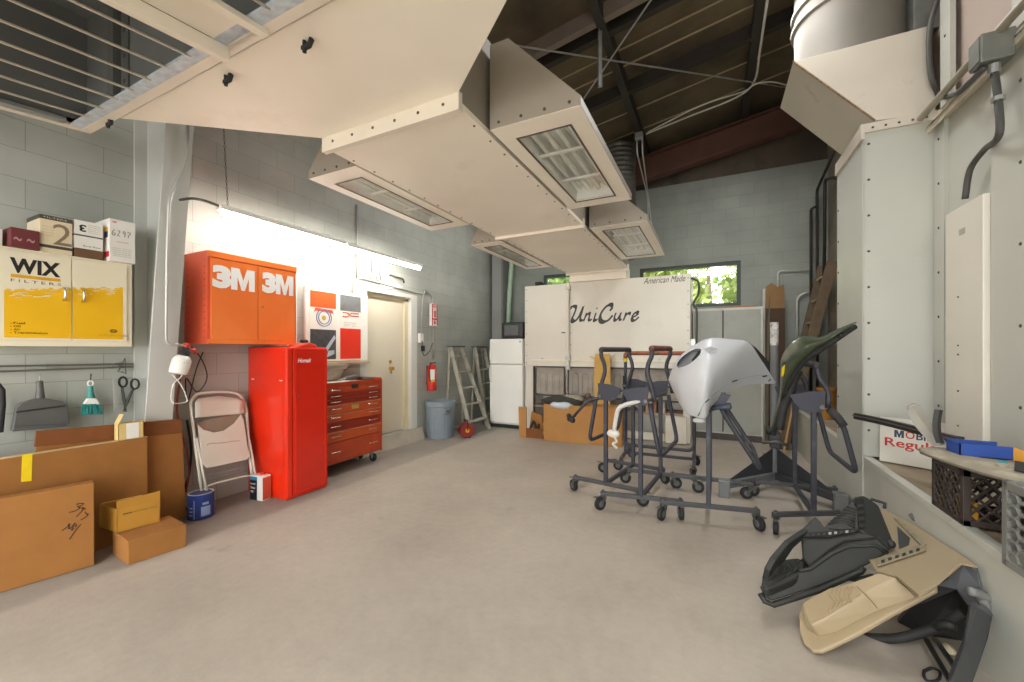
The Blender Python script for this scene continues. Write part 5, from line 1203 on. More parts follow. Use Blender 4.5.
MB().prism([a + V((0, 0, h)), a + V((-.04, dq, h)), a + V((-.11, dq, h + .03)), a + V((-.08, 0, h + .03))], (.003, 0, .004)).build('flap', cy_, tcn_)
MB().prism([a + V((w_, .04, h)), a + V((w_ - .04, dq, h)), a + V((w_ + .06, dq, h + .09)), a + V((w_ + .09, .04, h + .09))], (.003, 0, .004)).build('flap', cy_, tcn_)
MB().prism([a + V((-.04, dq, h)), a + V((w_ - .04, dq, h)), a + V((w_ - .05, dq + .05, h + .08)), a + V((-.03, dq + .05, h + .08))], (0, .004, 0)).build('flap', cy_, tcn_)
# ------------------------------------------------------------------ raised platform along the far side
plat_top = M('platform_top', '#9b8c76', .8, 0, .15, 4, dirt='#74675a', ds=3, dt=(.5, .75))
mb = MB(); mb.box((XC + .03, -3, 0), (XR + .6, YB, ZP - .012)); struct(mb.build('platform', plat_top, origin=(0, 0, 0)))
mb = MB(); mb.box((XC, -3, 0), (XC + .03, YB, ZP)); mb.box((XC - .006, -3, ZP - .03), (XC + .05, YB, ZP + .006)); struct(mb.build('kerb_panel', oven_white, bevel=.002))
# ------------------------------------------------------------------ white enclosure wall over the platform
mb = MB(); XW = XR
mb.box((XW, -3, ZP), (XW + .1, 4.23, 3.2))
struct(mb.build('enclosure_wall', oven_white, origin=(0, 0, 0)))
struct(MB().box((XW + .03, -3, 3.2), (XW + .13, 4.4, 5.6)).build('upper_enclosure', M('enclosure_pink_grey', '#b5a59a', .5, 0, .06, 2), origin=(0, 0, 0)))
def strip(y0, y1, z0, z1, x=XW - .025, n=8, mat=oven_white, name='seam_strip'):
    mb = MB(); mb.box((x, y0, z0), (XW, y1, z1))
    for k in range(n): rivet(mb, (x, (y0 + y1) / 2, z0 + .12 + (z1 - z0 - .24) * k / (n - 1)), (-1, 0, 0), .010)
    return struct(mb.build(name, [mat, rivet_dark]))
strip(4.06, 4.21, ZP, 3.15); strip(2.9, 3.42, ZP, 3.02, x=XW - .06, n=6); strip(3.96, 4.10, 3.24, 4.6, x=XW - .03, n=4); strip(3.0, 3.3, 3.24, 4.6, x=XW - .03, n=4)
mb = MB(); mb.box((XW - .07, .0, 3.15), (XW + .03, 4.2, 3.16)); mb.box((XW - .02, .0, 3.16), (XW + .03, 4.2, 3.25)); mb.box((XW - .07, .0, 3.11), (XW - .06, 4.2, 3.16))
struct(mb.build('angle_rail', M('rail_cream', '#d3cab6', .5, 0, .05)))
tag(MB().tube([(XW - .12, .5, 3.22), (XW - .12, 4.15, 3.22)], .024, 10).build('rail_conduit', M('conduit_aged', '#a79f90', .45, .4), smooth=40), 'straight grey conduit along the top rail of white enclosure', 'conduit')
# junction box with flexible conduits
jx = thing('electrical_junction_box', 'square grey metal junction box with flexible conduits on white enclosure', 'junction box', (XW - .14, 3.36, 3.1))
MB().box((XW - .20, 3.19, 3.06), (XW - .06, 3.31, 3.22)).build('box_body', M('cast_grey', '#7e807a', .5, .4, .15, 8), jx, bevel=.008)
MB().box((XW - .205, 3.20, 3.07), (XW - .20, 3.30, 3.21)).build('cover', M('cast_grey', '#7e807a'), jx, bevel=.004)
fc = [at(x, y, X=XW - (.13 if k < 3 else .06)) for k, (x, y) in enumerate(((994, 70), (998, 99), (999, 135), (984, 150), (970, 170), (965, 199)))]
MB().tube(smooth_line(fc, 6), .017, 10).build('flexible_conduit', dark_conduit, jx, smooth=True)
MB().cyl(fc[1] - V((0, 0, .012)), fc[1] + V((0, 0, .012)), .028, 12).build('conduit_clamp', galv, jx); MB().cyl(fc[0] - V((0, 0, .02)), fc[0] + V((0, 0, .03)), .026, 12).build('conduit_clamp', galv, jx)
fc = [at(x, y, Y=4.14) if k < 5 else at(x, y, X=XW - .17) for k, (x, y) in enumerate(((942, -12), (931, 22), (929, 52), (932, 80), (942, 96), (957, 93), (971, 81), (984, 68)))]
MB().tube(smooth_line(fc, 6), .017, 10).build('flexible_conduit', dark_conduit, jx, smooth=True)
# tall slim electrical cabinet
eb = thing('electrical_cabinet', 'tall slim white electrical cabinet fixed on the enclosure wall', 'electrical cabinet', (1.5, 3.65, .75))
b = MB().box((XW - .09, 3.43, .72), (XW - .003, 3.87, 2.39)).build('cabinet_body', M('cabinet_off_white', '#ddd8cc', .35, 0, .03, 2), eb, bevel=.006)
mb = MB()
for z in (.95, 1.18, 1.42, 1.48, 1.8): rivet(mb, (XW - .09, 3.70, z), (-1, 0, 0), .006)
for z in (1.0, 1.6, 2.1): mb.use(1).box((XW - .05, 3.425, z), (XW - .02, 3.431, z + .02)); mb.use(0)
mb.build('screw', [rivet_dark, rivet_dark], b)
MB().box((XW - .091, 3.62, 2.20), (XW - .0895, 3.69, 2.24)).build('rating_label', M('label_silver', '#a8a49a', .4), b)
# ------------------------------------------------------------------ sheet metal exhaust column with hood and drum
stk = thing('exhaust_column', 'tall white sheet metal column with angular hood and round drum', 'duct', (1.32, 4.6, 0))
CY0, CY1 = 4.22, 4.97; cz = 3.22
MB().box((XC, CY0, ZP + .007), (XW, CY1, cz)).build('front_casing', oven_white, stk, bevel=.004)
MB().box((XC - .01, CY0, 0), (XC - .001, CY1, cz - .02)).build('side_panel', oven_white, stk, bevel=.002)
mb = MB()
for k in range(9): rivet(mb, (XC + .03, CY0, .8 + k * .29), (0, -1, 0), .010); rivet(mb, (XC - .01, CY1 - .05, .4 + k * .3), (-1, 0, 0), .010)
mb.box((XC, CY0 - .006, ZP + .01), (XC + .012, CY0, cz)); mb.build('corner_angle', [oven_white, rivet_dark], stk)
hd = [V((.62, CY0, 3.95)), V((1.50, CY0, 3.95)), V((1.53, CY0, 3.27)), V((1.17, CY0, 3.30))]
hoodm = M('duct_aged_white', '#d3cbbd', .45, 0, .05, 2, dirt='#a2917a', ds=4, dt=(.6, .85))
MB().prism(hd, (0, CY1 - CY0, 0)).build('hood_box', hoodm, stk, bevel=.004)
mb = MB(); mb.box((XC - .0, CY0 - .02, cz - .01), (XW, CY0 + .02, cz + .06))
for k in range(5): rivet(mb, (XC + .05 + k * .08, CY0 - .02, cz + .02), (0, -1, 0), .009)
mb.box((XC - .025, CY0 + .021, cz - .06), (XC - .002, CY1, cz + .05)); mb.box((XC - .025, CY0 - .02, cz - .06), (XC - .001, CY0 + .02, cz + .06)); mb.build('collar_flange', [hoodm, rivet_dark], stk)
MB().tube([V((.62, CY0 - .002, 3.95)), V((1.17, CY0 - .002, 3.30))], .007, 6).build('weld_seam', M('seam_rust', '#8f7658', .7, 0, .3, 40), stk)
mb = MB()
pr = [(.39, 3.951), (.39, 4.0), (.40, 4.42), (.425, 4.43), (.425, 4.46), (.40, 4.47), (.40, 4.55), (.425, 4.56), (.425, 4.59), (.40, 4.60), (.40, 5.3)]
mb.lathe((1.09, 4.62, 0), (0, 0, 1), pr, 40); mb.build('drum', M('drum_grey', '#7d786f', .6, 0, .08, 3), stk, smooth=35)
MB().box((1.42, CY0 + .05, 3.955), (1.60, CY0 + .2, 4.3)).build('starter_box', M('cast_grey', '#7e807a'), stk, bevel=.006)

# ------------------------------------------------------------------ leaning wooden ladder and things in the far corner
wl = M('weathered_wood_brown', '#63533f', .75, 0, .2, 9, dirt='#453829', ds=5)
ldr = thing('wooden_ladder', 'old brown wooden ladder leaning on the side wall at far corner', 'ladder', (.98, 6.9, 0))
b1, b2 = V((.90, 7.00, .01)), V((.92, 7.46, .01)); t1, t2 = V((1.50, 7.06, 2.70)), V((1.48, 7.50, 2.70))
for a, b in ((b1, t1), (b2, t2)): MB().beam(a, b, .035, .13, up=(1, 0, .2)).build('side_rail', wl, ldr, bevel=.003)
for k in range(8):
    t = (k + .6) / 8.2; MB().beam(b1.lerp(t1, t), b2.lerp(t2, t), .09, .022, up=(0, 0, 1)).build('ladder_step', M('step_worn', '#a59a86', .7, 0, .15, 8), ldr, bevel=.002)
bk_c = V((1.30, 6.42, ZP - .012))
bkt = thing('bucket', 'orange plastic bucket on the platform behind the green fender', 'bucket', bk_c)
MB().lathe(bk_c, (0, 0, 1), [(.075, 0), (.08, .004), (.098, .36), (.106, .365), (.106, .40), (.09, .40), (.07, .02)], 24).build('bucket_body', M('bucket_orange', '#a8742a', .5, 0, .15, 6), bkt, smooth=40)
for k, (y, z0, x, r, lb) in enumerate(((5.7, 2.3, 1.42, .03, 'grey bare board standing on platform against the side wall'), (5.45, 2.0, 1.40, .04, 'brown bare board standing on platform closest to white column'))):
    tag(MB().beam((x - .12, y, ZP + .0), (XR + .0, y + .05, z0), .09, .025, up=(1, 0, .1)).build('loose_board', (wl, card_dark)[k], bevel=.003), lb, 'board', 'loose boards on the platform')

tag(MB().beam(at(783, 455, Z=.012), at(797, 385, X=1.09), .10, .022, up=(1, 0, .1)).build('loose_plank', M('plank_tan', '#b08a5a', .7, 0, .15, 8), bevel=.003), 'pale tan plank leaning on platform kerb behind the green fender', 'board')
# ------------------------------------------------------------------ petrol sign leaning on the column
sg0, sg1 = V((1.175, 4.14, ZP)), V((1.525, 3.93, ZP)); dS = (sg1 - sg0).normalized(); nS = V((dS.y, -dS.x, 0)); 
sgn = thing('petrol_sign', 'white metal petrol sign with red and navy letters leaning at white column', 'sign', (sg0 + sg1) / 2)
LS = (sg1 - sg0).length; tilt = V((0, 0, 1)) - nS * .04; tilt.normalize()
bs = MB().prism([sg0, sg1, sg1 + tilt * .345, sg0 + tilt * .345], -nS * .006).build('sign_plate', M('sign_white', '#ddd9cf', .35, 0, .04, 5, dirt='#8a7258', ds=7, dt=(.68, .8)), sgn)
navy, sred = M('sign_navy', '#2b3a5c', .4), M('sign_lettering_red', '#c92f2a', .4)
def sl2(t, u, v, w, h, m): return letters(t, sg0 + dS * u + tilt * v + nS * .0005, dS, tilt, w, h, m, bs, bold=.015)
letter_m(sg0 + dS * .085 + tilt * .20 + nS * .0005, dS, tilt, .055, .055, navy, bs); sl2('O', .148, .20, .052, .055, sred); sl2('BIL', .208, .20, .09, .055, navy)
sl2('Regular', .03, .105, .345, .085, sred)
# ------------------------------------------------------------------ milk crates
def crate(name, label, x, y, z, rz, mat, s=.32, h=.275, style=0):
    o = thing(name, label, 'crate', (x, y, z), rz, 'milk crates on the platform'); ORG[o.name] = V((0, 0, 0))
    t = .012; a = s / 2
    fr = MB()
    for zz0, zz1 in ((0, .03), (h - .035, h)):
        fr.box((-a, -a, zz0), (a, -a + t, zz1)); fr.box((-a, a - t, zz0), (a, a, zz1)); fr.box((-a, -a + t, zz0), (-a + t, a - t, zz1)); fr.box((a - t, -a + t, zz0), (a, a - t, zz1))
    for sx in (-1, 1):
        for sy in (-1, 1): fr.box((min(sx * a, sx * (a - .03)), min(sy * a, sy * (a - .03)), 0), (max(sx * a, sx * (a - .03)), max(sy * a, sy * (a - .03)), h))
    fr.build('crate_frame', mat, o, bevel=.003)
    bt = MB()
    for k in range(9): u = -a + .02 + k * (s - .04) / 8; bt.box((u - .004, -a + .01, .004), (u + .004, a - .01, .012)); bt.box((-a + .01, u - .004, .004), (a - .01, u + .004, .012))
    bt.build('bottom_grid', mat, o)
    for fx in range(4):
        mb = MB(); ux, uy = ((1, 0), (0, 1), (-1, 0), (0, -1))[fx]; nx, ny = ((0, -1), (1, 0), (0, 1), (-1, 0))[fx]
        def pt(u, zz): return V((ux * u + nx * (a - t / 2), uy * u + ny * (a - t / 2), zz))
        z0, z1 = .03, h - .035
        if style == 0:
            for k in range(-3, 7):
                u0 = -a + k * .055
                for dd in (1, -1):
                    p, q = (u0, z0), (u0 + (z1 - z0) * .9, z1)
                    if dd < 0: p, q = (-p[0], p[1]), (-q[0], q[1])
                    # clip to the face
                    def clip(p, q):
                        (x0, y0), (x1, y1) = p, q
                        if max(x0, x1) < -a + .02 or min(x0, x1) > a - .02: return None
                        def cut(x0, y0, x1, y1, L):
                            if x0 < -L: y0 += (y1 - y0) * (-L - x0) / (x1 - x0); x0 = -L
                            if x0 > L: y0 += (y1 - y0) * (L - x0) / (x1 - x0); x0 = L
                            return x0, y0
                        A = cut(x0, y0, x1, y1, a - .02); B = cut(x1, y1, x0, y0, a - .02); return A, B
                    c = clip(p, q)
                    if c and (V(c[0]) - V(c[1])).length > .02: mb.tube([pt(*c[0]), pt(*c[1])], .0065, 5)
            for zz in (.085, .15): mb.tube([pt(.0 + .035 * math.cos(j * PI / 8), zz + .032 * math.sin(j * PI / 8)) for j in range(16)], .007, 5, closed=True)
        else:
            w = .034; hh = .052
            for r in range(int((z1 - z0) / (hh * .86)) + 1):
                for c in range(-6, 7):
                    cx = c * w * 1.5; cz_ = z0 + r * hh * .9 + (hh * .45 if c % 2 else 0) + .012
                    if abs(cx) > a - .04 or cz_ > z1: continue
                    mb.tube([pt(cx + w * .98 * math.cos(j * PI / 3), cz_ + hh * .5 * math.sin(j * PI / 3)) for j in range(6)], .0062, 5, closed=True)
            mb.box(tuple(min(p_) for p_ in zip(pt(-a + .02, z0), pt(a - .02, z0 + .05))), tuple(max(p_[0], p_[1] + .004) if i < 2 else max(p_) for i, p_ in enumerate(zip(pt(-a + .02, z0), pt(a - .02, z0 + .05)))))
        mb.build('lattice', mat, o)
    return o
crate('milk_crate', 'black diamond-lattice milk crate on the platform edge under dusty panel', XC + .16, 2.925, ZP + .006, 0, M('crate_black', '#3d332f', .5, 0, .2, 5), style=0)
crate('milk_crate', 'grey honeycomb milk crate at far right end of the platform edge', XC + .115, 2.20, ZP + .006, .05, M('crate_grey', '#757672', .5, 0, .12, 6), h=.34, style=1)
mb = MB(); mb.box((XC + .02, 2.79, ZP + .02), (XC + .05, 3.06, ZP + .11))
sp_bt = thing('spray_cans', 'box', 'can') if False else None
yb = thing('yellow_container', 'yellow plastic container standing inside the black milk crate', 'container', (XC + .07, 2.92, ZP + .02))
MB().box((XC + .022, 2.80, ZP + .02), (XC + .075, 3.04, ZP + .115)).build('container_body', M('container_yellow', '#d09a2c', .45, 0, .1), yb, bevel=.012)
MB().cyl((XC + .048, 2.87, ZP + .115), (XC + .048, 2.87, ZP + .14), .018, 12).build('container_cap', black_rub, yb)
# dusty curved panel over the crates
dst = M('dusty_trim', '#9a917f', .75, 0, .12, 8, dirt='#c0b8a6', ds=8, dt=(.5, .8))
zt = ZP + .006 + .285
def cr_(x, y): return on_plane(840 + x / 4.26, 370 + y / 4.26, V((1.2, 2.8, zt + .012)), V((.02, .02, 1)).normalized())
pt_ = thing('bumper_trim', 'dusty grey curved bumper trim laid across the milk crates', 'car part', cr_(560, 400))
up_ = [(335, 345), (372, 334), (410, 330), (470, 335), (560, 350), (640, 365), (720, 382), (800, 398), (900, 420)]
lo_ = [(345, 352), (380, 366), (440, 388), (520, 415), (600, 440), (680, 463), (740, 478), (820, 490), (930, 506)]
rows = []
for k in range(5):
    t = k / 4; rows.append([cr_(*V((up_[j][0], up_[j][1])).lerp(V((lo_[j][0], lo_[j][1])), t)) + V((0, 0, .022 * math.sin(PI * t))) for j in range(len(up_))])
MB().grid(rows).build('trim_body', dst, pt_, smooth=True, solid=.006, fix=False, off=0)
MB().tube([cr_(*q) for q in lo_], .007, 6).build('trim_lip', M('trim_lip_dark', '#6a6355', .7), pt_, smooth=True)
MB().prism([cr_(*q) + V((0, 0, .024)) for q in ((745, 410), (830, 425), (830, 470), (742, 452))], (0, 0, .004)).build('lamp_opening', black_rub, pt_)
MB().lathe(cr_(690, 432) + V((0, 0, .012)), (0, 0, 1), [(.022, 0), (.020, .022), (.016, .024)], 16).build('bracket', dst, pt_)
MB().lathe(cr_(692, 424) + V((0, 0, .034)), (0, 0, 1), [(.018, 0), (.018, .006), (.008, .008)], 16).build('teal_cap', M('cap_teal', '#2f8f96', .4), pt_)
# open blue and yellow carton
bc = thing('open_tray', 'open blue and yellow carton tray sitting on the black milk crate', 'tray', cr_(600, 340))
b0 = at(949, 455, Z=zt + .03); w_, dpt, hh = (at(998, 455, Z=zt + .03) - b0).x * .84, .13, .065; b0.x += .04
blue, yell = M('carton_bright_blue', '#2b4ea0', .5, 0, .08), M('carton_amber', '#d99a3c', .5, 0, .08)
MB().prism([b0, b0 + V((w_, 0, 0)), b0 + V((w_, 0, hh)), b0 + V((0, 0, hh))], (0, .005, 0)).build('front_wall', blue, bc)
MB().prism([b0 + V((0, dpt, 0)), b0 + V((w_, dpt, 0)), b0 + V((w_, dpt, hh)), b0 + V((0, dpt, hh))], (0, .005, 0)).build('back_wall', blue, bc)
MB().prism([b0, b0 + V((0, dpt, 0)), b0 + V((0, dpt, hh)), b0 + V((0, 0, hh))], (.005, 0, 0)).build('end_wall', blue, bc)
MB().prism([b0 + V((w_, 0, 0)), b0 + V((w_ + .10, -.10, 0)), b0 + V((w_ + .10, -.10, hh * .2)), b0 + V((w_, 0, hh))], (.004, .004, 0)).build('open_flap', yell, bc)
MB().prism([b0, b0 + V((w_, 0, 0)), b0 + V((w_, dpt, 0)), b0 + V((0, dpt, 0))], (0, 0, .004)).build('tray_floor', yell, bc)
# loose trims behind the crates
zz = lambda x, y, Y: at(840 + x / 4.26, 370 + y / 4.26, Y=Y)
mb = MB(); A0 = [zz(66, 182, 4.0), zz(66, 206, 4.0), zz(270, 262, 3.6), zz(500, 305, 3.2), zz(500, 290, 3.2), zz(290, 228, 3.6), zz(78, 180, 4.0)]
def ribbon(pa, pb, th): 
    rows = [pa, pb]; m = MB(); m.grid(rows); return m
tl = thing('cowl_trim', 'long black plastic cowl trim sticking out past the petrol sign', 'car part', zz(300, 260, 3.6))
L1 = smooth_line([zz(64, 196, 4.02), zz(180, 220, 3.8), zz(300, 250, 3.6), zz(420, 282, 3.35), zz(500, 300, 3.1)], 4)
mb = MB(); loops = []
for p in L1: loops.append([p + V(q) for q in ((-.012, 0, -.024), (.03, .0, -.02), (.03, 0, .022), (-.012, 0, .024))])
mb.loft(loops); mb.build('trim_body', M('trim_black', '#2c2a28', .45, 0, .15, 6), tl, bevel=.004)
MB().tube([p + V((-.014, 0, .004)) for p in L1], .005, 6).build('trim_groove', M('trim_dark_grey', '#55524d', .5), tl, smooth=True)
pg_ = thing('pillar_trim', 'pale grey curved pillar trim standing up from the crates', 'car part', zz(380, 280, 3.3))
L2 = smooth_line([zz(312, 158, 3.25), zz(318, 185, 3.22), zz(350, 232, 3.2), zz(392, 285, 3.15), zz(420, 320, 3.1)], 5)
mb = MB(); loops = []
for k, p in enumerate(L2):
    t = k / (len(L2) - 1); w_ = .030 + .012 * (1 - abs(2 * t - 1)); loops.append([p + V((-w_ * .8, -.004, -.01)), p + V((0, -.022, .008)), p + V((w_, -.004, .014)), p + V((w_ * .6, .008, 0)), p + V((0, .004, -.004)), p + V((-w_ * .6, .008, -.01))])
mb.loft(loops); mb.build('trim_body', M('trim_pale_grey', '#a09c93', .4, 0, .05), pg_, smooth=50)
MB().prism([zz(290, 160, 3.24), zz(318, 142, 3.24), zz(345, 150, 3.24), zz(330, 175, 3.24), zz(300, 178, 3.24)], (0, .03, 0)).build('trim_head', M('trim_pale_grey', '#a09c93'), pg_, bevel=.006)
fn = MB(); L3 = [zz(420, 170, 3.05), zz(412, 220, 3.05), zz(414, 270, 3.05), zz(428, 312, 3.05)]
L3 = smooth_line(L3, 4); fn.loft([[p + V((-.018, 0, 0)), p + V((0, -.01, 0)), p + V((.018, 0, 0)), p + V((.012, .015, 0)), p + V((-.012, .015, 0))] for p in L3])
tag(fn.build('slotted_bracket', M('bracket_black', '#333130', .5), smooth=40), 'narrow black upright bracket beside the pale pillar trim', 'car part')
tg = MB(); c = V((1.40, 2.50, ZP + .33))
for k in range(4): tg.tube([c + V((.02 * k, .10 * math.cos(j * PI / 12), .10 * math.sin(j * PI / 12))) for j in range(24)], .013, 8, closed=True)
tag(tg.build('coiled_hose', black_rub, smooth=True), 'coil of black hose standing behind the grey crate', 'hose')
# ------------------------------------------------------------------ rolling panel stands
stm = M('stand_blue_grey', '#3b3c45', .5, .2, .12, 8, dirt='#56555a', ds=6)
stm2 = M('stand_grey', '#4e4e52', .5, .2, .12, 8)
plm = M('stand_plate', '#363744', .5, .1, .08, 6)
foam = M('foam_grip', '#3a3839', .8, 0, .15, 30)
foam_red = M('worn_red_grip', '#8a4634', .75, 0, .25, 18, dirt='#3a3432', ds=14, dt=(.45, .6))
wheel_g = M('caster_grey', '#67676a', .6, 0, .1, 10)
zinc = M('caster_zinc', '#6d6c6a', .4, .7, .1)
def add_caster(par, x, y, ang):
    r = .058; c, s = math.cos(ang), math.sin(ang); off = .035
    wc = V((x + c * off, y + s * off, r)); ax = V((-s, c, 0))
    mb = MB(); mb.lathe(wc - ax * .020, ax, [(r * .35, 0), (r * .8, .002), (r * .96, .005), (r, .012), (r, .028), (r * .96, .035), (r * .8, .038), (r * .35, .040)], 22)
    w = mb.build('caster_wheel', black_rub, par, smooth=40)
    MB().lathe(wc - ax * .022, ax, [(r * .25, 0), (r * .5, .0015), (r * .5, .0425), (r * .25, .044)], 16).build('wheel_hub', wheel_g, w, smooth=40)
    for q in (-1, 1):
        p = wc + ax * (.025 * q); d = V((c, s, 0))
        MB().prism([p - d * .008 - V((0, 0, .012)), p + d * .010 - V((0, 0, .010)), p - d * .012 + V((0, 0, .055)), p - d * .055 + V((0, 0, .055))], ax * (.003 * q)).build('fork_plate', zinc, w)
    MB().lathe((x, y, 2 * r - .002), (0, 0, 1), [(.026, 0), (.03, .004), (.03, .010), (.016, .012), (.016, .03)], 16).build('swivel_head', zinc, w, smooth=40)
    d = V((c, s, 0)); p = wc + V((0, 0, r + .008))
    MB().obox(p + d * .045, d * .022, ax * .014, V((0, 0, .003)) - d * .0).build('brake_lever', zinc, w)
def stand(label, loc, rz, mir=1, hx=.35, hy=.40, bar_ang=(0.0, 0.0), up=None, low=None, grip=foam, plate=True, cast=(2.6, .6, 3.6, -.5), top=.98):
    o = thing('panel_stand', label, 'stand', (loc[0], loc[1], 0), rz, 'rolling body panel stands'); ORG[o.name] = V((0, 0, 0))
    zb = .145
    k = 0
    for sy in (-1, 1):
        ba = bar_ang[0 if sy < 0 else 1]; ca, sa = math.cos(ba), math.sin(ba)
        e0, e1 = V((-hx * ca, sy * hy - hx * sa, zb)), V((hx * ca, sy * hy + hx * sa, zb))
        MB().beam(e0, e1, .036, .036).build('base_bar', stm2, o, bevel=.004)
        for e in (e0, e1):
            MB().cyl((e.x * .93, sy * hy + (e.y - sy * hy) * .93, zb + .014), (e.x * .93, sy * hy + (e.y - sy * hy) * .93, zb + .032), .014, 6).build('end_bolt', zinc, o)
            add_caster(o, e.x * .93, sy * hy + (e.y - sy * hy) * .93, cast[k % len(cast)]); k += 1
        MB().beam((0, sy * hy, zb), (0, sy * hy, top), .036, .036, up=(0, 1, 0)).build('upright', stm, o, bevel=.004)
    MB().beam((0, -hy, zb), (0, hy, zb), .034, .034).build('cross_bar', stm, o, bevel=.004)
    m = mir
    if plate:
        for sy in (-1, 1):
            pl = [(-.075 * m, 1.125), (.035 * m, 1.12), (.165 * m, 1.085), (.11 * m, .985), (.05 * m, .955), (-.06 * m, .965)]
            MB().prism([V((x, sy * (hy + .02) - .004, z)) for x, z in pl], (0, .008, 0)).build('gusset_plate', plm, o, bevel=.002)
            MB().cyl((-.05 * m, sy * (hy + .035), 1.0), (-.05 * m, sy * (hy + .0), 1.0), .017, 10).build('pivot_bolt', zinc, o)
        MB().cyl((-.05 * m, -hy, 1.0), (-.05 * m, hy, 1.0), .013, 8).build('pivot_tube', stm2, o)
    def uarm(prof, name, gp=None, w=.0):
        y = hy + .0
        pts = [V((x, -y, z)) for x, z in prof] + [V((x, y, z)) for x, z in prof[::-1]]
        a = MB().tube(fillet(pts, .09, 6), .0195, 10).build(name, stm, o, smooth=True)
        if gp:
            x, z = prof[-1]; MB().tube(fillet([V((x + (prof[-2][0] - x) * .3, -y, z + (prof[-2][1] - z) * .3)), V((x, -y, z)), V((x, y, z)), V((x + (prof[-2][0] - x) * .3, y, z + (prof[-2][1] - z) * .3))], .09, 6), .026, 12).build('grip', gp, a, smooth=True)
        return a
    if up: uarm([(x * m, z) for x, z in up], 'upper_arm', grip)
    if low: uarm([(x * m, z) for x, z in low], 'lower_arm')
    return o
UP = [(-.07, .99), (-.05, 1.10), (-.005, 1.24), (-.015, 1.32), (-.05, 1.39), (-.045, 1.455)]
LOW = [(-.10, .98), (-.13, .80), (-.175, .54)]
sA = stand('panel stand with black foam handle before the long carton, a knobbed arm reaching out', (-.876, 4.337), -.155, 1, up=UP, low=LOW)
# clamp arm with rubber knobs
L = lambda *q: V(q)
arm = MB().tube(fillet([L(-.02, -.40, .985), L(-.16, -.42, .955), L(-.22, -.43, .90), L(-.33, -.44, .77)], .06), .015, 10).build('clamp_arm', stm, sA, smooth=True)
for q in ((-.345, -.45, .75), (-.37, -.46, .78), (-.385, -.42, .74), (-.32, -.48, .74), (-.35, -.41, .73)): MB().ball(q, .026, 10).build('rubber_knob', black_rub, arm, smooth=True)
MB().ball((-.18, -.41, .995), .03, 10).build('rubber_knob', M('knob_brown', '#5a4038', .7), sA, smooth=True)
sB = stand('panel stand with worn red handle grip and a white taped hook', (-.535, 4.115), -.10, -1, bar_ang=(.26, .12), up=[(x_ - .05, z_ + .01) for x_, z_ in UP], low=[(-.08, .98), (-.11, .80), (-.165, .52)], grip=foam_red, cast=(4.2, -1.2, 3.4, .2))
whm = M('white_tape_wrap', '#cfcdc9', .6, 0, .08, 20)
hk_ = MB().tube(fillet([L(.02, -.40, 1.0), L(-.10, -.43, .97), L(-.19, -.44, .93), L(-.215, -.44, .80), L(-.225, -.44, .72)], .08), .02, 10).build('taped_hook', whm, sB, smooth=True)
MB().ball((-.235, -.44, .69), .05, 12, (1.2, .8, .75)).build('hook_pad', M('pad_white', '#ddd9d4', .7), hk_, smooth=True)
MB().tube(smooth_line([L(-.22, -.44, .66), L(-.20, -.45, .62), L(-.235, -.45, .60), L(-.20, -.44, .56)], 4), .012, 6).build('torn_tape', whm, hk_, smooth=True)
sE = stand('panel stand turned sideways behind the others with orange painted handle bar', (-.60, 5.28), PI / 2 + .03, 1, up=[(-.03, .99), (-.02, 1.2), (-.01, 1.41)], low=[(-.02, .98), (-.05, .8), (-.08, .26)], grip=M('grip_orange_rust', '#9a5a3c', .6, 0, .25, 10, dirt='#4d3d35', ds=5, dt=(.5, .6)), cast=(.4, 3.8, 1.5, 4.5))
MB().cyl((-.012, .40, 1.30), (-.012, .40, 1.345), .024, 12).build('yellow_tape_band', M('band_yellow', '#e6c81e', .5), sE)
sC = stand('panel stand carrying the silver bumper cover', (-.03, 4.15), -.01, 1, bar_ang=(.20, .02), hx=.38, up=None, low=[(.07, 1.02), (.14, .88), (.37, .50)], cast=(4.4, -1.0, .3, 3.4), top=.95)
for y in (-.42, -.30): MB().tube([L(.02, y, .96), L(.08, y - .06, .99), L(.16, y - .1, 1.0)], .02, 8).build('panel_clamp', M('clamp_blue', '#444c5c', .5), sC, smooth=True)
sD = stand('panel stand holding the dark green fender, nearest the platform', (.712, 4.33), .02, -1, bar_ang=(.5, .10), hx=.34, hy=.37, up=[(-.09, .99), (-.10, 1.12), (-.03, 1.24), (-.02, 1.33)], low=[(-.13, .97), (-.19, .86), (-.27, .50)], cast=(4.6, .5, 3.0, -.4))
MB().tube([L(.10, -.375, .985), L(.155, -.375, .92), L(.19, -.375, .86)], .03, 12).build('foam_sleeve', foam, sD, smooth=True)
# ------------------------------------------------------------------ silver bumper cover on its stand
def cpx(x, y): return (660 + x / 6.823, 330 + y / 6.823)
def cat(arr, s):
    n = len(arr) - 1; x = min(max(s, 0), 1) * n; i = min(int(x), n - 1); t = x - i
    g = lambda k: arr[min(max(k, 0), n)]
    a, b, c, d = g(i - 1), g(i), g(i + 1), g(i + 2)
    f = lambda a, b, c, d: .5 * (2 * b + (c - a) * t + (2 * a - 5 * b + 4 * c - d) * t * t + (3 * b - a - 3 * c + d) * t ** 3)
    return tuple(f(*z) for z in zip(a, b, c, d)) if isinstance(b, tuple) else f(a, b, c, d)
T_ = [(58, 338), (118, 200), (245, 98), (345, 55), (485, 64), (602, 86), (690, 205), (790, 360)]
B_ = [(62, 350), (160, 545), (242, 592), (312, 600), (352, 520), (440, 440), (565, 378), (778, 366)]
tT = [3.62, 3.50, 3.34, 3.30, 3.36, 3.48, 3.62, 3.80]
tB = [3.60, 3.36, 3.24, 3.18, 3.26, 3.40, 3.56, 3.79]
wB = [.1, .6, 1, 1.05, .9, .65, .35, .02]
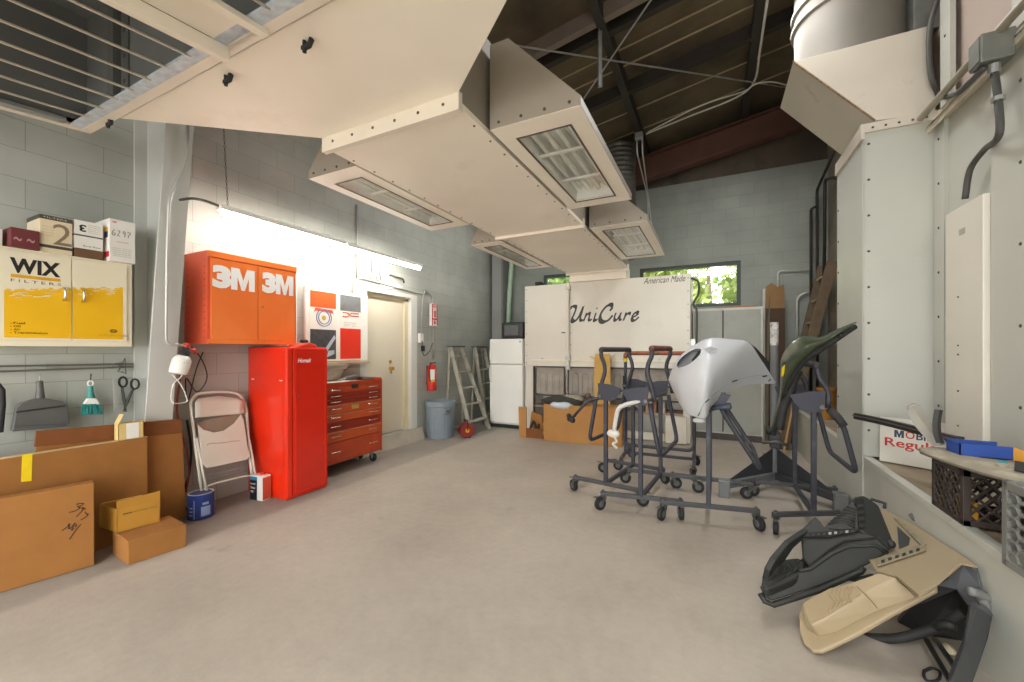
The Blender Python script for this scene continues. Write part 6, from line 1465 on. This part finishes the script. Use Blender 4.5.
def sv(s, r):
    a, b = cat(T_, s), cat(B_, s); rr = r
    x = a[0] + (b[0] - a[0]) * rr; y = a[1] + (b[1] - a[1]) * rr
    # the crease pulls the lower-left facet in
    rg = math.sqrt((s - .36 - .10 * (1 - rr)) ** 2 + .0006)
    t = cat(tT, s) * (1 - rr) + cat(tB, s) * rr - math.sin(PI * rr ** .85) * (.07 * cat(wB, s) + .26 * max(0, .62 - rg) * min(1, s * 8) * min(1, (1 - s) * 3))
    return x, y, t
NS, NR = 120, 64
g_ = [[sv(i / NS, j / NR) for i in range(NS + 1)] for j in range(NR + 1)]
def in_hole(x, y, k=1.0):
    dx, dy = x - 197, y - 193; a = math.radians(-35.5); u = dx * math.cos(a) + dy * math.sin(a); v = -dx * math.sin(a) + dy * math.cos(a)
    return (u / (106 * k)) ** 2 + (v / (40 * k)) ** 2 < 1
bc_ = thing('bumper_cover', 'silver grey car bumper cover with fog lamp opening hung on stand', 'car part', at(*cpx(400, 300), t=3.3))
silver = M('silver_primer', '#cbced3', .38, 0, .03, 3, coat=.15)
P = [at(*cpx(q[0], q[1]), t=q[2]) for row in g_ for q in row]
fs = []
W_ = NS + 1
for j in range(NR):
    for i in range(NS):
        x, y = (g_[j][i][0] + g_[j + 1][i + 1][0]) / 2, (g_[j][i][1] + g_[j + 1][i + 1][1]) / 2
        if in_hole(x, y): continue
        fs.append((j * W_ + i, j * W_ + i + 1, (j + 1) * W_ + i + 1, (j + 1) * W_ + i))
MB().add(P, fs).build('shell', silver, bc_, smooth=True, solid=.004, fix=False, off=0)
def on_cover(x, y, dt=0.0):
    b = min((q for row in g_ for q in row), key=lambda q: (q[0] - x) ** 2 + (q[1] - y) ** 2)
    return at(*cpx(x, y), t=b[2] + dt)
a_ = math.radians(-35.5)
ell = lambda k, th: (197 + 106 * k * math.cos(th) * math.cos(a_) - 40 * k * math.sin(th) * math.sin(a_), 193 + 106 * k * math.cos(th) * math.sin(a_) + 40 * k * math.sin(th) * math.cos(a_))
ring = [on_cover(*ell(1.0, j * PI / 24)) for j in range(48)]
MB().tube(ring, .007, 6, closed=True).build('opening_rim', silver, bc_, smooth=True)
r2 = [on_cover(*ell(1.0, j * PI / 24)) for j in range(48)]; cen = sum(r2, V((0, 0, 0))) / 48; bkd = ray(*cpx(197, 193)).normalized()
r3 = [cen + (p - cen) * .82 + bkd * .09 for p in r2]
lin_ = MB(); lin_.grid([r2 + [r2[0]], r3 + [r3[0]]]); lin_.add(r3, [tuple(range(48))]); lin_.build('opening_liner', M('liner_grey', '#8f9095', .5), bc_, smooth=35, fix=False)
MB().prism([on_cover(*q, .03) for q in ((215, 205), (270, 135), (278, 160), (250, 190), (222, 215))], bkd * .03).build('opening_bracket', black_rub, bc_)
sl3 = MB()
for (x, y, dx, dy) in ((265, 575, 8, 12), (322, 483, 14, 11), (432, 436, 15, 9), (510, 347, 18, 6), (715, 315, 16, 3), (748, 342, 7, 8)):
    sl3 = MB(); p = [on_cover(x - dx, y + dy - 4, -.014), on_cover(x + dx, y - dy - 4, -.014), on_cover(x + dx, y - dy + 5, -.014), on_cover(x - dx, y + dy + 5, -.014)]
    sl3.prism(p, bkd * .004).build('clip_slot', black_rub, bc_)
mb = MB(); mb.tube(smooth_line([on_cover(*q, -.003) for q in ((262, 585), (290, 520), (330, 470), (420, 400), (500, 352), (590, 322), (680, 308), (748, 312))], 5), .003, 5); mb.build('flange_crease', M('crease_grey', '#a9abb0', .4), bc_, smooth=True)
mb = MB(); mb.prism([on_cover(*q, -.02) for q in ((303, 128), (340, 112), (394, 128), (380, 150), (340, 160))], bkd * .004); mb.build('scoop_shade', M('scoop_shade_grey', '#a6a8ae', .4), bc_, bevel=.001)  # flat grey patch paints the shading of the scoop
MB().ball(at(*cpx(265, 618), t=3.22), .04, 12, (1.2, .8, .55)).build('fog_lamp_cup', M('cup_grey', '#b5b5b3', .4), bc_, smooth=True)
MB().prism([at(*cpx(*q), t=t) for q, t in (((603, 84), 3.5), ((660, 125), 3.6), ((745, 220), 3.72), ((748, 280), 3.72), ((690, 205), 3.64))], bkd * .02).build('rear_bracket', black_rub, bc_)
# ------------------------------------------------------------------ dark green fender
def f6(x, y): return (750 + x / 6.82, 315 + y / 6.82)
O_ = [(722, 50), (612, 94), (485, 152), (415, 147), (345, 150), (268, 208), (217, 290), (208, 400), (203, 540), (165, 680), (140, 800)]
I_ = [(716, 66), (640, 118), (548, 182), (470, 233), (392, 288), (322, 366), (272, 448), (238, 530), (205, 640), (178, 740), (160, 806)]
tO = [2.90, 2.98, 3.05, 3.12, 3.20, 3.30, 3.36, 3.42, 3.46, 3.52, 3.56]
fd = thing('green_fender', 'glossy dark green car fender leaning on stand by the platform', 'car part', at(*f6(350, 300), t=3.1))
rows = []
for j in range(15):
    r = j / 14; row = []
    for i in range(61):
        s = i / 60; a, b = cat(O_, s), cat(I_, s)
        t = cat(tO, s) + .14 * (1 - r) * math.sin(PI * s) - .10 * math.sin(PI * r) * math.sin(PI * s) ** .7
        row.append(at(*f6(a[0] + (b[0] - a[0]) * r, a[1] + (b[1] - a[1]) * r), t=t))
    rows.append(row)
MB().grid(rows).build('shell', M('fender_green', '#424b37', .3, .15, .1, 3, coat=.4), fd, smooth=True, solid=.004, fix=False, off=0)
MB().tube([p + V((0, 0, -.012)) for p in rows[-1]], .02, 8).build('wheel_arch_edge', black_rub, fd, smooth=True)
MB().tube(rows[0][:24], .005, 6).build('upper_edge', M('fender_edge', '#3a4034', .4), fd, smooth=True)
for q in ((640, 130), (622, 140)): MB().ball(at(*f6(*q), t=2.97), .018, 8).build('mounting_clip', black_rub, fd, smooth=True)
MB().prism([at(*f6(*q), t=3.36) for q in ((232, 342), (240, 342), (240, 375), (222, 422), (212, 415), (215, 365))], (0, -.012, 0)).build('yellow_tag', M('tag_yellow', '#e2c81c', .5), fd)
ln = [at(*f6(*q), t=3.3) for q in ((300, 400), (345, 470), (300, 520), (250, 560), (230, 640))]
MB().tube(smooth_line([at(*f6(*q), t=3.4) for q in ((330, 380), (290, 460), (270, 540), (225, 640), (200, 780))], 4), .035, 8).build('inner_liner', black_rub, fd, smooth=True)
# ------------------------------------------------------------------ pole stand with triangular gussets
ps = thing('pole_stand', 'heavy black pole stand with triangular gussets and white tape on top', 'stand', (.60, 5.15, 0))
blk = M('pole_stand_black', '#3d3e42', .5, .1, .1, 5); gry = M('pole_stand_grey', '#777a7c', .5, .2, .1, 5)
pc_ = V((.585, 5.10, 0))
MB().cyl(pc_ + V((0, 0, .14)), pc_ + V((0, 0, 1.74)), .037, 16).build('pole', gry, ps, smooth=40)
MB().cyl(pc_ + V((0, 0, 1.50)), pc_ + V((0, 0, 1.745)), .0395, 16).build('tape_wrap', M('tape_wrap_white', '#c6c4c2', .6, 0, .2, 18, dirt='#8a8784', ds=20, dt=(.5, .6)), ps, smooth=40)
for k, (e, w) in enumerate(((V((.10, 4.52, .12)), .0), (V((1.02, 4.55, .12)), .0), (V((.60, 5.85, .12)), 0.0))):
    d = (e - V((pc_.x, pc_.y, .12)))
    MB().beam(V((pc_.x, pc_.y, .12)), e, .09, .07).build('base_leg', gry if k != 1 else blk, ps, bevel=.006)
    n = V((-d.y, d.x, 0)).normalized() * .006
    MB().prism([V((pc_.x, pc_.y, .155)), V((pc_.x, pc_.y, .42)), V((pc_.x, pc_.y, .155)) + d * .92], n).build('gusset', blk, ps)
    MB().obox(V((e.x, e.y, .085)), (.05, 0, 0), (0, .05, 0), (0, 0, .085)).build('foot_block', gry, ps, bevel=.008)
MB().obox(pc_ + V((.0, -.06, .50)), (.05, 0, 0), (0, .045, 0), (0, 0, .08)).build('clamp_block', blk, ps, bevel=.012)
MB().tube([pc_ + V((-.12, -.1, .47)), pc_ + V((0, -.11, .50)), pc_ + V((.11, -.1, .46))], .018, 8).build('clamp_screw', zinc, ps, smooth=True)
MB().lathe(pc_ + V((-.06, -.11, .60)), (1, 0, .2), [(.03, -.03), (.045, -.01), (.045, .02), (.03, .04)], 12).build('clamp_knob', black_rub, ps, smooth=True)
# ------------------------------------------------------------------ plastic bumpers piled at the foot of the platform
def Pl(a, b, e):
    n = (b - a).cross(e).normalized()
    return (a, n if n.z > 0 else -n)
def shift(p, h): return (p[0] + p[1] * h, p[1])
# --- tan bumper
tan = M('tan_plastic', '#a69578', .45, 0, .04, 3); tan_d = M('tan_plastic_seam', '#7d6c50', .6)
a = at(817.7, 655, Z=.012); b = at(939, 589.6, t=1.86)
d0 = (b - a).normalized(); e0 = V((-d0.y, d0.x, 0)).normalized(); e0 = (e0 + V((0, 0, .16))).normalized()
Plo = Pl(a, b, e0); Phi = shift(Plo, .10); nT = Plo[1]
tb = thing('tan_bumper', 'tan plastic bumper with ribbed step pad under the black bumper', 'car part', at(850, 620, t=1.95))
q = lambda p, lst: [on_plane(x, y, *p) for x, y in lst]
sk = [(800.6, 616), (801.5, 634.7), (806.0, 647), (815, 654.5), (823, 654.5), (833, 650.5), (864, 635), (895, 617), (938.5, 593.5), (938, 586.5), (915, 592), (880, 585), (840, 592), (812, 602)]
MB().prism(q(Plo, sk), nT * .022).build('skirt', tan, tb, bevel=.008, bseg=3)
topl = [(801.5, 603), (812, 596), (829, 587.2), (847, 583.2), (878, 572), (896, 576.5), (862.5, 595.5), (826, 618.6), (811, 625.8), (803.5, 613)]
front_lo = {5: (919, 598), 6: (879, 612), 7: (836, 634), 8: (819.5, 637.5), 9: (806.5, 628), 0: (803.5, 618)}
hi = q(Phi, topl); lo = [on_plane(*front_lo[k], *shift(Plo, .02)) if k in front_lo else hi[k] - nT * .075 for k in range(10)]
MB().loft([lo, hi]).build('step_body', tan, tb, bevel=.012, bseg=3)
# ribbed tread pad
pad = [(803.5, 603.5), (813, 597.8), (829.5, 589), (846, 585.2), (855.5, 587.5), (861, 594.5), (826, 616), (812, 623), (806, 614)]
MB().prism(q(shift(Phi, .0008), pad), nT * .004).build('tread_pad', M('tan_tread', '#9d8b6d', .6, 0, .05, 6), tb, bevel=.002)
for k in range(5):
    u = k / 4.6
    arc = [(846 + 3.0 * k - 6, 586 + .9 * k), (837 + 3.5 * k, 592 + .9 * k), (832 + 3.5 * k, 600 + 1.1 * k), (822 + 3.5 * k - k, 607 + .6 * k)]
    arc = [(833 + 5 * k - 1, 588.5 - .4 * k), (829 + 5 * k, 595), (834 + 4.2 * k, 601.5 - .2 * k), (829 + 5.2 * k - .5 * k, 611 - 2.4 * k)]
    MB().tube(smooth_line(q(shift(Phi, .006), arc), 5), .0045, 6).build('tread_rib', M('tan_tread', '#c2a97f'), tb, smooth=True)
# long side sheet reaching up to the kerb
sheet_ = [(878, 508), (892, 513), (908, 521), (933, 536.5), (957.5, 552), (978, 566.5), (961, 563.5), (939, 582), (918.7, 596), (896, 576.3), (876, 570), (866, 556), (872, 530)]
Ps = plane3(on_plane(896, 576.3, *Phi), at(978, 566.5, X=1.07), at(880, 508, X=1.05))
MB().prism(q(Ps, sheet_), Ps[1] * -.010).build('side_sheet', tan, tb, bevel=.004)
MB().tube(q(shift(Ps, .001), [(896, 576), (919, 596)]), .0028, 5).build('panel_seam', tan_d, tb)
MB().tube(q(shift(Phi, .001), [(857, 586.5), (868, 597), (877.5, 608.5)]), .0025, 5).build('panel_seam', tan_d, tb)
sb_ = M('bracket_pale', '#958b74', .5, 0, .2, 30)
br = MB().prism(q(shift(Ps, .004), [(876, 561), (898, 553), (925, 546), (926, 551), (899, 560), (878, 567)]), Ps[1] * .012).build('inner_bracket', sb_, tb, bevel=.002)
for k in range(6): MB().prism(q(shift(Ps, .0165), [(881 + 7 * k, 560.5 - 2.3 * k), (884.5 + 7 * k, 559.3 - 2.3 * k), (885 + 7 * k, 562 - 2.3 * k), (881.5 + 7 * k, 563.2 - 2.3 * k)]), Ps[1] * .001).build('bracket_slot', black_rub, br)
MB().prism(q(shift(Ps, .0012), [(894, 519), (899, 520), (927, 545), (922, 547)]), Ps[1] * .010).build('inner_bracket', sb_, tb, bevel=.002)
MB().prism(q(shift(Ps, .0012), [(897, 526), (910, 538), (909, 545), (899, 549)]), Ps[1] * .001).build('plate_opening', blk, tb)
# --- black bumper on top of it
blkp = M('black_bumper_plastic', '#292a28', .55, 0, .08, 14); blkd = M('black_recess', '#1a1a19', .8)
bb = thing('black_bumper', 'black plastic bumper with ribbed step pads lying on tan bumper', 'car part', at(820, 570, t=2.2))
c6 = lambda lst: [(760 + x / 6.2, 490 + y / 6.2) for x, y in lst]
a2_ = at(763, 598, t=2.20); b2_ = at(884, 556, t=2.13)
Pf = Pl(a2_, b2_, V((-.12, .42, .90)).normalized())          # front face, leaning back
nf = Pf[1] if Pf[1].y < 0 else -Pf[1]
face = c6([(12, 600), (40, 655), (70, 690), (360, 600), (625, 488), (792, 392), (716, 338), (545, 346), (440, 392), (312, 488), (240, 492), (228, 540), (45, 600)])
MB().prism(q(Pf, face), -nf * .07).build('front_face', blkp, bb, bevel=.008, bseg=3)
# rolled lower lip
MB().tube(q((Pf[0] + nf * .004, Pf[1]), c6([(2, 640), (30, 690), (80, 712), (360, 622), (625, 505), (640, 480)])), .016, 8).build('lower_lip', blkp, bb, smooth=True)
# top of the arch side
pe, pf_, pg2 = [on_plane(*c6([z])[0], *Pf) for z in ((312, 488), (545, 346), (716, 338))]
Pt = Pl(pe, pg2, V((-.35, .80, .42)).normalized())
MB().tube(q((Pf[0] + nf * .006, Pf[1]), c6([(240, 500), (312, 490), (440, 396), (545, 350), (716, 342), (790, 395)])), .010, 8).build('arch_edge', blkp, bb, smooth=True)
upper = c6([(250, 262), (262, 236), (340, 158), (372, 190), (405, 232), (590, 262), (640, 262), (735, 292), (800, 372), (716, 336), (545, 344), (440, 388), (312, 484), (262, 418)])
MB().prism(q(Pt, upper), -Pt[1] * .05).build('upper_shell', blkp, bb, bevel=.010, bseg=3)
MB().tube(q(shift(Pt, .002), c6([(300, 482), (432, 372), (520, 318), (725, 296), (800, 366)])), .006, 6).build('shell_crease', blkd, bb, smooth=True)
st = MB().prism(q(shift(Pt, .002), c6([(270, 270), (330, 268), (600, 246), (605, 262), (420, 296), (275, 296)])), Pt[1] * .008).build('slot_strip', blkd, bb, bevel=.001)
for k in range(9):
    x = 285 + 35 * k; y = 283 - 3.2 * k
    MB().prism(q(shift(Pt, .0105), c6([(x, y - 7), (x + 18, y - 9), (x + 18, y + 5), (x, y + 7)])), Pt[1] * .002).build('strip_tab', M('tab_grey', '#8d8d89' if k in (4, 5, 7) else '#4d4d4b', .5) if False else (M('tab_light', '#9a9a95', .5) if k in (4, 5, 7) else blkp), st)
# ribbed plate recess
Pr = Pl(on_plane(*c6([(405, 232)])[0], *Pt), on_plane(*c6([(600, 240)])[0], *Pt), V((0.10, .55, .85)).normalized())
MB().prism(q(Pr, c6([(395, 235), (430, 196), (510, 130), (572, 62), (605, 120), (612, 240), (500, 246)])), -Pr[1] * .03).build('plate_recess', blkp, bb, bevel=.004)
for k in range(7):
    f = k / 6.5
    MB().tube(q(shift(Pr, .004), c6([(430 + 125 * f - 10, 206 - 118 * f + 6), (500 + 90 * f, 196 - 92 * f), (590 + 8 * f, 232 - 116 * f)])), .006, 6).build('recess_rib', blkp, bb, smooth=True)
# far end block
Pb = (on_plane(*c6([(640, 240)])[0], *Pt), V((.25, -.55, .80)).normalized())
MB().prism(q(Pb, c6([(572, 60), (590, 40), (640, 28), (690, 56), (742, 96), (832, 318), (800, 372), (738, 296), (640, 262), (612, 240), (600, 120)])), -Pb[1] * .06).build('end_block', blkp, bb, bevel=.014, bseg=3)
tw = MB().prism(q(shift(Pb, .002), c6([(585, 62), (615, 52), (640, 60), (650, 235), (620, 250), (600, 180)])), Pb[1] * .008).build('clip_rail', blkd, bb)
for k in range(4): MB().prism(q(shift(Pb, .010), c6([(600 + 5 * k, 92 + 40 * k), (640 + 3 * k, 88 + 40 * k), (642 + 3 * k, 108 + 40 * k), (603 + 5 * k, 114 + 40 * k)])), Pb[1] * .005).build('rail_clip', blkp, tw, bevel=.002)
MB().tube(q(Pb, c6([(690, 56), (740, 72), (775, 84), (772, 110)])), .009, 6).build('hook_clip', blkp, bb, smooth=True)
MB().ball(on_plane(*c6([(812, 335)])[0], *Pb), .022, 8).build('end_clip', blkp, bb, smooth=True)
# step pad end
Pp = (on_plane(*c6([(230, 520)])[0], *Pf), V((-.10, -.30, 1)).normalized())
MB().prism(q(Pp, c6([(8, 580), (18, 520), (45, 470), (110, 432), (230, 418), (285, 440), (262, 500), (225, 545), (48, 618), (22, 612)])), -Pp[1] * .05).build('step_body', blkp, bb, bevel=.010, bseg=3)
MB().prism(q(shift(Pp, .001), c6([(25, 572), (52, 482), (115, 442), (225, 430), (268, 448), (225, 505), (52, 596)])), Pp[1] * .004).build('tread_pad', M('black_tread', '#333432', .7), bb, bevel=.001)
for k in range(5):
    MB().tube(smooth_line(q(shift(Pp, .006), c6([(62 + 38 * k, 470 - 9 * k), (100 + 32 * k, 478 - 2 * k), (120 + 26 * k, 505 - 3 * k), (70 + 34 * k, 570 - 15 * k)])), 5), .0055, 6).build('tread_rib', blkp, bb, smooth=True)
# rim that sweeps up around the dark hollow
Pw = Pl(on_plane(*c6([(30, 520)])[0], *Pp), on_plane(*c6([(262, 240)])[0], *Pt), V((.5, .8, 0)).normalized())
rimo = c6([(8, 560), (25, 480), (60, 415), (150, 310), (265, 234)]); rimi = c6([(60, 470), (112, 430), (170, 345), (220, 300), (272, 268)])
pts = q(Pw, rimo) ; pti = q(Pw, rimi)
MB().prism(pts + pti[::-1], -Pw[1] * .03).build('swept_rim', blkp, bb, bevel=.006)
MB().prism([p - Pw[1] * .08 for p in q(Pw, c6([(112, 432), (270, 266), (262, 420), (200, 428)]))], Pw[1] * .004).build('hollow_back', blkd, bb)
# support tab under the face
MB().prism([p - nf * .02 for p in q(Pf, c6([(540, 560), (715, 520), (718, 545), (690, 562), (600, 572)]))], -nf * .03).build('lower_tab', blkp, bb, bevel=.004)
# --- dark grey bumper under both
gm = M('gunmetal_bumper', '#3c3f45', .3, .3, .05, 4, coat=.4); gm2 = M('grey_bumper_plastic', '#606266', .45, 0, .06, 4)
gb_ = thing('grey_bumper', 'dark gunmetal bumper standing against kerb beneath the tan bumper', 'car part', at(965, 640, t=1.75))
f5 = lambda lst: [(800 + x / 5.12, 560 + y / 5.12) for x, y in lst]
# upright end strip
A5 = [at(*p, t=t) for p, t in zip(f5([(872, 245), (905, 238), (985, 290), (962, 400), (925, 510), (880, 640), (760, 640), (800, 540), (845, 420)]), (1.70, 1.73, 1.76, 1.72, 1.68, 1.64, 1.58, 1.62, 1.66))]
MB().prism(A5, V((.02, .06, -.005))).build('end_strip', gm, gb_, bevel=.008, bseg=3)
MB().prism([at(*p, t=t) for p, t in zip(f5([(905, 238), (985, 290), (1000, 270), (935, 225)]), (1.73, 1.76, 1.80, 1.78))], (0, .02, -.02)).build('strip_top', gm2, gb_)
# curved backing shell
bk1 = f5([(690, 130), (760, 100), (830, 15), (905, 50), (930, 140), (950, 220), (900, 240), (870, 250), (800, 150)])
t1_ = (1.95, 1.94, 1.92, 1.86, 1.84, 1.82, 1.80, 1.80, 1.90)
MB().prism([at(*p, t=t) for p, t in zip(bk1, t1_)], V((.02, .04, 0))).build('corner_shell', gm2, gb_, bevel=.004)
bk2 = f5([(690, 130), (800, 150), (872, 250), (845, 420), (760, 400), (640, 390), (500, 320), (560, 250)])
t2_ = (1.98, 1.92, 1.84, 1.80, 1.84, 1.92, 2.04, 2.04)
MB().prism([at(*p, t=t + .05) for p, t in zip(bk2, t2_)], V((.01, .04, 0))).build('inner_shell', M('shell_charcoal', '#1d1e1f', .5, 0, .08, 5), gb_, bevel=.003)
tubep = [at(*p, t=t) for p, t in zip(f5([(300, 395), (420, 402), (500, 400), (600, 378), (700, 345), (790, 300), (835, 268)]), (2.08, 2.02, 1.98, 1.94, 1.90, 1.84, 1.82))]
MB().tube(smooth_line(tubep, 5), .022, 10).build('bumper_tube', black_rub, gb_, smooth=True)
MB().tube([at(*p, t=t) for p, t in zip(f5([(700, 340), (760, 330), (800, 345)]), (1.88, 1.84, 1.82))], .02, 8).build('tube_clamp', blkp, gb_, smooth=True)
for k, (p0, p1) in enumerate((((645, 405), (770, 625)), ((690, 400), (800, 560)))):
    pa, pb = f5([p0, p1]); MB().beam(at(*pa, t=1.95), at(*pb, Z=.02) if False else at(*pb, t=1.66), .018, .012).build('brace_strip', gm if k else blkp, gb_)
tg = MB(); pa = [at(*p, t=1.80) for p in f5([(870, 160), (905, 170), (950, 190), (970, 215), (960, 240), (930, 200)])]
tg.tube(smooth_line(pa, 4), .02, 7); tag(tg.build('hose_scrap', M('scrap_grey', '#7d7d7b', .6, 0, .2, 30), smooth=True), 'short scrap of grey hose on bumper against the kerb', 'hose')
tg = MB(); c = at(762 / 5.12 + 800, 455 / 5.12 + 560, Z=.03); tg.ball(c, .03, 10, (.8, 1.3, .6)); tag(tg.build('plastic_scrap', M('cap_cream', '#cfc3a4', .6), smooth=True), 'small cream plastic scrap on floor under the bumpers', 'scrap')
tg = MB(); pa = [at(x, y, Z=.012) for x, y in ((924, 671), (932, 668), (940, 672), (938, 680), (928, 681), (924, 676))]; tg.tube(smooth_line(pa + [pa[0]], 4), .006, 6); tag(tg.build('wire_scrap', black_rub, smooth=True), 'looped scrap of black wire on floor below bumpers', 'wire')
# pale jerrican shape leaning on kerb behind the tan bumper
tg = MB(); tg.tube([at(910, 514, t=2.5), at(918, 521, t=2.46), at(928, 531, t=2.42), at(930, 535, t=2.40)], [.012, .02, .02, .012], 8); tag(tg.build('rubber_strip', M('strip_grey', '#6a6a68', .6), smooth=True), 'short dark rubber strip lying against kerb above tan bumper', 'strip')
# ------------------------------------------------------------------ camera, light, colour
cd = bpy.data.cameras.new('camera'); cam = bpy.data.objects.new('camera', cd); COL.objects.link(cam)
cam.location = CAM; cam.rotation_euler = (PI / 2, 0, TH)
cd.sensor_fit = 'HORIZONTAL'; cd.sensor_width = 36.0; cd.lens = 36.0 * F / 1024.0
cd.shift_y = (HY - 341.0) / 1024.0; cd.clip_start = .05
scene.camera = cam
w = bpy.data.worlds.new('sky'); scene.world = w; w.use_nodes = True
bg = w.node_tree.nodes['Background']; bg.inputs['Color'].default_value = (1.0, 1.0, .985, 1); bg.inputs['Strength'].default_value = 3.6
def area(name, loc, rot, sx, sy, e, col=(1, 1, 1)):
    l = bpy.data.lights.new(name, 'AREA'); l.shape = 'RECTANGLE'; l.size = sx; l.size_y = sy; l.energy = e; l.color = col
    o = bpy.data.objects.new(name, l); COL.objects.link(o); o.location = loc; o.rotation_euler = rot; return o
area('fill_light', (.0, -1.9, 4.5), (0, 0, 0), 1.8, 1.6, 90, (1, .985, .96))  # added unseen area lamp, general fill behind the camera
area('fill_light', (-2.3, -2.0, 3.15), (0, 0, 0), 1.6, 1.4, 45, (1, .985, .96))  # added lamp, brightens carton tops and the block wall
area('fill_light', (.3, 4.6, 4.75), (0, 0, 0), .6, 2.6, 40, (1, .985, .96))  # added fill lamp under the roof towards the back
area('fill_light', (-3.0, 5.8, 4.3), (0, 0, 0), .4, 1.6, 14, (1, .985, .96))  # added lamp to lift the dim far corner
scene.view_settings.view_transform = 'Standard'; scene.view_settings.look = 'None'
scene.view_settings.gamma = 1.0; scene.view_settings.use_curve_mapping = False
scene.view_settings.exposure = 1.0
scene.cycles.max_bounces = 8; scene.cycles.diffuse_bounces = 5
